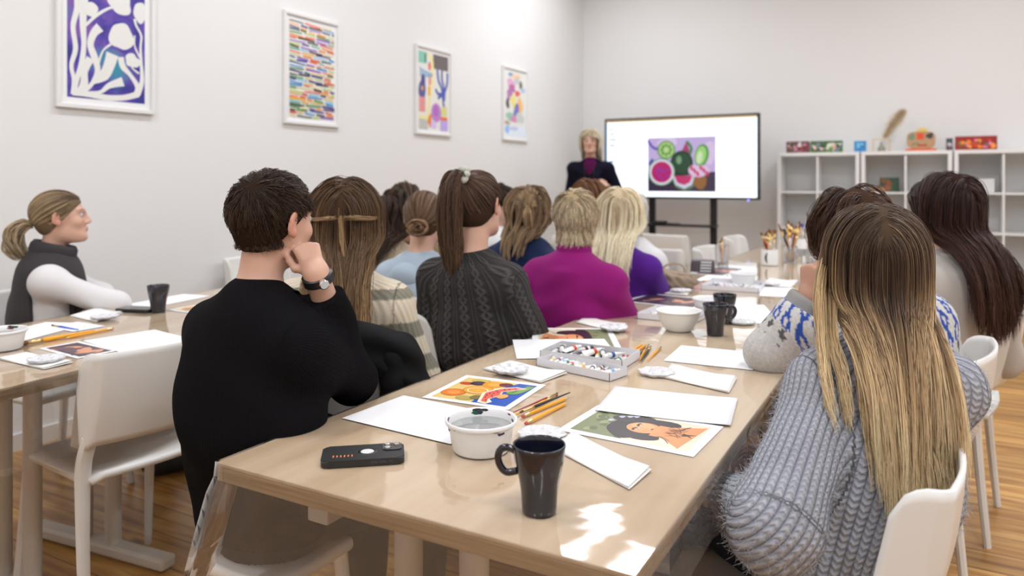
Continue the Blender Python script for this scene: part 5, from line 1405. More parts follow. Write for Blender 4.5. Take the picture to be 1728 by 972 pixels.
def tubes(paths, rad, cols, name, parent, mat=hair_m, ring=3):
    """paths (N,M,3) rad (N,M) cols (N,M,3) -> one mesh"""
    N, Mn, _ = paths.shape
    t = np.gradient(paths, axis=1); t /= np.linalg.norm(t, axis=2, keepdims=True)+1e-9
    ref = np.tile(V3(.31, .87, .38), (N, Mn, 1)); a = np.cross(t, ref); a /= np.linalg.norm(a, axis=2, keepdims=True)+1e-9; b = np.cross(t, a)
    R = []
    for k in range(ring):
        an = 2*np.pi*k/ring; R.append(paths+(a*math.cos(an)+b*math.sin(an))*rad[:, :, None])
    Vt = np.stack(R, 2).reshape(-1, 3); C = np.repeat(cols[:, :, None, :], ring, 2).reshape(-1, 3)
    base = (np.arange(N)[:, None]*Mn+np.arange(Mn-1)[None, :])*ring
    Q = []
    for k in range(ring):
        k2 = (k+1) % ring; Q.append(np.stack([base+k, base+k2, base+ring+k2, base+ring+k], -1).reshape(-1, 4))
    return np_mesh(name, Vt, np.concatenate(Q), mat, parent, np.clip(C, 0, 1))
def grad(S, P, e=.004):
    d0 = S(P); return d0, np.stack([S(P+np.eye(3)[i]*e)-d0 for i in range(3)], -1)/e
def scalp_roots(n, rn, s, zmin=-.9, region=None):
    out = []
    while sum(len(o) for o in out) < n:
        v = rn.normal(size=(n*3, 3)); v /= np.linalg.norm(v, axis=1, keepdims=True)
        q = v*V3(.0745, .096, .084)*1.02+V3(0, -.012, .030); q = q[in_hair(q)]
        if region is not None: q = q[region(q)]
        out.append(q)
    return np.concatenate(out)[:n]
def flow(roots, H, M, s, S, steps, ds, comb, layer, rn, gravity=1.0, stiff=.5, wave=0, facew=1.0, gather=None, tang=False):
    """trace guide strands: gravity plus combing, pushed out of the body field S"""
    P = H+(roots*s)@M.T; N = len(P); lay = layer[:, None] if np.ndim(layer) == 2 else layer
    path = [P.copy()]; D0 = None; ph = rn.uniform(0, 6.28, N)
    for k in range(steps):
        q = (P-H)@M/s
        c_ = comb(q, roots, k/steps)@M.T; g = np.zeros_like(P); g[:, 2] = -gravity
        d = g+c_
        # keep the face clear
        inface = (q[:, 1] > .02) & (q[:, 2] < .06) & (q[:, 2] > -.14) & (np.abs(q[:, 0]) < .085)
        push = np.zeros_like(q); push[:, 1] = -1; push[:, 0] = np.sign(q[:, 0])*1.0; d = d+(push*inface[:, None]*facew)@M.T
        if gather is not None:
            xt, yt, z0, kx = gather; m = np.clip((z0-P[:, 2])/.05, 0, 1)
            d[:, 0] += m*np.clip((xt-P[:, 0])*kx, -1.2, 1.2); d[:, 1] += m*np.clip((yt-P[:, 1])*kx, -1.6, .3)
        if wave: d = d+wave*np.stack([np.sin(ph*.3+k*ds*38), np.cos(ph*.3+k*ds*33), np.zeros(N)], -1)
        d /= np.linalg.norm(d, axis=1, keepdims=True)+1e-9
        if D0 is not None: d = D0*stiff+d*(1-stiff); d /= np.linalg.norm(d, axis=1, keepdims=True)+1e-9
        sd, gr = grad(S, P); gr /= np.linalg.norm(gr, axis=1, keepdims=True)+1e-9
        close = (sd < layer+.006)
        ndot = (d*gr).sum(1); m_ = (sd < .05) if tang else (close & (ndot < 0)); d = np.where(m_[:, None], d-gr*ndot[:, None], d); d /= np.linalg.norm(d, axis=1, keepdims=True)+1e-9
        P = P+d*ds
        sd, gr = grad(S, P); gr /= np.linalg.norm(gr, axis=1, keepdims=True)+1e-9
        L = layer*min(1, .35+(k+1)/6)
        P = P+gr*np.clip(L-sd, 0, .02)[:, None]
        D0 = d; path.append(P.copy())
    return np.stack(path, 1)
def resample_len(G, frac):
    """cut every guide to a fraction of its length, keeping the number of points"""
    N, Mn, _ = G.shape; out = np.empty_like(G)
    for i in range(N):
        x = np.linspace(0, (Mn-1)*frac[i], Mn); i0 = np.minimum(x.astype(int), Mn-2); f = (x-i0)[:, None]; out[i] = G[i, i0]*(1-f)+G[i, i0+1]*f
    return out
def strands(G, kids, rn, r0, rclump, colfn, name, parent, tip=.35, frizz=.0, ring=3, clump_in=.55):
    N, Mn, _ = G.shape; s = np.linspace(0, 1, Mn)
    off = rn.normal(size=(N, kids, 1, 3)); off /= np.linalg.norm(off, axis=3, keepdims=True); off *= (rn.uniform(0, 1, (N, kids, 1, 1))**.6)*rclump
    P = G[:, None]+off*(1-clump_in*s)[None, None, :, None]
    if frizz:
        ph = rn.uniform(0, 6.28, (N, kids, 1, 3)); P = P+frizz*np.sin(s[None, None, :, None]*rn.uniform(5, 16, (N, kids, 1, 3))+ph)*s[None, None, :, None]
    P = P.reshape(N*kids, Mn, 3)
    fr = rn.uniform(.86, 1, N*kids); P = resample_len(P, fr)
    rad = r0*(1-(1-tip)*s**3)[None, :]*rn.uniform(.7, 1.15, (N*kids, 1)); rad[:, -1] *= .2
    gv = np.repeat(rn.uniform(-1, 1, N), kids); kv = rn.uniform(-1, 1, N*kids)
    C = colfn(s, gv, kv, P)
    return tubes(P, rad, C, name, parent, ring=ring)
def ramp_col(stops, var=.22, var2=.12, hi=None, hiprob=0):
    """stops: [(s, rgb)] root to tip"""
    xs = [a for a, _ in stops]; cs = np.array([b for _, b in stops])
    def fn(s, gv, kv, P):
        sh = (gv*.10+kv*.05)[:, None]; x = np.clip(s[None, :]+sh, 0, 1)
        C = np.stack([np.interp(x, xs, cs[:, j]) for j in range(3)], -1)
        C = C*(1+var*gv+var2*kv)[:, None, None]; C = C*1.3/(1+.2*C)
        if hi is not None:
            m = ((kv*.5+.5) < hiprob)[:, None, None]; C = np.where(m, V3(hi)*(1+.2*gv[:, None, None]), C)
        return C
    return fn
# ================================================================== PEOPLE
SK = dict(fair=(.62, .37, .27), pale=(.68, .44, .34), tan=(.52, .29, .20))
def person(lab, hip, face, head, hyaw, hpitch=0, hroll=0, skin='fair', build=1.0, sw=.165, hs=1.0, armL=None, armR=None, vox=.008,
           top=None, topname='sweater', sleeve=(.062, .058, .045), body_th=.02, collar=None, pants=None, hairfn=None, group=None, torso_r=None,
           fold=.004, knees=None, shz=-.030, standing=False, topcol=None, topuv=False, hem=.50, spinebend=0, detail=True, neckr=.050, cuff=None, extra=None, dsh=0):
    """hip (x,y) world, face/hyaw world facing in degrees, head (px, topy, depth)"""
    ph = R_(face); cz, sz = math.cos(ph), math.sin(ph); R0 = np.array([[cz, sz, 0], [-sz, cz, 0], [0, 0, 1]])
    root = V3(hip[0], hip[1], 0)
    toL = lambda p: R0@(V3(*p)-root)
    t = thing('person', lab, 'person', (hip[0], hip[1], 0), ph, group)
    hw = atd(head[0], head[1], head[2]); H = toL((hw.x, hw.y, hw.z-.127*hs))
    M = rotm(R_(hyaw-face), R_(hpitch), R_(hroll))
    b = build
    hipz = .575 if not standing else .92
    hipc = V3(0, 0, hipz); fwd = V3(0, 1, 0)
    Nb = H+M@V3(0, -.030, -.075)*hs*.5+V3(0, -.030, -.145*hs)*.5+V3(0, -.012, -.075*hs)
    Sc = Nb+V3(0, -.005, -.045)
    shR = rotm(R_(dsh))
    SH = {s: Sc+shR@V3(s*sw, 0, shz) for s in (-1, 1)}
    mid = hipc*.5+Sc*.5+V3(0, -.02+spinebend, -.02); chest = hipc*.22+Sc*.78+V3(0, .0, -.0)
    tr = torso_r or (.158*b, .140*b, .152*b)
    up = (Sc-hipc)/np.linalg.norm(Sc-hipc)
    def arm(side, spec):
        if spec is None: spec = dict(E=SH[side]+V3(side*.055, .03, -.27), W=V3(side*.09, .26, .66), d=(-side*.3, .9, -.1), n=(side*.2, .2, 1), curl=.35)
        sp = dict(spec)
        for k in ('E', 'W'):
            v = sp[k]
            if isinstance(v, tuple) and len(v) == 4: sp[k] = toL(v[1:])
            else: sp[k] = V3(*v) if isinstance(v, tuple) else v
        for k in ('d', 'n'):
            v = sp[k]
            if len(v) == 4: sp[k] = R0@V3(*v[1:])
            else: sp[k] = V3(*v)
        return sp
    A = {-1: arm(-1, armL), 1: arm(1, armR)}
    # ---- body: one continuous surface
    B = Shape()
    for k, kk, pr in head_groups(H, M, hs, detail): B.add(pr, k, kk)
    B.add([cap_(H+M@V3(0, -.022, -.055)*hs, Nb, neckr*hs, (neckr+.004)*hs), cap_(Nb, Sc, .056, .07)], .02, .025)
    sqy = (fwd, .70)
    B.add([cap_(hipc, mid, tr[0]-.012, tr[1]-.012, None, sqy), cap_(mid, chest, tr[1]-.012, tr[2]-.014, None, sqy), cap_(SH[-1], SH[1], .050*b, .050*b)], .04, .04)
    for s in (-1, 1): B.add([cap_(SH[s], A[s]['E'], .047*b, .038*b), cap_(A[s]['E'], A[s]['W'], .038*b, .0265*hs, None, None)], .02, .03)
    for s in (-1, 1):
        sp = A[s]
        for k, kk, pr in hand_groups(sp['W'], sp['d'], sp['n'], sp.get('curl', .4), sp.get('side', -s), sp.get('hsz', .95)*hs, sp.get('spread', .12), sp.get('thumb', .5)): B.add(pr, k, kk)
    if standing:
        LG = {s: (hipc+V3(s*.09, 0, -.04), V3(s*.10, .02, .50), V3(s*.11, -.01, .09)) for s in (-1, 1)}
    else:
        kn = knees or {}
        LG = {}
        for s in (-1, 1):
            K = V3(*kn[s][0]) if s in kn else V3(s*.11, .42, .50); F = V3(*kn[s][1]) if s in kn else V3(s*.11, .40, .09)
            LG[s] = (hipc+V3(s*.085, .02, -.02), K, F)
    for s in (-1, 1): h_, k_, f_ = LG[s]; B.add([cap_(h_, k_, .072*b, .050), cap_(k_, f_, .048, .034), ell_(f_+V3(0, .05, -.035), (.040, .105, .034))], .02, .03)
    for p_, k_ in head_subs(H, M, hs) if detail else []: B.subs.append((p_, k_))
    surf('body', B, vox, skin_m, t, skin_colfn(H, M, SK[skin], hs))
    # ---- eyes
    if detail:
        for sx in (-1, 1):
            bm = bmesh.new(); c0 = H+M@V3(sx*.031, .0785, .006)*hs
            bmesh.ops.create_uvsphere(bm, u_segments=16, v_segments=12, radius=.0112*hs)
            for f in bm.faces:
                n_ = M.T@np.array(f.calc_center_median().normalized()); f.material_index = 1 if n_[1] > .84 else 0
            o = mesh_obj('eye', bm, [eye_w, MATS['iris'] if 'iris' in MATS else nmat('iris', (.05, .035, .02), .1)], t, smooth='all'); o.location = Vector(c0)
    # ---- trousers and shoes
    P = Shape(); P.add([cap_(hipc+V3(0, 0, -.01), hipc+V3(0, 0, .06), tr[0]-.002, tr[0]-.006, None, (fwd, .78))], .03, .04)
    for s in (-1, 1): h_, k_, f_ = LG[s]; P.add([cap_(h_, k_, .086*b, .066), cap_(k_, f_+V3(0, 0, .01), .062, .052)], .03, .03)
    P.noise = folds(.004, 16, 3)
    zb = .462 if not standing else -1
    P.cuts.append(lambda Q: np.where((Q[:, 1] < .22) & (np.abs(Q[:, 0]) < .24), zb-Q[:, 2], -1.) if not standing else np.full(len(Q), -1.))
    surf('trousers', P, max(vox, .007), pants or pants_m, t)
    for s in (-1, 1):
        F = Shape(); f_ = LG[s][2]; F.add([ell_(f_+V3(0, .045, -.045), (.046, .125, .044)), cap_(f_+V3(0, -.02, -.04), f_+V3(0, -.01, .0), .044, .046)], .03)
        F.cuts.append(lambda Q: .004-Q[:, 2]); surf('shoe', F, .009, shoe_m, t)
    # ---- top
    th = body_th; S = Shape()
    uv_t = (topuv[0] if topuv else 60, hipc, Sc, 0)
    S.add([cap_(hipc+V3(0, 0, .0), mid, tr[0]+th, tr[1]+th, uv_t, (fwd, .74)), cap_(mid, chest, tr[1]+th, tr[2]+th*.8, uv_t, (fwd, .72)),
           cap_(SH[-1]+V3(.01, 0, 0), SH[1]-V3(.01, 0, 0), .052*b+th*.6, .052*b+th*.6, uv_t), cap_(Sc+V3(0, -.002, 0), Nb+V3(0, 0, -.018), .072+th*.5, .055+th*.3, uv_t)], .05, .03)
    nr = topuv[1] if topuv else 20
    for s in (-1, 1):
        sp = A[s]; E, W = sp['E'], sp['W']; Wc = E+(W-E)*(sp.get('cut', .96)); slv = sp.get('sleeve', sleeve); Ls = np.linalg.norm(E-SH[s])
        dr = V3(*sp.get('sag', (0, 0, 0)))
        dU = (E-SH[s])/Ls; dF = (W-E)/np.linalg.norm(W-E); nm_ = np.cross(dU, dF); nm_ /= np.linalg.norm(nm_)+1e-9; ow = dU-dF
        S.add([cap_(SH[s], E+dr, slv[0], slv[1], (nr, SH[s], E, .3, nm_, ow, 'b')), cap_(E+dr, Wc, slv[1], slv[2], (nr, E, Wc, .3+Ls, nm_, ow, 'a'))], .03, .035)
        wd = (W-E)/np.linalg.norm(W-E)
        if sp.get('bare') is None:
            S.cuts.append(lambda Q, Wc=Wc, wd=wd, E=E, sp=sp, slv=slv: np.where(np.linalg.norm(Q-Wc, axis=1) < slv[2]*sp.get('cutr', 1.7), (Q-Wc)@wd-.004, -1.))
    S.noise = folds(fold, 13, int(head[0]), (0, 0, 1.4))
    S.cuts.append(lambda Q: (hem-.0)-Q[:, 2])
    Sfull = S
    surf(topname, S, vox, top, t, topcol(H, M, Nb, Sc, SH, A, toL) if topcol else None, bool(topuv))
    if collar:
        kind, cr, ch = collar; bm = bmesh.new(); ax = (H+M@V3(0, -.02, -.06)*hs)-Nb; ax /= np.linalg.norm(ax); Mx = Matrix.Translation(Vector(Nb+V3(0, .0, -.012)+ax*0)) @ rot_to(ax)
        r_ = neckr*hs+.006
        if kind == 'crew': add_lathe(bm, [(r_+.020, -.006), (r_+.016, .008), (r_+.009, .014), (r_+.002, .010), (r_+.0, -.01)], 40, Mx)
        else: add_lathe(bm, [(r_+.026, -.02), (r_+.016, .01), (r_+.014, ch*.55), (r_+.019, ch*.8), (r_+.015, ch), (r_+.006, ch*.98), (r_+.004, 0)], 40, Mx)
        mesh_obj('collar', bm, cr or top, t, smooth='all')
    ctx = dict(t=t, H=H, M=M, hs=hs, Nb=Nb, Sc=Sc, SH=SH, A=A, S=S, B=B, toL=toL, R0=R0, vox=vox, hipc=hipc, chest=chest, mid=mid, tr=tr)
    if hairfn: hairfn(ctx)
    if extra: extra(ctx)
    return ctx
pants_m = nmat('dark_trousers', (.012, .013, .018), .85, spec=.2); bump_noise(pants_m, 500, .3, .0006)
jeans_m = nmat('dark_jeans', (.018, .022, .034), .85, spec=.2); bump_noise(jeans_m, 600, .4, .0006)
shoe_m = nmat('shoes', (.02, .02, .02), .5)
# ------------------------------------------------------------------ hair builders
def skull_field(c, extra_top=True):
    H, M, s = c['H'], c['M'], c['hs']; T_ = lambda *p: H+M@(V3(*p)*s)
    K = Shape(); K.add([ell_(T_(0, -.012, .030), V3(.0755, .097, .085)*s, M), ell_(T_(0, .026, -.020), V3(.062, .066, .084)*s, M), cap_(T_(0, -.022, -.055), c['Nb'], .053*s, .06)], .02)
    S = c['S']
    return lambda P: np.minimum(K(P), S(P)-.002)
def hair_cap(c, cols, th=.010, hairline=0, name='hair_base'):
    S = cap_shape(c['H'], c['M'], c['hs'], th, hairline); cc = V3(cols)
    return surf(name, S, max(.005, c['vox']*.7), scalp_m, c['t'], lambda P, g: np.tile(cc, (len(P), 1)))
def long_hair(stops, length=.45, n=150, kids=14, r0=.0013, layer=(.004, .024), part=0.0, var=.22, wave=0, back=.9, th=.009, hi=None, hiprob=0, clump=.010, seed=1, extra=None, side=.7, gravity=1., tip=.35, frizz=.002, face=1.0, wd=1.0, by=-.165, cx=0.0, hk=12, front=0):
    def fn(c):
        rn = np.random.default_rng(seed); H, M, s = c['H'], c['M'], c['hs']
        hair_cap(c, np.array(stops[0][1])*.9, .003)
        F = skull_field(c); roots = scalp_roots(n, rn, s); lay = rn.uniform(*layer, n)
        def comb(q, r, k):
            d = np.zeros_like(q); top_ = np.clip((q[:, 2]-.03)/.08, 0, 1)
            d[:, 0] += np.sign(r[:, 0]-part)*side*top_*1.4
            d[:, 1] -= np.clip(.35+(q[:, 1])*9, 0, 1.6)*back*np.clip((q[:, 2]+.06)/.05, 0, 1)
            return d
        steps = 30; ds = (length+.09)/steps
        rx = ((roots*s)@M.T)[:, 0]
        gt = (H[0]+cx+rx*wd+rn.normal(0, .010, n), min(H[1]-.075, c['Sc'][1]+by)+rn.normal(0, .012, n), H[2]-.035, hk)
        if front:
            fr_ = (rx < -.045) & (rn.random(n) < front); gt[0][fr_] = H[0]-.105+rn.normal(0, .012, fr_.sum()); gt[1][fr_] = c['Sc'][1]+.02+rn.normal(0, .03, fr_.sum())
        G = flow(roots, H, M, s, F, steps, ds, comb, lay, rn, gravity=gravity, stiff=.35, wave=wave, facew=face, gather=gt)
        strands(G, kids, rn, r0, clump, ramp_col(stops, var, .15, hi, hiprob), 'hair', c['t'], tip, frizz)
        if extra: extra(c, G, rn)
    return fn
def converge(c, roots, tie, rn, N=18, lift=.004):
    """strands combed over the skull to a tie point (head coords)"""
    H, M, s = c['H'], c['M'], c['hs']; ctr = V3(0, -.012, .030); rad = V3(.0745, .096, .084)
    a = (roots-ctr)/rad; a /= np.linalg.norm(a, axis=1, keepdims=True); bb = (V3(*tie)-ctr)/rad; hb = np.linalg.norm(bb); bb = bb/hb
    dot = np.clip(a@bb, -1, 1); om = np.arccos(dot); t_ = np.linspace(0, 1, N)[None, :, None]
    so = np.sin(om)[:, None, None]+1e-6; om = om[:, None, None]
    u = (np.sin((1-t_)*om)*a[:, None]+np.sin(t_*om)*bb)/so
    h = 1.05+lift/.08+rn.uniform(0, .05, (len(roots), 1, 1))*np.sin(np.pi*t_)+ (hb-1.05)*np.clip(t_-.8, 0, 1)*2
    q = ctr+u*rad*h
    return H+(q*s)@M.T
def tail(c, tie, ctrl, n, kids, r0, rb, colfn, name, rn, N=24, parent=None, tip=.5, frizz=.003):
    """bundle following control points (local coords), radius profile rb"""
    P = cat([Vector(p) for p in ctrl], max(2, N//(len(ctrl)-1))); P = np.array([list(p) for p in P]); Mn = len(P); s_ = np.linspace(0, 1, Mn)
    rr = np.interp(s_, np.linspace(0, 1, len(rb)), rb)
    off = rn.normal(size=(n, 3)); off /= np.linalg.norm(off, axis=1, keepdims=True); off *= rn.uniform(.2, 1, (n, 1))**.5
    G = P[None]+off[:, None, :]*rr[None, :, None]
    fr = rn.uniform(.8, 1, n); G = resample_len(G, fr)
    return strands(G, kids, rn, r0, .006, colfn, name, parent or c['t'], tip, frizz, clump_in=.4)
# ================================================================== A: man in black
black_knit = cloth('black_rib_knit', (.0065, .006, .007), 'rib', .85, strength=.55, dist=.0022)
def hair_short_m(c):
    rn = np.random.default_rng(5); H, M, s = c['H'], c['M'], c['hs']; base = V3(.030, .018, .012)
    hair_cap(c, base*.9, .005, .004)
    F = skull_field(c); n = 900; roots = scalp_roots(n, rn, s)
    crown = V3(.012, -.075, .085)
    def comb(q, r, k):
        d = r-crown; d[:, 2] *= .6; d /= np.linalg.norm(d, axis=1, keepdims=True)+1e-6
        top_ = np.clip((r[:, 2]-.05)/.05, 0, 1)[:, None]
        sw_ = np.stack([-.5+0*d[:, 0], .9+0*d[:, 0], .25+0*d[:, 0]], -1)
        return d*1.3*(1-top_*.5)+sw_*top_*1.1
    lay = rn.uniform(.004, .011, n)
    G = flow(roots, H, M, s, F, 9, .0046, comb, lay, rn, gravity=.55, stiff=.4, facew=0, tang=True)
    lens = np.where((np.abs(roots[:, 0]) > .055) & (roots[:, 2] < .05) & (roots[:, 1] > -.04), .25, np.clip(.45+.55*(roots[:, 2]+.06)/.12, .35, 1)); G = resample_len(G, lens)
    strands(G, 10, rn, .0008, .007, ramp_col([(0, base), (.6, base*1.4), (1, base*2.1)], .3, .25), 'hair', c['t'], .4, .002, clump_in=.1)
def man_extra(c):
    # watch on the right wrist and white tee at the neck
    sp = c['A'][1]; W, E = sp['W'], sp['E']; d = (W-E)/np.linalg.norm(W-E); ctr = W-d*.012
    bm = bmesh.new(); Mx = Matrix.Translation(Vector(ctr)) @ rot_to(d)
    add_lathe(bm, [(.0290, -.011), (.0345, -.009), (.0345, .009), (.0290, .011)], 32, Mx); wb = mesh_obj('watch_strap', bm, black_pl, c['t'], smooth=True)
    n_ = V3(*(c['R0']@V3(.75, -.55, .2))); n_ = n_-d*(n_@d); n_ /= np.linalg.norm(n_)
    bm = bmesh.new(); Mx = Matrix.Translation(Vector(ctr+n_*.036)) @ rot_to(n_); add_lathe(bm, [(0, .006), (.009, .006), (.0115, .004), (.0115, -.004), (0, -.004)], 28, Mx); mesh_obj('watch_case', bm, chrome, wb, smooth=True)
    bm = bmesh.new(); r_ = .052; ax = (c['H']+c['M']@V3(0, -.02, -.06))-c['Nb']; ax /= np.linalg.norm(ax)
    add_lathe(bm, [(r_+.014, .004), (r_+.010, .016), (r_+.004, .017), (r_+.0, .004)], 36, Matrix.Translation(Vector(c['Nb']+V3(0, 0, -.010))) @ rot_to(ax)); mesh_obj('tee_collar', bm, paper_m, c['t'], smooth='all')
PA = person('short-haired man in a black ribbed sweater, chin on hand, left of the long table', (-1.315, 1.20), -8, (461, 285, 1.74), -2, 0, 4, 'fair', 1.06, .165, .97, shz=-.052,
    armL=dict(E=(-.30, .06, .72), W=(-.10, .30, .60), d=(.4, .8, -.1), n=(-.2, .3, 1), curl=.4),
    armR=dict(E=('w', *atd(592, 640, 1.80)), W=('w', *atd(534, 462, 1.67)), d=('w', *(atd(516, 415, 1.70)-atd(534, 462, 1.67))), n=('w', .75, -.65, .1), curl=.85, side=-1, cut=.80, thumb=.3, hsz=.84, cutr=1.25),
    vox=.0045, top=black_knit, topname='sweater', sleeve=(.066, .058, .046), body_th=.024, collar=('crew', black_knit, 0), hairfn=hair_short_m, extra=man_extra, topuv=(150, 54), torso_r=(.160, .162, .172), fold=.008, neckr=.049, hem=.52)
# stool
t = thing('stool', 'white stool under the man in the black sweater', 'stool', (-1.28, 1.20, 0))
bm = bmesh.new(); add_box(bm, (0, 0, .447), (.25, .25, .03), bevel=.012, seg=3); mesh_obj('seat', bm, white_lac, t, smooth=True)
for sx in (-1, 1):
    for sy_2 in (-1, 1): bm = bmesh.new(); add_tube(bm, [(sx*.13, sy_2*.13, 0), (sx*.10, sy_2*.10, .435)], [.013, .017], 10); mesh_obj('leg', bm, white_lac, t, smooth=True)
fuzz_m = nmat('yarn_fuzz', (.6, .6, .62), .9); attr_col(fuzz_m)
def fuzz(n, col, L=.014, r=.00022, seed=3):
    def fn(c):
        rn = np.random.default_rng(seed); me = next(o for o in c['t'].children if o.name.startswith(('sweater', 'fleece'))).data
        nv = len(me.vertices); co = np.empty(nv*3, np.float32); me.vertices.foreach_get('co', co); co = co.reshape(-1, 3).astype(float)
        P = co[rn.integers(0, nv, n)]; d0, g = grad(c['S'], P); g /= np.linalg.norm(g, axis=1, keepdims=True)+1e-9
        d = g*.8+rn.normal(0, .7, (n, 3)); d /= np.linalg.norm(d, axis=1, keepdims=True); k = rn.normal(0, .5, (n, 3)); ln = L*rn.uniform(.4, 1, (n, 1))
        s_ = np.linspace(0, 1, 4)[None, :, None]; pt = P[:, None]+d[:, None]*ln[:, None]*s_+k[:, None]*ln[:, None]*s_**2*.6
        C = np.tile(V3(*col), (n, 4, 1))*rn.uniform(.8, 1.15, (n, 1, 1)); o = tubes(pt, np.full((n, 4), r), C, 'yarn_fuzz', c['t'], fuzz_m); o['kind'] = 'stuff'
    return fn
# ================================================================== R: long ombre hair, grey-blue sweater
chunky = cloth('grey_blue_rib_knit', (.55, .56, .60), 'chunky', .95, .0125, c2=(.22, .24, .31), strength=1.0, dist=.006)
OMB = [(0, (.085, .055, .036)), (.12, (.060, .036, .024)), (.30, (.085, .052, .033)), (.46, (.32, .20, .105)), (.66, (.62, .43, .23)), (1, (.88, .67, .40))]
def front_locks(c, G, rn):
    # thin locks falling over the left shoulder
    for k, pts in enumerate((((1392, 430, 1.54), (1384, 475, 1.48), (1382, 520, 1.45), (1388, 600, 1.41), (1396, 680, 1.36), (1404, 745, 1.33)), ((1404, 450, 1.53), (1404, 560, 1.43), (1420, 650, 1.38), (1432, 730, 1.33)), ((1430, 510, 1.50), (1445, 610, 1.40), (1455, 700, 1.36), (1462, 790, 1.33)))):
        P = np.array([c['toL'](tuple(atd(*p))) for p in pts])
        for _ in range(8):
            d0, g = grad(c['S'], P); g /= np.linalg.norm(g, axis=1, keepdims=True)+1e-9; P = P+g*np.clip(.012-d0, 0, .03)[:, None]
        tail(c, None, P, 14, 9, .00075, (.008, .010, .009, .004), ramp_col([(0, (.20, .12, .06)), (.3, (.55, .38, .19)), (1, (.82, .62, .36))], .2, .15), 'hair_lock', rn, 24, frizz=.005)
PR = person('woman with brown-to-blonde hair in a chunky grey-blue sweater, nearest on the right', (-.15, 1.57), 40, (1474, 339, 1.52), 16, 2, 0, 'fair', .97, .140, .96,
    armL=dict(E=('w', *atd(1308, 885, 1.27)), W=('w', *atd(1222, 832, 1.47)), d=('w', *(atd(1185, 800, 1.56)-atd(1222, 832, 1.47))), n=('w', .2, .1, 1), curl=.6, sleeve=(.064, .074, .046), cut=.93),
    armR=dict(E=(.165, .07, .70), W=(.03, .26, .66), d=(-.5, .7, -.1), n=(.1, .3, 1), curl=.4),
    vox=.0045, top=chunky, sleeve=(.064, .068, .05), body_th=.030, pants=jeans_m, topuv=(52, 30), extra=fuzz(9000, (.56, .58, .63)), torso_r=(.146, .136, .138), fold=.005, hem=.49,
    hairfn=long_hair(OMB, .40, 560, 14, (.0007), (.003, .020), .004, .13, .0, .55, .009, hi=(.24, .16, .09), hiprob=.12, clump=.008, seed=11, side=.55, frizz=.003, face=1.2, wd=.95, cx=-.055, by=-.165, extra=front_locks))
# ================================================================== S: nordic sweater
nordic = cloth('pale_grey_wool', (.5, .48, .46), 'plain', .95, .8, usecol=True)
def nordic_col(H, M, Nb, Sc, SH, A, toL):
    def fn(P, g):
        q = P-(Nb+V3(0, 0, -.02)); r = np.sqrt(q[:, 0]**2*.8+(q[:, 1]*1.1)**2+(q[:, 2]*1.15)**2); a = np.arctan2(q[:, 1], q[:, 0])
        C = np.tile(V3(.53, .51, .485), (len(P), 1)); n = 44
        u = a/(2*np.pi)*n*1.0; fu = np.abs((u % 1)-.5)*2; 
        cell = .0058; k = np.floor(r/cell); uu = np.floor((u % 1)*8)
        du = np.abs(uu-3.5)
        dark = V3(.10, .095, .095); bl = V3(.035, .085, .36); li = V3(.60, .59, .57)
        C[(r < .115)] = V3(.20, .195, .195)
        m = (r > .115) & (r < .145) & (du < 1.2+((k % 4))); C[m] = li; m2 = (r > .115) & (r < .145) & ~m; C[m2] = dark
        m = (r >= .145) & (r < .235); z_ = (k % 6); x_ = np.abs(z_-2.5); C[m] = li
        mb = m & ((du+x_ < 3.4) & ~(du+x_ < 1.2)); C[mb] = bl
        mb = m & (r > .19) & (du < 1) & (z_ > 3); C[mb] = bl
        m = (r >= .235) & (r < .268) & (du+np.abs((k % 5)-2) < 2.1); C[m] = dark
        rn = np.random.default_rng(1); C *= rn.uniform(.86, 1.1, (len(P), 1)); return C
    return fn
def hair_S(c):
    long_hair([(0, (.055, .028, .018)), (.6, (.085, .042, .025)), (1, (.12, .06, .035))], .17, 150, 12, .0012, (.006, .028), .0, .3, .35, .6, .012, seed=21, frizz=.008, clump=.012)(c)
def S_extra(c):
    sp = c['A'][-1]; W, E = sp['W'], sp['E']; d = (W-E)/np.linalg.norm(W-E); ctr = W-d*.02; Mx = np.array(rot_to(d).to_3x3())
    cols = [blue_m, white_cer, gold_m, white_cer, MATS['paint_blue']]
    for k in range(5):
        bm = bmesh.new()
        for j in range(k, 20, 5): a = 2*PI*j/20; bmesh.ops.create_icosphere(bm, subdivisions=2, radius=.0052, matrix=Matrix.Translation(Vector(ctr+Mx@V3(.031*math.cos(a), .031*math.sin(a), 0))))
        mesh_obj('bracelet_beads', bm, cols[k], c['t'], smooth=True)
    bm = bmesh.new(); Mx2 = Matrix.Translation(Vector(E+(W-E)*.80)) @ rot_to(d)
    add_lathe(bm, [(.052, -.055)]+[(.050+.0015*(k % 2), -.05+.01*k) for k in range(9)]+[(.046, .035), (.040, .03)], 40, Mx2); mesh_obj('rib_cuff', bm, nmat('grey_rib', (.30, .29, .28), .95), c['t'], smooth=True)
PS = person('woman in a pale sweater with blue and grey yoke pattern, cheek on fist', (-.08, 2.36), 32, (1440, 314, 2.12), 30, -4, -4, 'tan', 1.04, .175, 1.0,
    armL=dict(E=('w', *atd(1300, 594, 2.08)), W=('w', *atd(1364, 502, 2.06)), d=('w', *(atd(1368, 450, 2.05)-atd(1364, 502, 2.06))), n=('w', -.6, -.75, .1), curl=.95, side=1, cut=.78, sleeve=(.076, .068, .052), thumb=.2),
    vox=.0055, top=nordic, sleeve=(.074, .074, .052), body_th=.030, topcol=nordic_col, fold=.006, pants=jeans_m, hairfn=hair_S, extra=S_extra, torso_r=(.165, .165, .172), collar=('crew', nordic, 0), hem=.5)
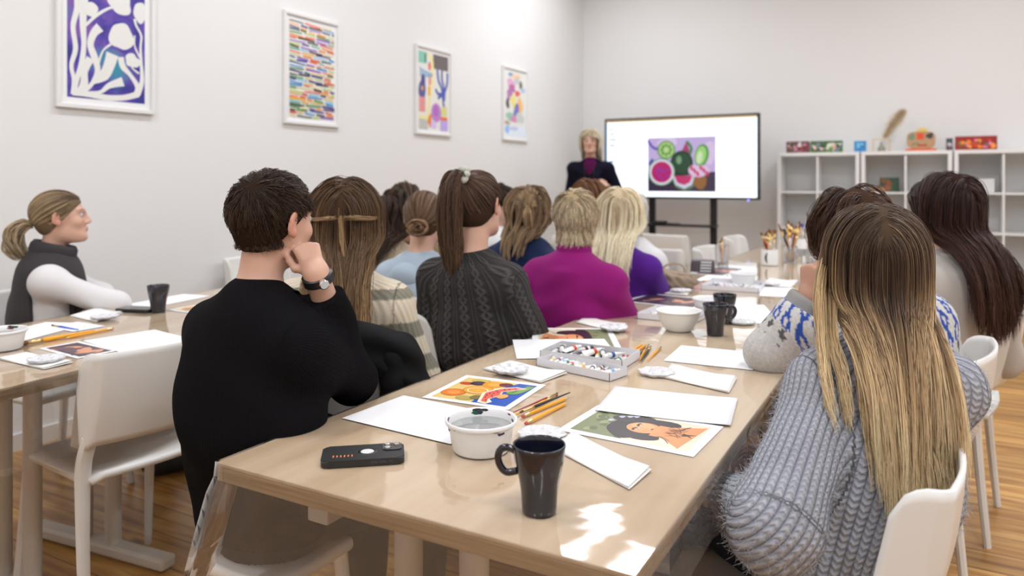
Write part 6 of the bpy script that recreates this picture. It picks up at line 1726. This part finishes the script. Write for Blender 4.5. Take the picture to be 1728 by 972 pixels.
# ================================================================== T: beige top, dark long hair
beige = cloth('beige_fine_knit', (.50, .46, .42), 'plain', .9, 1)
PT_ = person('woman with long dark brown hair in a beige fine knit top, farthest on the right', (-.06, 3.08), 40, (1592, 289, 2.62), 46, 0, 0, 'fair', 1.05, .172, 1.04,
    vox=.008, top=beige, sleeve=(.064, .060, .045), body_th=.020, fold=.006, collar=('turtle', beige, .05), torso_r=(.168, .165, .175),
    hairfn=long_hair([(0, (.030, .014, .010)), (.6, (.045, .020, .014)), (1, (.075, .034, .022))], 0.36, 340, 12, .0013, (.004, .026), .0, .25, .08, .6, .012, seed=31, frizz=.006, clump=.012, face=1.6, wd=1.1, cx=.03))
# ================================================================== B: striped sweater
stripe = cloth('striped_rib_knit', (.6, .55, .45), 'rib', .95, usecol=True, strength=.8, dist=.004)
def stripe_col(H, M, Nb, Sc, SH, A, toL):
    def fn(P, g):
        C = np.tile(V3(.66, .58, .45), (len(P), 1)); z = P[:, 2]-Sc[2]
        for a, b_ in ((-.115, -.065), (-.225, -.175), (.0, .03)): C[(z > a) & (z < b_)] = V3(.23, .22, .17)
        return C
    return fn
BR = [(0, (.075, .043, .024)), (.4, (.14, .082, .042)), (.75, (.24, .145, .07)), (1, (.36, .22, .11))]
def braid(c, G, rn):
    # two twisted strands meeting at the back of the head, and a thin tail
    H, M = c['H'], c['M']; T_ = lambda *p: H+M@V3(*p)
    for sx in (-1, 1):
        P = [T_(sx*.094, .01, .012), T_(sx*.097, -.04, .006), T_(sx*.080, -.100, .008), T_(sx*.035, -.136, .016), T_(0, -.142, .020)]
        tail(c, None, P, 8, 5, .0013, (.0035, .004, .004, .004), ramp_col([(0, (.26, .16, .08)), (1, (.32, .20, .10))], .2, .1), 'hair_twist', rn, 20)
    P = [T_(0, -.144, .018), T_(.004, -.150, -.04), T_(.012, -.158, -.10), T_(.02, -.165, -.16)]
    tail(c, None, P, 8, 4, .0014, (.003, .005, .003), ramp_col([(0, (.28, .17, .08)), (1, (.36, .23, .12))], .2, .1), 'hair_twist', rn, 18)
PB = person('woman with long brown hair tied by a thin twist, in a striped sweater', (-1.53, 1.74), 20, (585, 297, 2.26), 35, 4, 0, 'fair', .97, .156, 1.0,
    vox=.007, top=stripe, sleeve=(.062, .058, .05), body_th=.026, topcol=stripe_col, topuv=(64, 24), collar=None, hem=.55, torso_r=(.150, .145, .150),
    armR=dict(E=(.20, .04, .69), W=(.05, .26, .66), d=(-.3, .9, 0), n=(0, .1, 1), curl=.4),
    hairfn=long_hair(BR, .40, 400, 14, .0011, (.003, .020), .0, .22, .06, .75, .009, seed=41, frizz=.006, extra=braid, clump=.011, wd=1.1, cx=.04))
# ================================================================== C: cable knit, ponytail
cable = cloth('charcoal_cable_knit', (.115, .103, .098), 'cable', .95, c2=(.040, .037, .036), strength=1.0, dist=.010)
PN = [(0, (.060, .034, .022)), (.5, (.085, .047, .028)), (1, (.12, .068, .04))]
def hair_C(c):
    rn = np.random.default_rng(8); hair_cap(c, (.05, .028, .018), .008)
    roots = scalp_roots(260, rn, 1); tie = (-.012, -.085, .100)
    G = converge(c, roots, tie, rn); strands(G, 10, rn, .0014, .005, ramp_col([(0, (.055, .030, .019)), (1, (.10, .055, .033))], .25, .15), 'hair', c['t'], .7, .0, clump_in=.3)
    H, M = c['H'], c['M']; T_ = lambda *p: H+M@V3(*p)
    P = [T_(-.012, -.095, .108), T_(-.02, -.125, .100), T_(-.028, -.142, .05), T_(-.032, -.145, -.03), T_(-.030, -.140, -.12), T_(-.026, -.138, -.19), T_(-.02, -.135, -.225)]
    tail(c, None, P, 70, 14, .0014, (.014, .032, .046, .048, .042, .030, .006), ramp_col(PN, .28, .15), 'ponytail', rn, 36, frizz=.006)
    bm = bmesh.new(); ax = M@V3(-.2, -.72, .55); ctr = T_(-.012, -.098, .110)
    R1 = rot_to(ax); n = 60
    pts = [Vector(ctr)+R1.to_3x3()@Vector(((.027+.004*math.sin(9*a))*math.cos(a), (.027+.004*math.sin(9*a))*math.sin(a), .004*math.cos(7*a))) for a in [2*PI*k/n for k in range(n+1)]]
    add_tube(bm, pts, [.011+.002*math.sin(k*1.9) for k in range(n+1)], 10, cap=False); mesh_obj('scrunchie', bm, nmat('scrunchie_fabric', (.50, .50, .42), .8), c['t'], smooth='all')
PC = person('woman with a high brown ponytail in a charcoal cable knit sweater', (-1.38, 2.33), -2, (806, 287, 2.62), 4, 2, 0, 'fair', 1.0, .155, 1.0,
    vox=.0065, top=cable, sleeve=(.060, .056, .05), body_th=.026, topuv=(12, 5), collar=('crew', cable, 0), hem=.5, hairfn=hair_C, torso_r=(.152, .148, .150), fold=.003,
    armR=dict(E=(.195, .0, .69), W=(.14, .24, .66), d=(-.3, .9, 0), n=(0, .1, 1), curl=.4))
# ================================================================== D: magenta
mag = cloth('magenta_wool', (.25, .010, .145), 'plain', .95, .6)
def hair_D(c):
    rn = np.random.default_rng(15); hair_cap(c, (.36, .27, .16), .008)
    F = skull_field(c); n = 420; roots = scalp_roots(n, rn, 1); crown = V3(.0, -.07, .085)
    def comb(q, r, k):
        d = r-crown; d[:, 2] *= .6; d /= np.linalg.norm(d, axis=1, keepdims=True)+1e-6; return d*1.5
    G = flow(roots, c['H'], c['M'], 1, F, 10, .0075, comb, rn.uniform(.008, .018, n), rn, gravity=.9, stiff=.35, wave=.15, facew=.5, tang=True)
    strands(G, 10, rn, .0014, .008, ramp_col([(0, (.34, .25, .15)), (.5, (.50, .39, .25)), (1, (.56, .45, .30))], .3, .2), 'hair', c['t'], .5, .004, clump_in=.1)
PD = person('woman with short blonde hair in a magenta turtleneck sweater', (-1.26, 2.76), 0, (972, 320, 2.98), 14, 0, 0, 'pale', 1.04, .158, .94,
    vox=.008, top=mag, sleeve=(.070, .064, .055), body_th=.026, collar=('turtle', mag, .085), hairfn=hair_D, torso_r=(.168, .165, .165), fold=.007,
    armR=dict(E=(.21, .03, .72), W=(.08, .26, .72), d=(-.6, .6, 0), n=(0, .2, 1), curl=.4))
# ================================================================== E: purple, white blonde
purp = cloth('purple_wool', (.085, .016, .235), 'plain', .95, .6)
PE = person('woman with platinum blonde hair in a purple top', (-1.32, 3.40), 4, (1046, 314, 3.5), 14, 0, 3, 'pale', 1.0, .150, 1.0,
    vox=.009, top=purp, sleeve=(.060, .056, .05), body_th=.022, torso_r=(.155, .150, .150), fold=.006,
    hairfn=long_hair([(0, (.58, .47, .30)), (.4, (.80, .68, .47)), (1, (.86, .76, .56))], .30, 220, 12, .0018, (.004, .022), .0, .15, .12, .6, .012, seed=51, frizz=.006, clump=.010, wd=1.0),
    armR=dict(E=(.21, .03, .72), W=(.08, .26, .72), d=(-.6, .6, 0), n=(0, .2, 1), curl=.4))
# ================================================================== F: pale blue hoodie with bun
hood_m = cloth('pale_blue_fleece', (.38, .46, .54), 'plain', .9, .7)
def hair_bun(c):
    rn = np.random.default_rng(18); hair_cap(c, (.08, .045, .025), .010)
    roots = scalp_roots(140, rn, 1); G = converge(c, roots, (0, -.112, -.030), rn)
    strands(G, 8, rn, .0022, .006, ramp_col([(0, (.09, .05, .03)), (1, (.17, .10, .055))], .25, .15), 'hair', c['t'], .8, .0, clump_in=.2)
    H, M = c['H'], c['M']; n = 46; Gs = []
    for k in range(n):
        a0 = rn.uniform(0, 6.28); r = rn.uniform(.003, .034); dy = rn.uniform(-.012, .022); aa = a0+np.linspace(0, 4.0, 22)
        q = np.stack([r*1.25*np.cos(aa), -.120-dy-.010*np.cos(aa*2+k), -.035+r*np.sin(aa)], -1); Gs.append(H+q@M.T)
    strands(np.array(Gs), 7, rn, .0026, .006, ramp_col([(0, (.14, .08, .045)), (1, (.22, .13, .07))], .3, .2), 'hair_bun', c['t'], .8, .002)
def hood(c):
    S = Shape(); Nb = c['Nb']
    S.add([cap_(Nb+V3(-.055, -.035, -.01), Nb+V3(0, -.085, -.035), .034, .040), cap_(Nb+V3(.055, -.035, -.01), Nb+V3(0, -.085, -.035), .034, .040), ell_(Nb+V3(0, -.085, -.055), (.085, .045, .06))], .03, .03)
    S.noise = folds(.006, 20, 2); surf('hood', S, .009, hood_m, c['t'])
PF = person('person with hair in a low bun wearing a pale blue hoodie', (-1.93, 2.62), -8, (717, 321, 3.2), 22, -4, 0, 'fair', 1.0, .165, 1.0,
    vox=.009, top=hood_m, topname='hoodie', sleeve=(.068, .062, .05), body_th=.026, hairfn=hair_bun, extra=hood, torso_r=(.158, .155, .165), fold=.007)
# ================================================================== G: cream fleece, hand at face
fleece = nmat('cream_fleece', (.58, .46, .32), 1.0, spec=.1); bump_noise(fleece, 90, .9, .012, 2)
PG = person('person with dark hair in a cream fleece, hand held to the face', (-2.30, 2.94), -14, (672, 322, 3.6), -28, -8, 0, 'fair', 1.0, .165, 1.0,
    vox=.010, top=fleece, topname='fleece', sleeve=(.074, .068, .055), body_th=.034, torso_r=(.16, .155, .165), fold=.008,
    armR=dict(E=(.22, .26, .82), W=(.14, .16, 1.00), d=(-.1, -.05, 1), n=(.7, -.7, 0), curl=.3, side=-1),
    hairfn=long_hair([(0, (.030, .017, .011)), (1, (.060, .035, .022))], .22, 80, 12, .0026, (.006, .034), .0, .25, .3, .5, .014, seed=61, frizz=.010, clump=.014))
# ================================================================== H, J, K, L, M: heads farther forward
dk = cloth('dark_brown_wool', (.05, .035, .03), 'plain'); wh = cloth('white_cotton', (.72, .71, .70), 'plain'); cr = cloth('cream_wool', (.58, .54, .47), 'plain')
PH = person('brown-haired person behind the cream fleece, only the crown showing', (-2.64, 3.42), -16, (686, 305, 4.2), -16, 0, 0, 'fair', .98, .16, 1.0,
    vox=.012, top=dk, body_th=.024, hairfn=long_hair([(0, (.07, .042, .026)), (1, (.12, .07, .045))], .18, 60, 10, .003, (.006, .02), 0, .2, .1, .7, .012, seed=71, clump=.014), detail=False)
PI_ = person('person with half tied light brown hair in a navy sweater, in front of the ponytail', (-1.80, 3.34), -10, (893, 311, 3.6), 24, 0, 0, 'fair', 1.10, .185, 1.0,
    vox=.009, top=cloth('navy_wool', (.012, .022, .070), 'plain'), sleeve=(.074, .070, .055), body_th=.026, torso_r=(.18, .178, .18), fold=.006,
    hairfn=long_hair([(0, (.13, .08, .045)), (.5, (.22, .14, .075)), (1, (.26, .17, .09))], .15, 90, 12, .0024, (.006, .022), 0, .25, .2, .9, .010, seed=81, clump=.012,
        extra=lambda c, G, rn: (strands(converge(c, scalp_roots(60, rn, 1, region=lambda q: q[:, 2] > .02), (0, -.112, .02), rn), 7, rn, .0026, .006, ramp_col([(0, (.16, .10, .05)), (1, (.30, .20, .10))], .25, .15), 'tied_hair', c['t'], .8, 0, clump_in=.2),
                                tail(c, None, [c['H']+c['M']@V3(0, -.116, .02), c['H']+c['M']@V3(.0, -.135, -.01), c['H']+c['M']@V3(.004, -.128, -.075)], 26, 8, .0024, (.008, .024, .030), ramp_col([(0, (.25, .16, .08)), (1, (.34, .23, .12))], .25, .15), 'tied_hair', rn, 14))))
def hair_short_dark(c):
    rn = np.random.default_rng(25); hair_cap(c, (.03, .02, .015), .012); F = skull_field(c); n = 120; roots = scalp_roots(n, rn, 1)
    G = flow(roots, c['H'], c['M'], 1, F, 8, .006, lambda q, r, k: np.tile(V3(0, .6, 0), (len(q), 1)), rn.uniform(.01, .016, n), rn, facew=0)
    strands(G, 8, rn, .0028, .007, ramp_col([(0, (.03, .02, .014)), (1, (.05, .034, .024))], .25, .15), 'hair', c['t'], .5, .002)
PJ = person('short dark-haired man in a white top, half hidden beside the ponytail', (-2.24, 3.98), -30, (845, 310, 4.5), -62, 0, 0, 'fair', 1.05, .18, 1.0,
    vox=.012, top=wh, body_th=.024, hairfn=hair_short_dark)
PK = person('dark-haired person squeezed between the white top and the navy sweater', (-2.05, 4.42), -20, (866, 322, 4.75), -20, 0, 0, 'fair', .95, .155, 1.0,
    vox=.012, top=dk, body_th=.022, detail=False, hairfn=long_hair([(0, (.02, .013, .010)), (1, (.035, .022, .016))], .16, 60, 9, .003, (.006, .02), 0, .2, .1, .7, .012, seed=91, clump=.014))
PL = person('person with smooth reddish brown hair in front of the short blonde hair', (-1.75, 4.05), -10, (996, 300, 4.3), -14, 0, 0, 'fair', 1.05, .175, 1.04,
    vox=.011, top=cr, body_th=.026, detail=False, collar=('turtle', dk, .06), hairfn=long_hair([(0, (.13, .055, .025)), (1, (.21, .10, .045))], .15, 100, 10, .0026, (.004, .018), 0, .12, 0, .6, .012, seed=95, clump=.010))
PM = person('light brown-haired person seated nearest the speaker', (-1.75, 4.62), -10, (1022, 314, 4.8), -12, 0, 0, 'fair', 1.0, .165, 1.0,
    vox=.012, top=dk, body_th=.024, detail=False, hairfn=long_hair([(0, (.15, .085, .045)), (1, (.22, .13, .07))], .16, 70, 9, .003, (.006, .02), 0, .2, .1, .7, .012, seed=97, clump=.014))
sheer = cloth('white_fluffy_wool', (.66, .65, .66), 'plain')
PNn = person('white-haired person in a white top, mostly behind the platinum blonde woman', (-1.32, 3.98), -8, (1062, 322, 4.15), -10, 0, 0, 'pale', 1.0, .17, 1.0,
    vox=.011, top=sheer, body_th=.030, detail=False, hairfn=long_hair([(0, (.55, .52, .47)), (1, (.66, .64, .60))], .24, 80, 10, .0028, (.006, .026), 0, .12, .2, .5, .012, seed=99, clump=.014))
# ================================================================== Q: woman by the left wall
gr_vest = cloth('charcoal_heather', (.045, .040, .042), 'plain', .95, .5)
white_rib = cloth('white_fine_knit', (.70, .68, .68), 'plain', .9)
def vest(c):
    S = Shape(); th = .030; tr = c['tr']; hipc, mid, chest, Sc, Nb = c['hipc'], c['mid'], c['chest'], c['Sc'], c['Nb']; f = V3(0, 1, 0)
    S.add([cap_(hipc, mid, tr[0]+th, tr[1]+th, None, (f, .76)), cap_(mid, chest, tr[1]+th, tr[2]+th, None, (f, .78)), cap_(c['SH'][-1]*.75+c['SH'][1]*.25, c['SH'][1]*.75+c['SH'][-1]*.25, .066, .066), cap_(Sc, Nb+V3(0, 0, .0), .088, .068)], .05)
    for s in (-1, 1):   # big arm holes
        a = c['SH'][s]+V3(s*.03, .015, -.02); b_ = hipc*.55+c['SH'][s]*.45+V3(s*.10, .01, .0)
        S.subs.append((cap_(a, b_, .086, .075), .012))
    S.noise = folds(.004, 15, 4); S.cuts.append(lambda Q: .50-Q[:, 2])
    surf('vest', S, .007, gr_vest, c['t'])
    bm = bmesh.new(); ax = V3(0, .25, 1); ax /= np.linalg.norm(ax)
    add_lathe(bm, [(.082, -.02), (.090, .005), (.088, .03), (.078, .045), (.066, .040), (.060, .01), (.058, -.02)], 40, Matrix.Translation(Vector(Nb+V3(0, .008, .028))) @ rot_to(ax)); mesh_obj('cowl_collar', bm, gr_vest, c['t'], smooth='all')
def hair_Q(c):
    rn = np.random.default_rng(28); hair_cap(c, (.16, .11, .065), .008)
    Gc = [(0, (.15, .10, .058)), (.5, (.30, .21, .12)), (1, (.38, .28, .17))]
    G = converge(c, scalp_roots(220, rn, 1, region=lambda q: ~((q[:, 1] > .045) & (q[:, 2] < .075))), (0, -.108, -.022), rn); strands(G, 10, rn, .0016, .005, ramp_col(Gc, .3, .2), 'hair', c['t'], .8, 0, clump_in=.2)
    H, M = c['H'], c['M']; T_ = lambda *p: H+M@V3(*p)
    P = [T_(0, -.108, -.022), T_(0, -.135, -.018), T_(0, -.165, -.045), T_(0, -.172, -.09), T_(0, -.155, -.135), T_(0, -.135, -.155)]
    tail(c, None, P, 40, 12, .0017, (.010, .028, .042, .044, .034, .010), ramp_col([(0, (.28, .20, .12)), (1, (.42, .32, .20))], .3, .2), 'ponytail', rn, 26, frizz=.004)
    bm = bmesh.new(); add_lathe(bm, [(.010, -.004), (.014, -.004), (.014, .004), (.010, .004), (.010, -.004)], 20, Matrix.Translation(Vector(T_(0, -.120, -.020))) @ rot_to(M@V3(0, -1, .1))); mesh_obj('hair_tie', bm, black_pl, c['t'], smooth=True)
PQ = person('woman with low blonde ponytail, white sleeves and charcoal vest, arms folded', (-3.22, 1.80), -30, (103, 320, 3.12), -34, 4, 0, 'fair', .98, .160, .94,
    vox=.0055, top=white_rib, topname='long_sleeved_top', sleeve=(.054, .050, .042), body_th=.012, hairfn=hair_Q, extra=vest, fold=.003, torso_r=(.145, .138, .145), collar=None, neckr=.046,
    armR=dict(E=(.19, .22, .77), W=(-.06, .19, .765), d=(-1, -.25, -.15), n=(-.1, .9, .3), curl=.4), armL=dict(E=(-.19, .18, .76), W=(.06, .175, .76), d=(1, -.1, 0), n=(.1, .9, .3), curl=.4))
# ================================================================== P: the speaker
blazer = cloth('navy_blazer', (.010, .010, .020), 'plain', .8); plum = cloth('plum_blouse', (.10, .012, .070), 'plain', .7)
def speaker_extra(c):
    S = Shape(); Sc, ch, mid, tr = c['Sc'], c['chest'], c['mid'], c['tr']
    S.add([cap_(Sc+V3(0, .055, .0), mid+V3(0, .090, -.05), .066, .068, None, (V3(0, 1, 0), .8)), cap_(c['Nb']+V3(0, 0, .03), Sc+V3(0, .02, .01), .056, .064)], .03)
    surf('blouse', S, .009, plum, c['t'])
    bm = bmesh.new(); q = Sc+V3(0, .105, 0)
    P = [c['Nb']+V3(-.05, .05, .0), Sc+V3(-.04, .115, -.10), mid+V3(0, .148, .02), Sc+V3(.04, .115, -.10), c['Nb']+V3(.05, .05, 0)]
    add_tube(bm, cat([Vector(p) for p in P], 6), .0022, 6); nk = mesh_obj('necklace', bm, graph_m, c['t'])
    bm = bmesh.new(); bmesh.ops.create_icosphere(bm, subdivisions=2, radius=.016, matrix=Matrix.Translation(Vector(P[2]))); mesh_obj('pendant', bm, white_cer, nk, smooth=True)
    bm = bmesh.new()   # lapels
    for s in (-1, 1):
        v = [Sc+V3(s*.055, .062, .02), Sc+V3(s*.12, .085, -.06), Sc+V3(s*.085, .125, -.15), mid+V3(s*.045, .15, .02), Sc+V3(s*.05, .118, -.10)]
        f1 = [bm.verts.new(Vector(p)) for p in v]; f2 = [bm.verts.new(Vector(p)+Vector((0, -.008, 0))) for p in v]; bm.faces.new(f1); bm.faces.new(f2[::-1])
        for k in range(5): bm.faces.new((f1[k], f1[(k+1) % 5], f2[(k+1) % 5], f2[k]))
    mesh_obj('lapels', bm, blazer, c['t'])
PP = person('standing blonde woman in navy blazer and plum blouse, speaking beside the screen', (-2.93, 6.95), 196, (996, 218, 7.3), 200, 0, 0, 'fair', 1.0, .17, 1.0, standing=True,
    vox=.008, top=blazer, topname='blazer', sleeve=(.060, .054, .046), body_th=.026, hem=.84, torso_r=(.155, .135, .155), extra=speaker_extra,
    armL=dict(E=(-.27, .10, 1.12), W=(-.16, .28, 1.22), d=(.7, .2, .5), n=(-.2, .8, .4), curl=.8, thumb=.5), armR=dict(E=(.24, .06, 1.12), W=(.10, .24, 1.02), d=(-.7, .4, .1), n=(.2, .8, .4), curl=.5),
    hairfn=long_hair([(0, (.50, .40, .25)), (.3, (.70, .62, .46)), (1, (.80, .74, .60))], .22, 120, 12, .0024, (.006, .026), .01, .15, .15, .35, .012, seed=77, clump=.012, face=1.8))
# ================================================================== black jacket over the chair of B
jk = nmat('black_nylon', (.006, .006, .007), .7, spec=.15)
t = thing('black_jacket', 'black jacket hung over the chair back behind the striped sweater', 'jacket', (-1.545, 1.745, 0), R_(28))
S = Shape(); S.add([cap_((-.20, -.29, .85), (.21, -.29, .84), .038, .036), ell_((.06, -.30, .66), (.25, .050, .24)), cap_((-.07, -.29, .72), (-.07, -.31, .52), .16, .17, None, (V3(0, 1, 0), .24)), cap_((.07, -.29, .72), (.07, -.31, .52), .16, .17, None, (V3(0, 1, 0), .24))], .05)
S.noise = folds(.009, 26, 6); surf('jacket_shell', S, .007, jk, t)
S = Shape(); S.add([cap_((.19, -.30, .82), (.20, -.34, .46), .036, .032)], .02); S.noise = folds(.010, 22, 9); surf('sleeve', S, .007, jk, t)
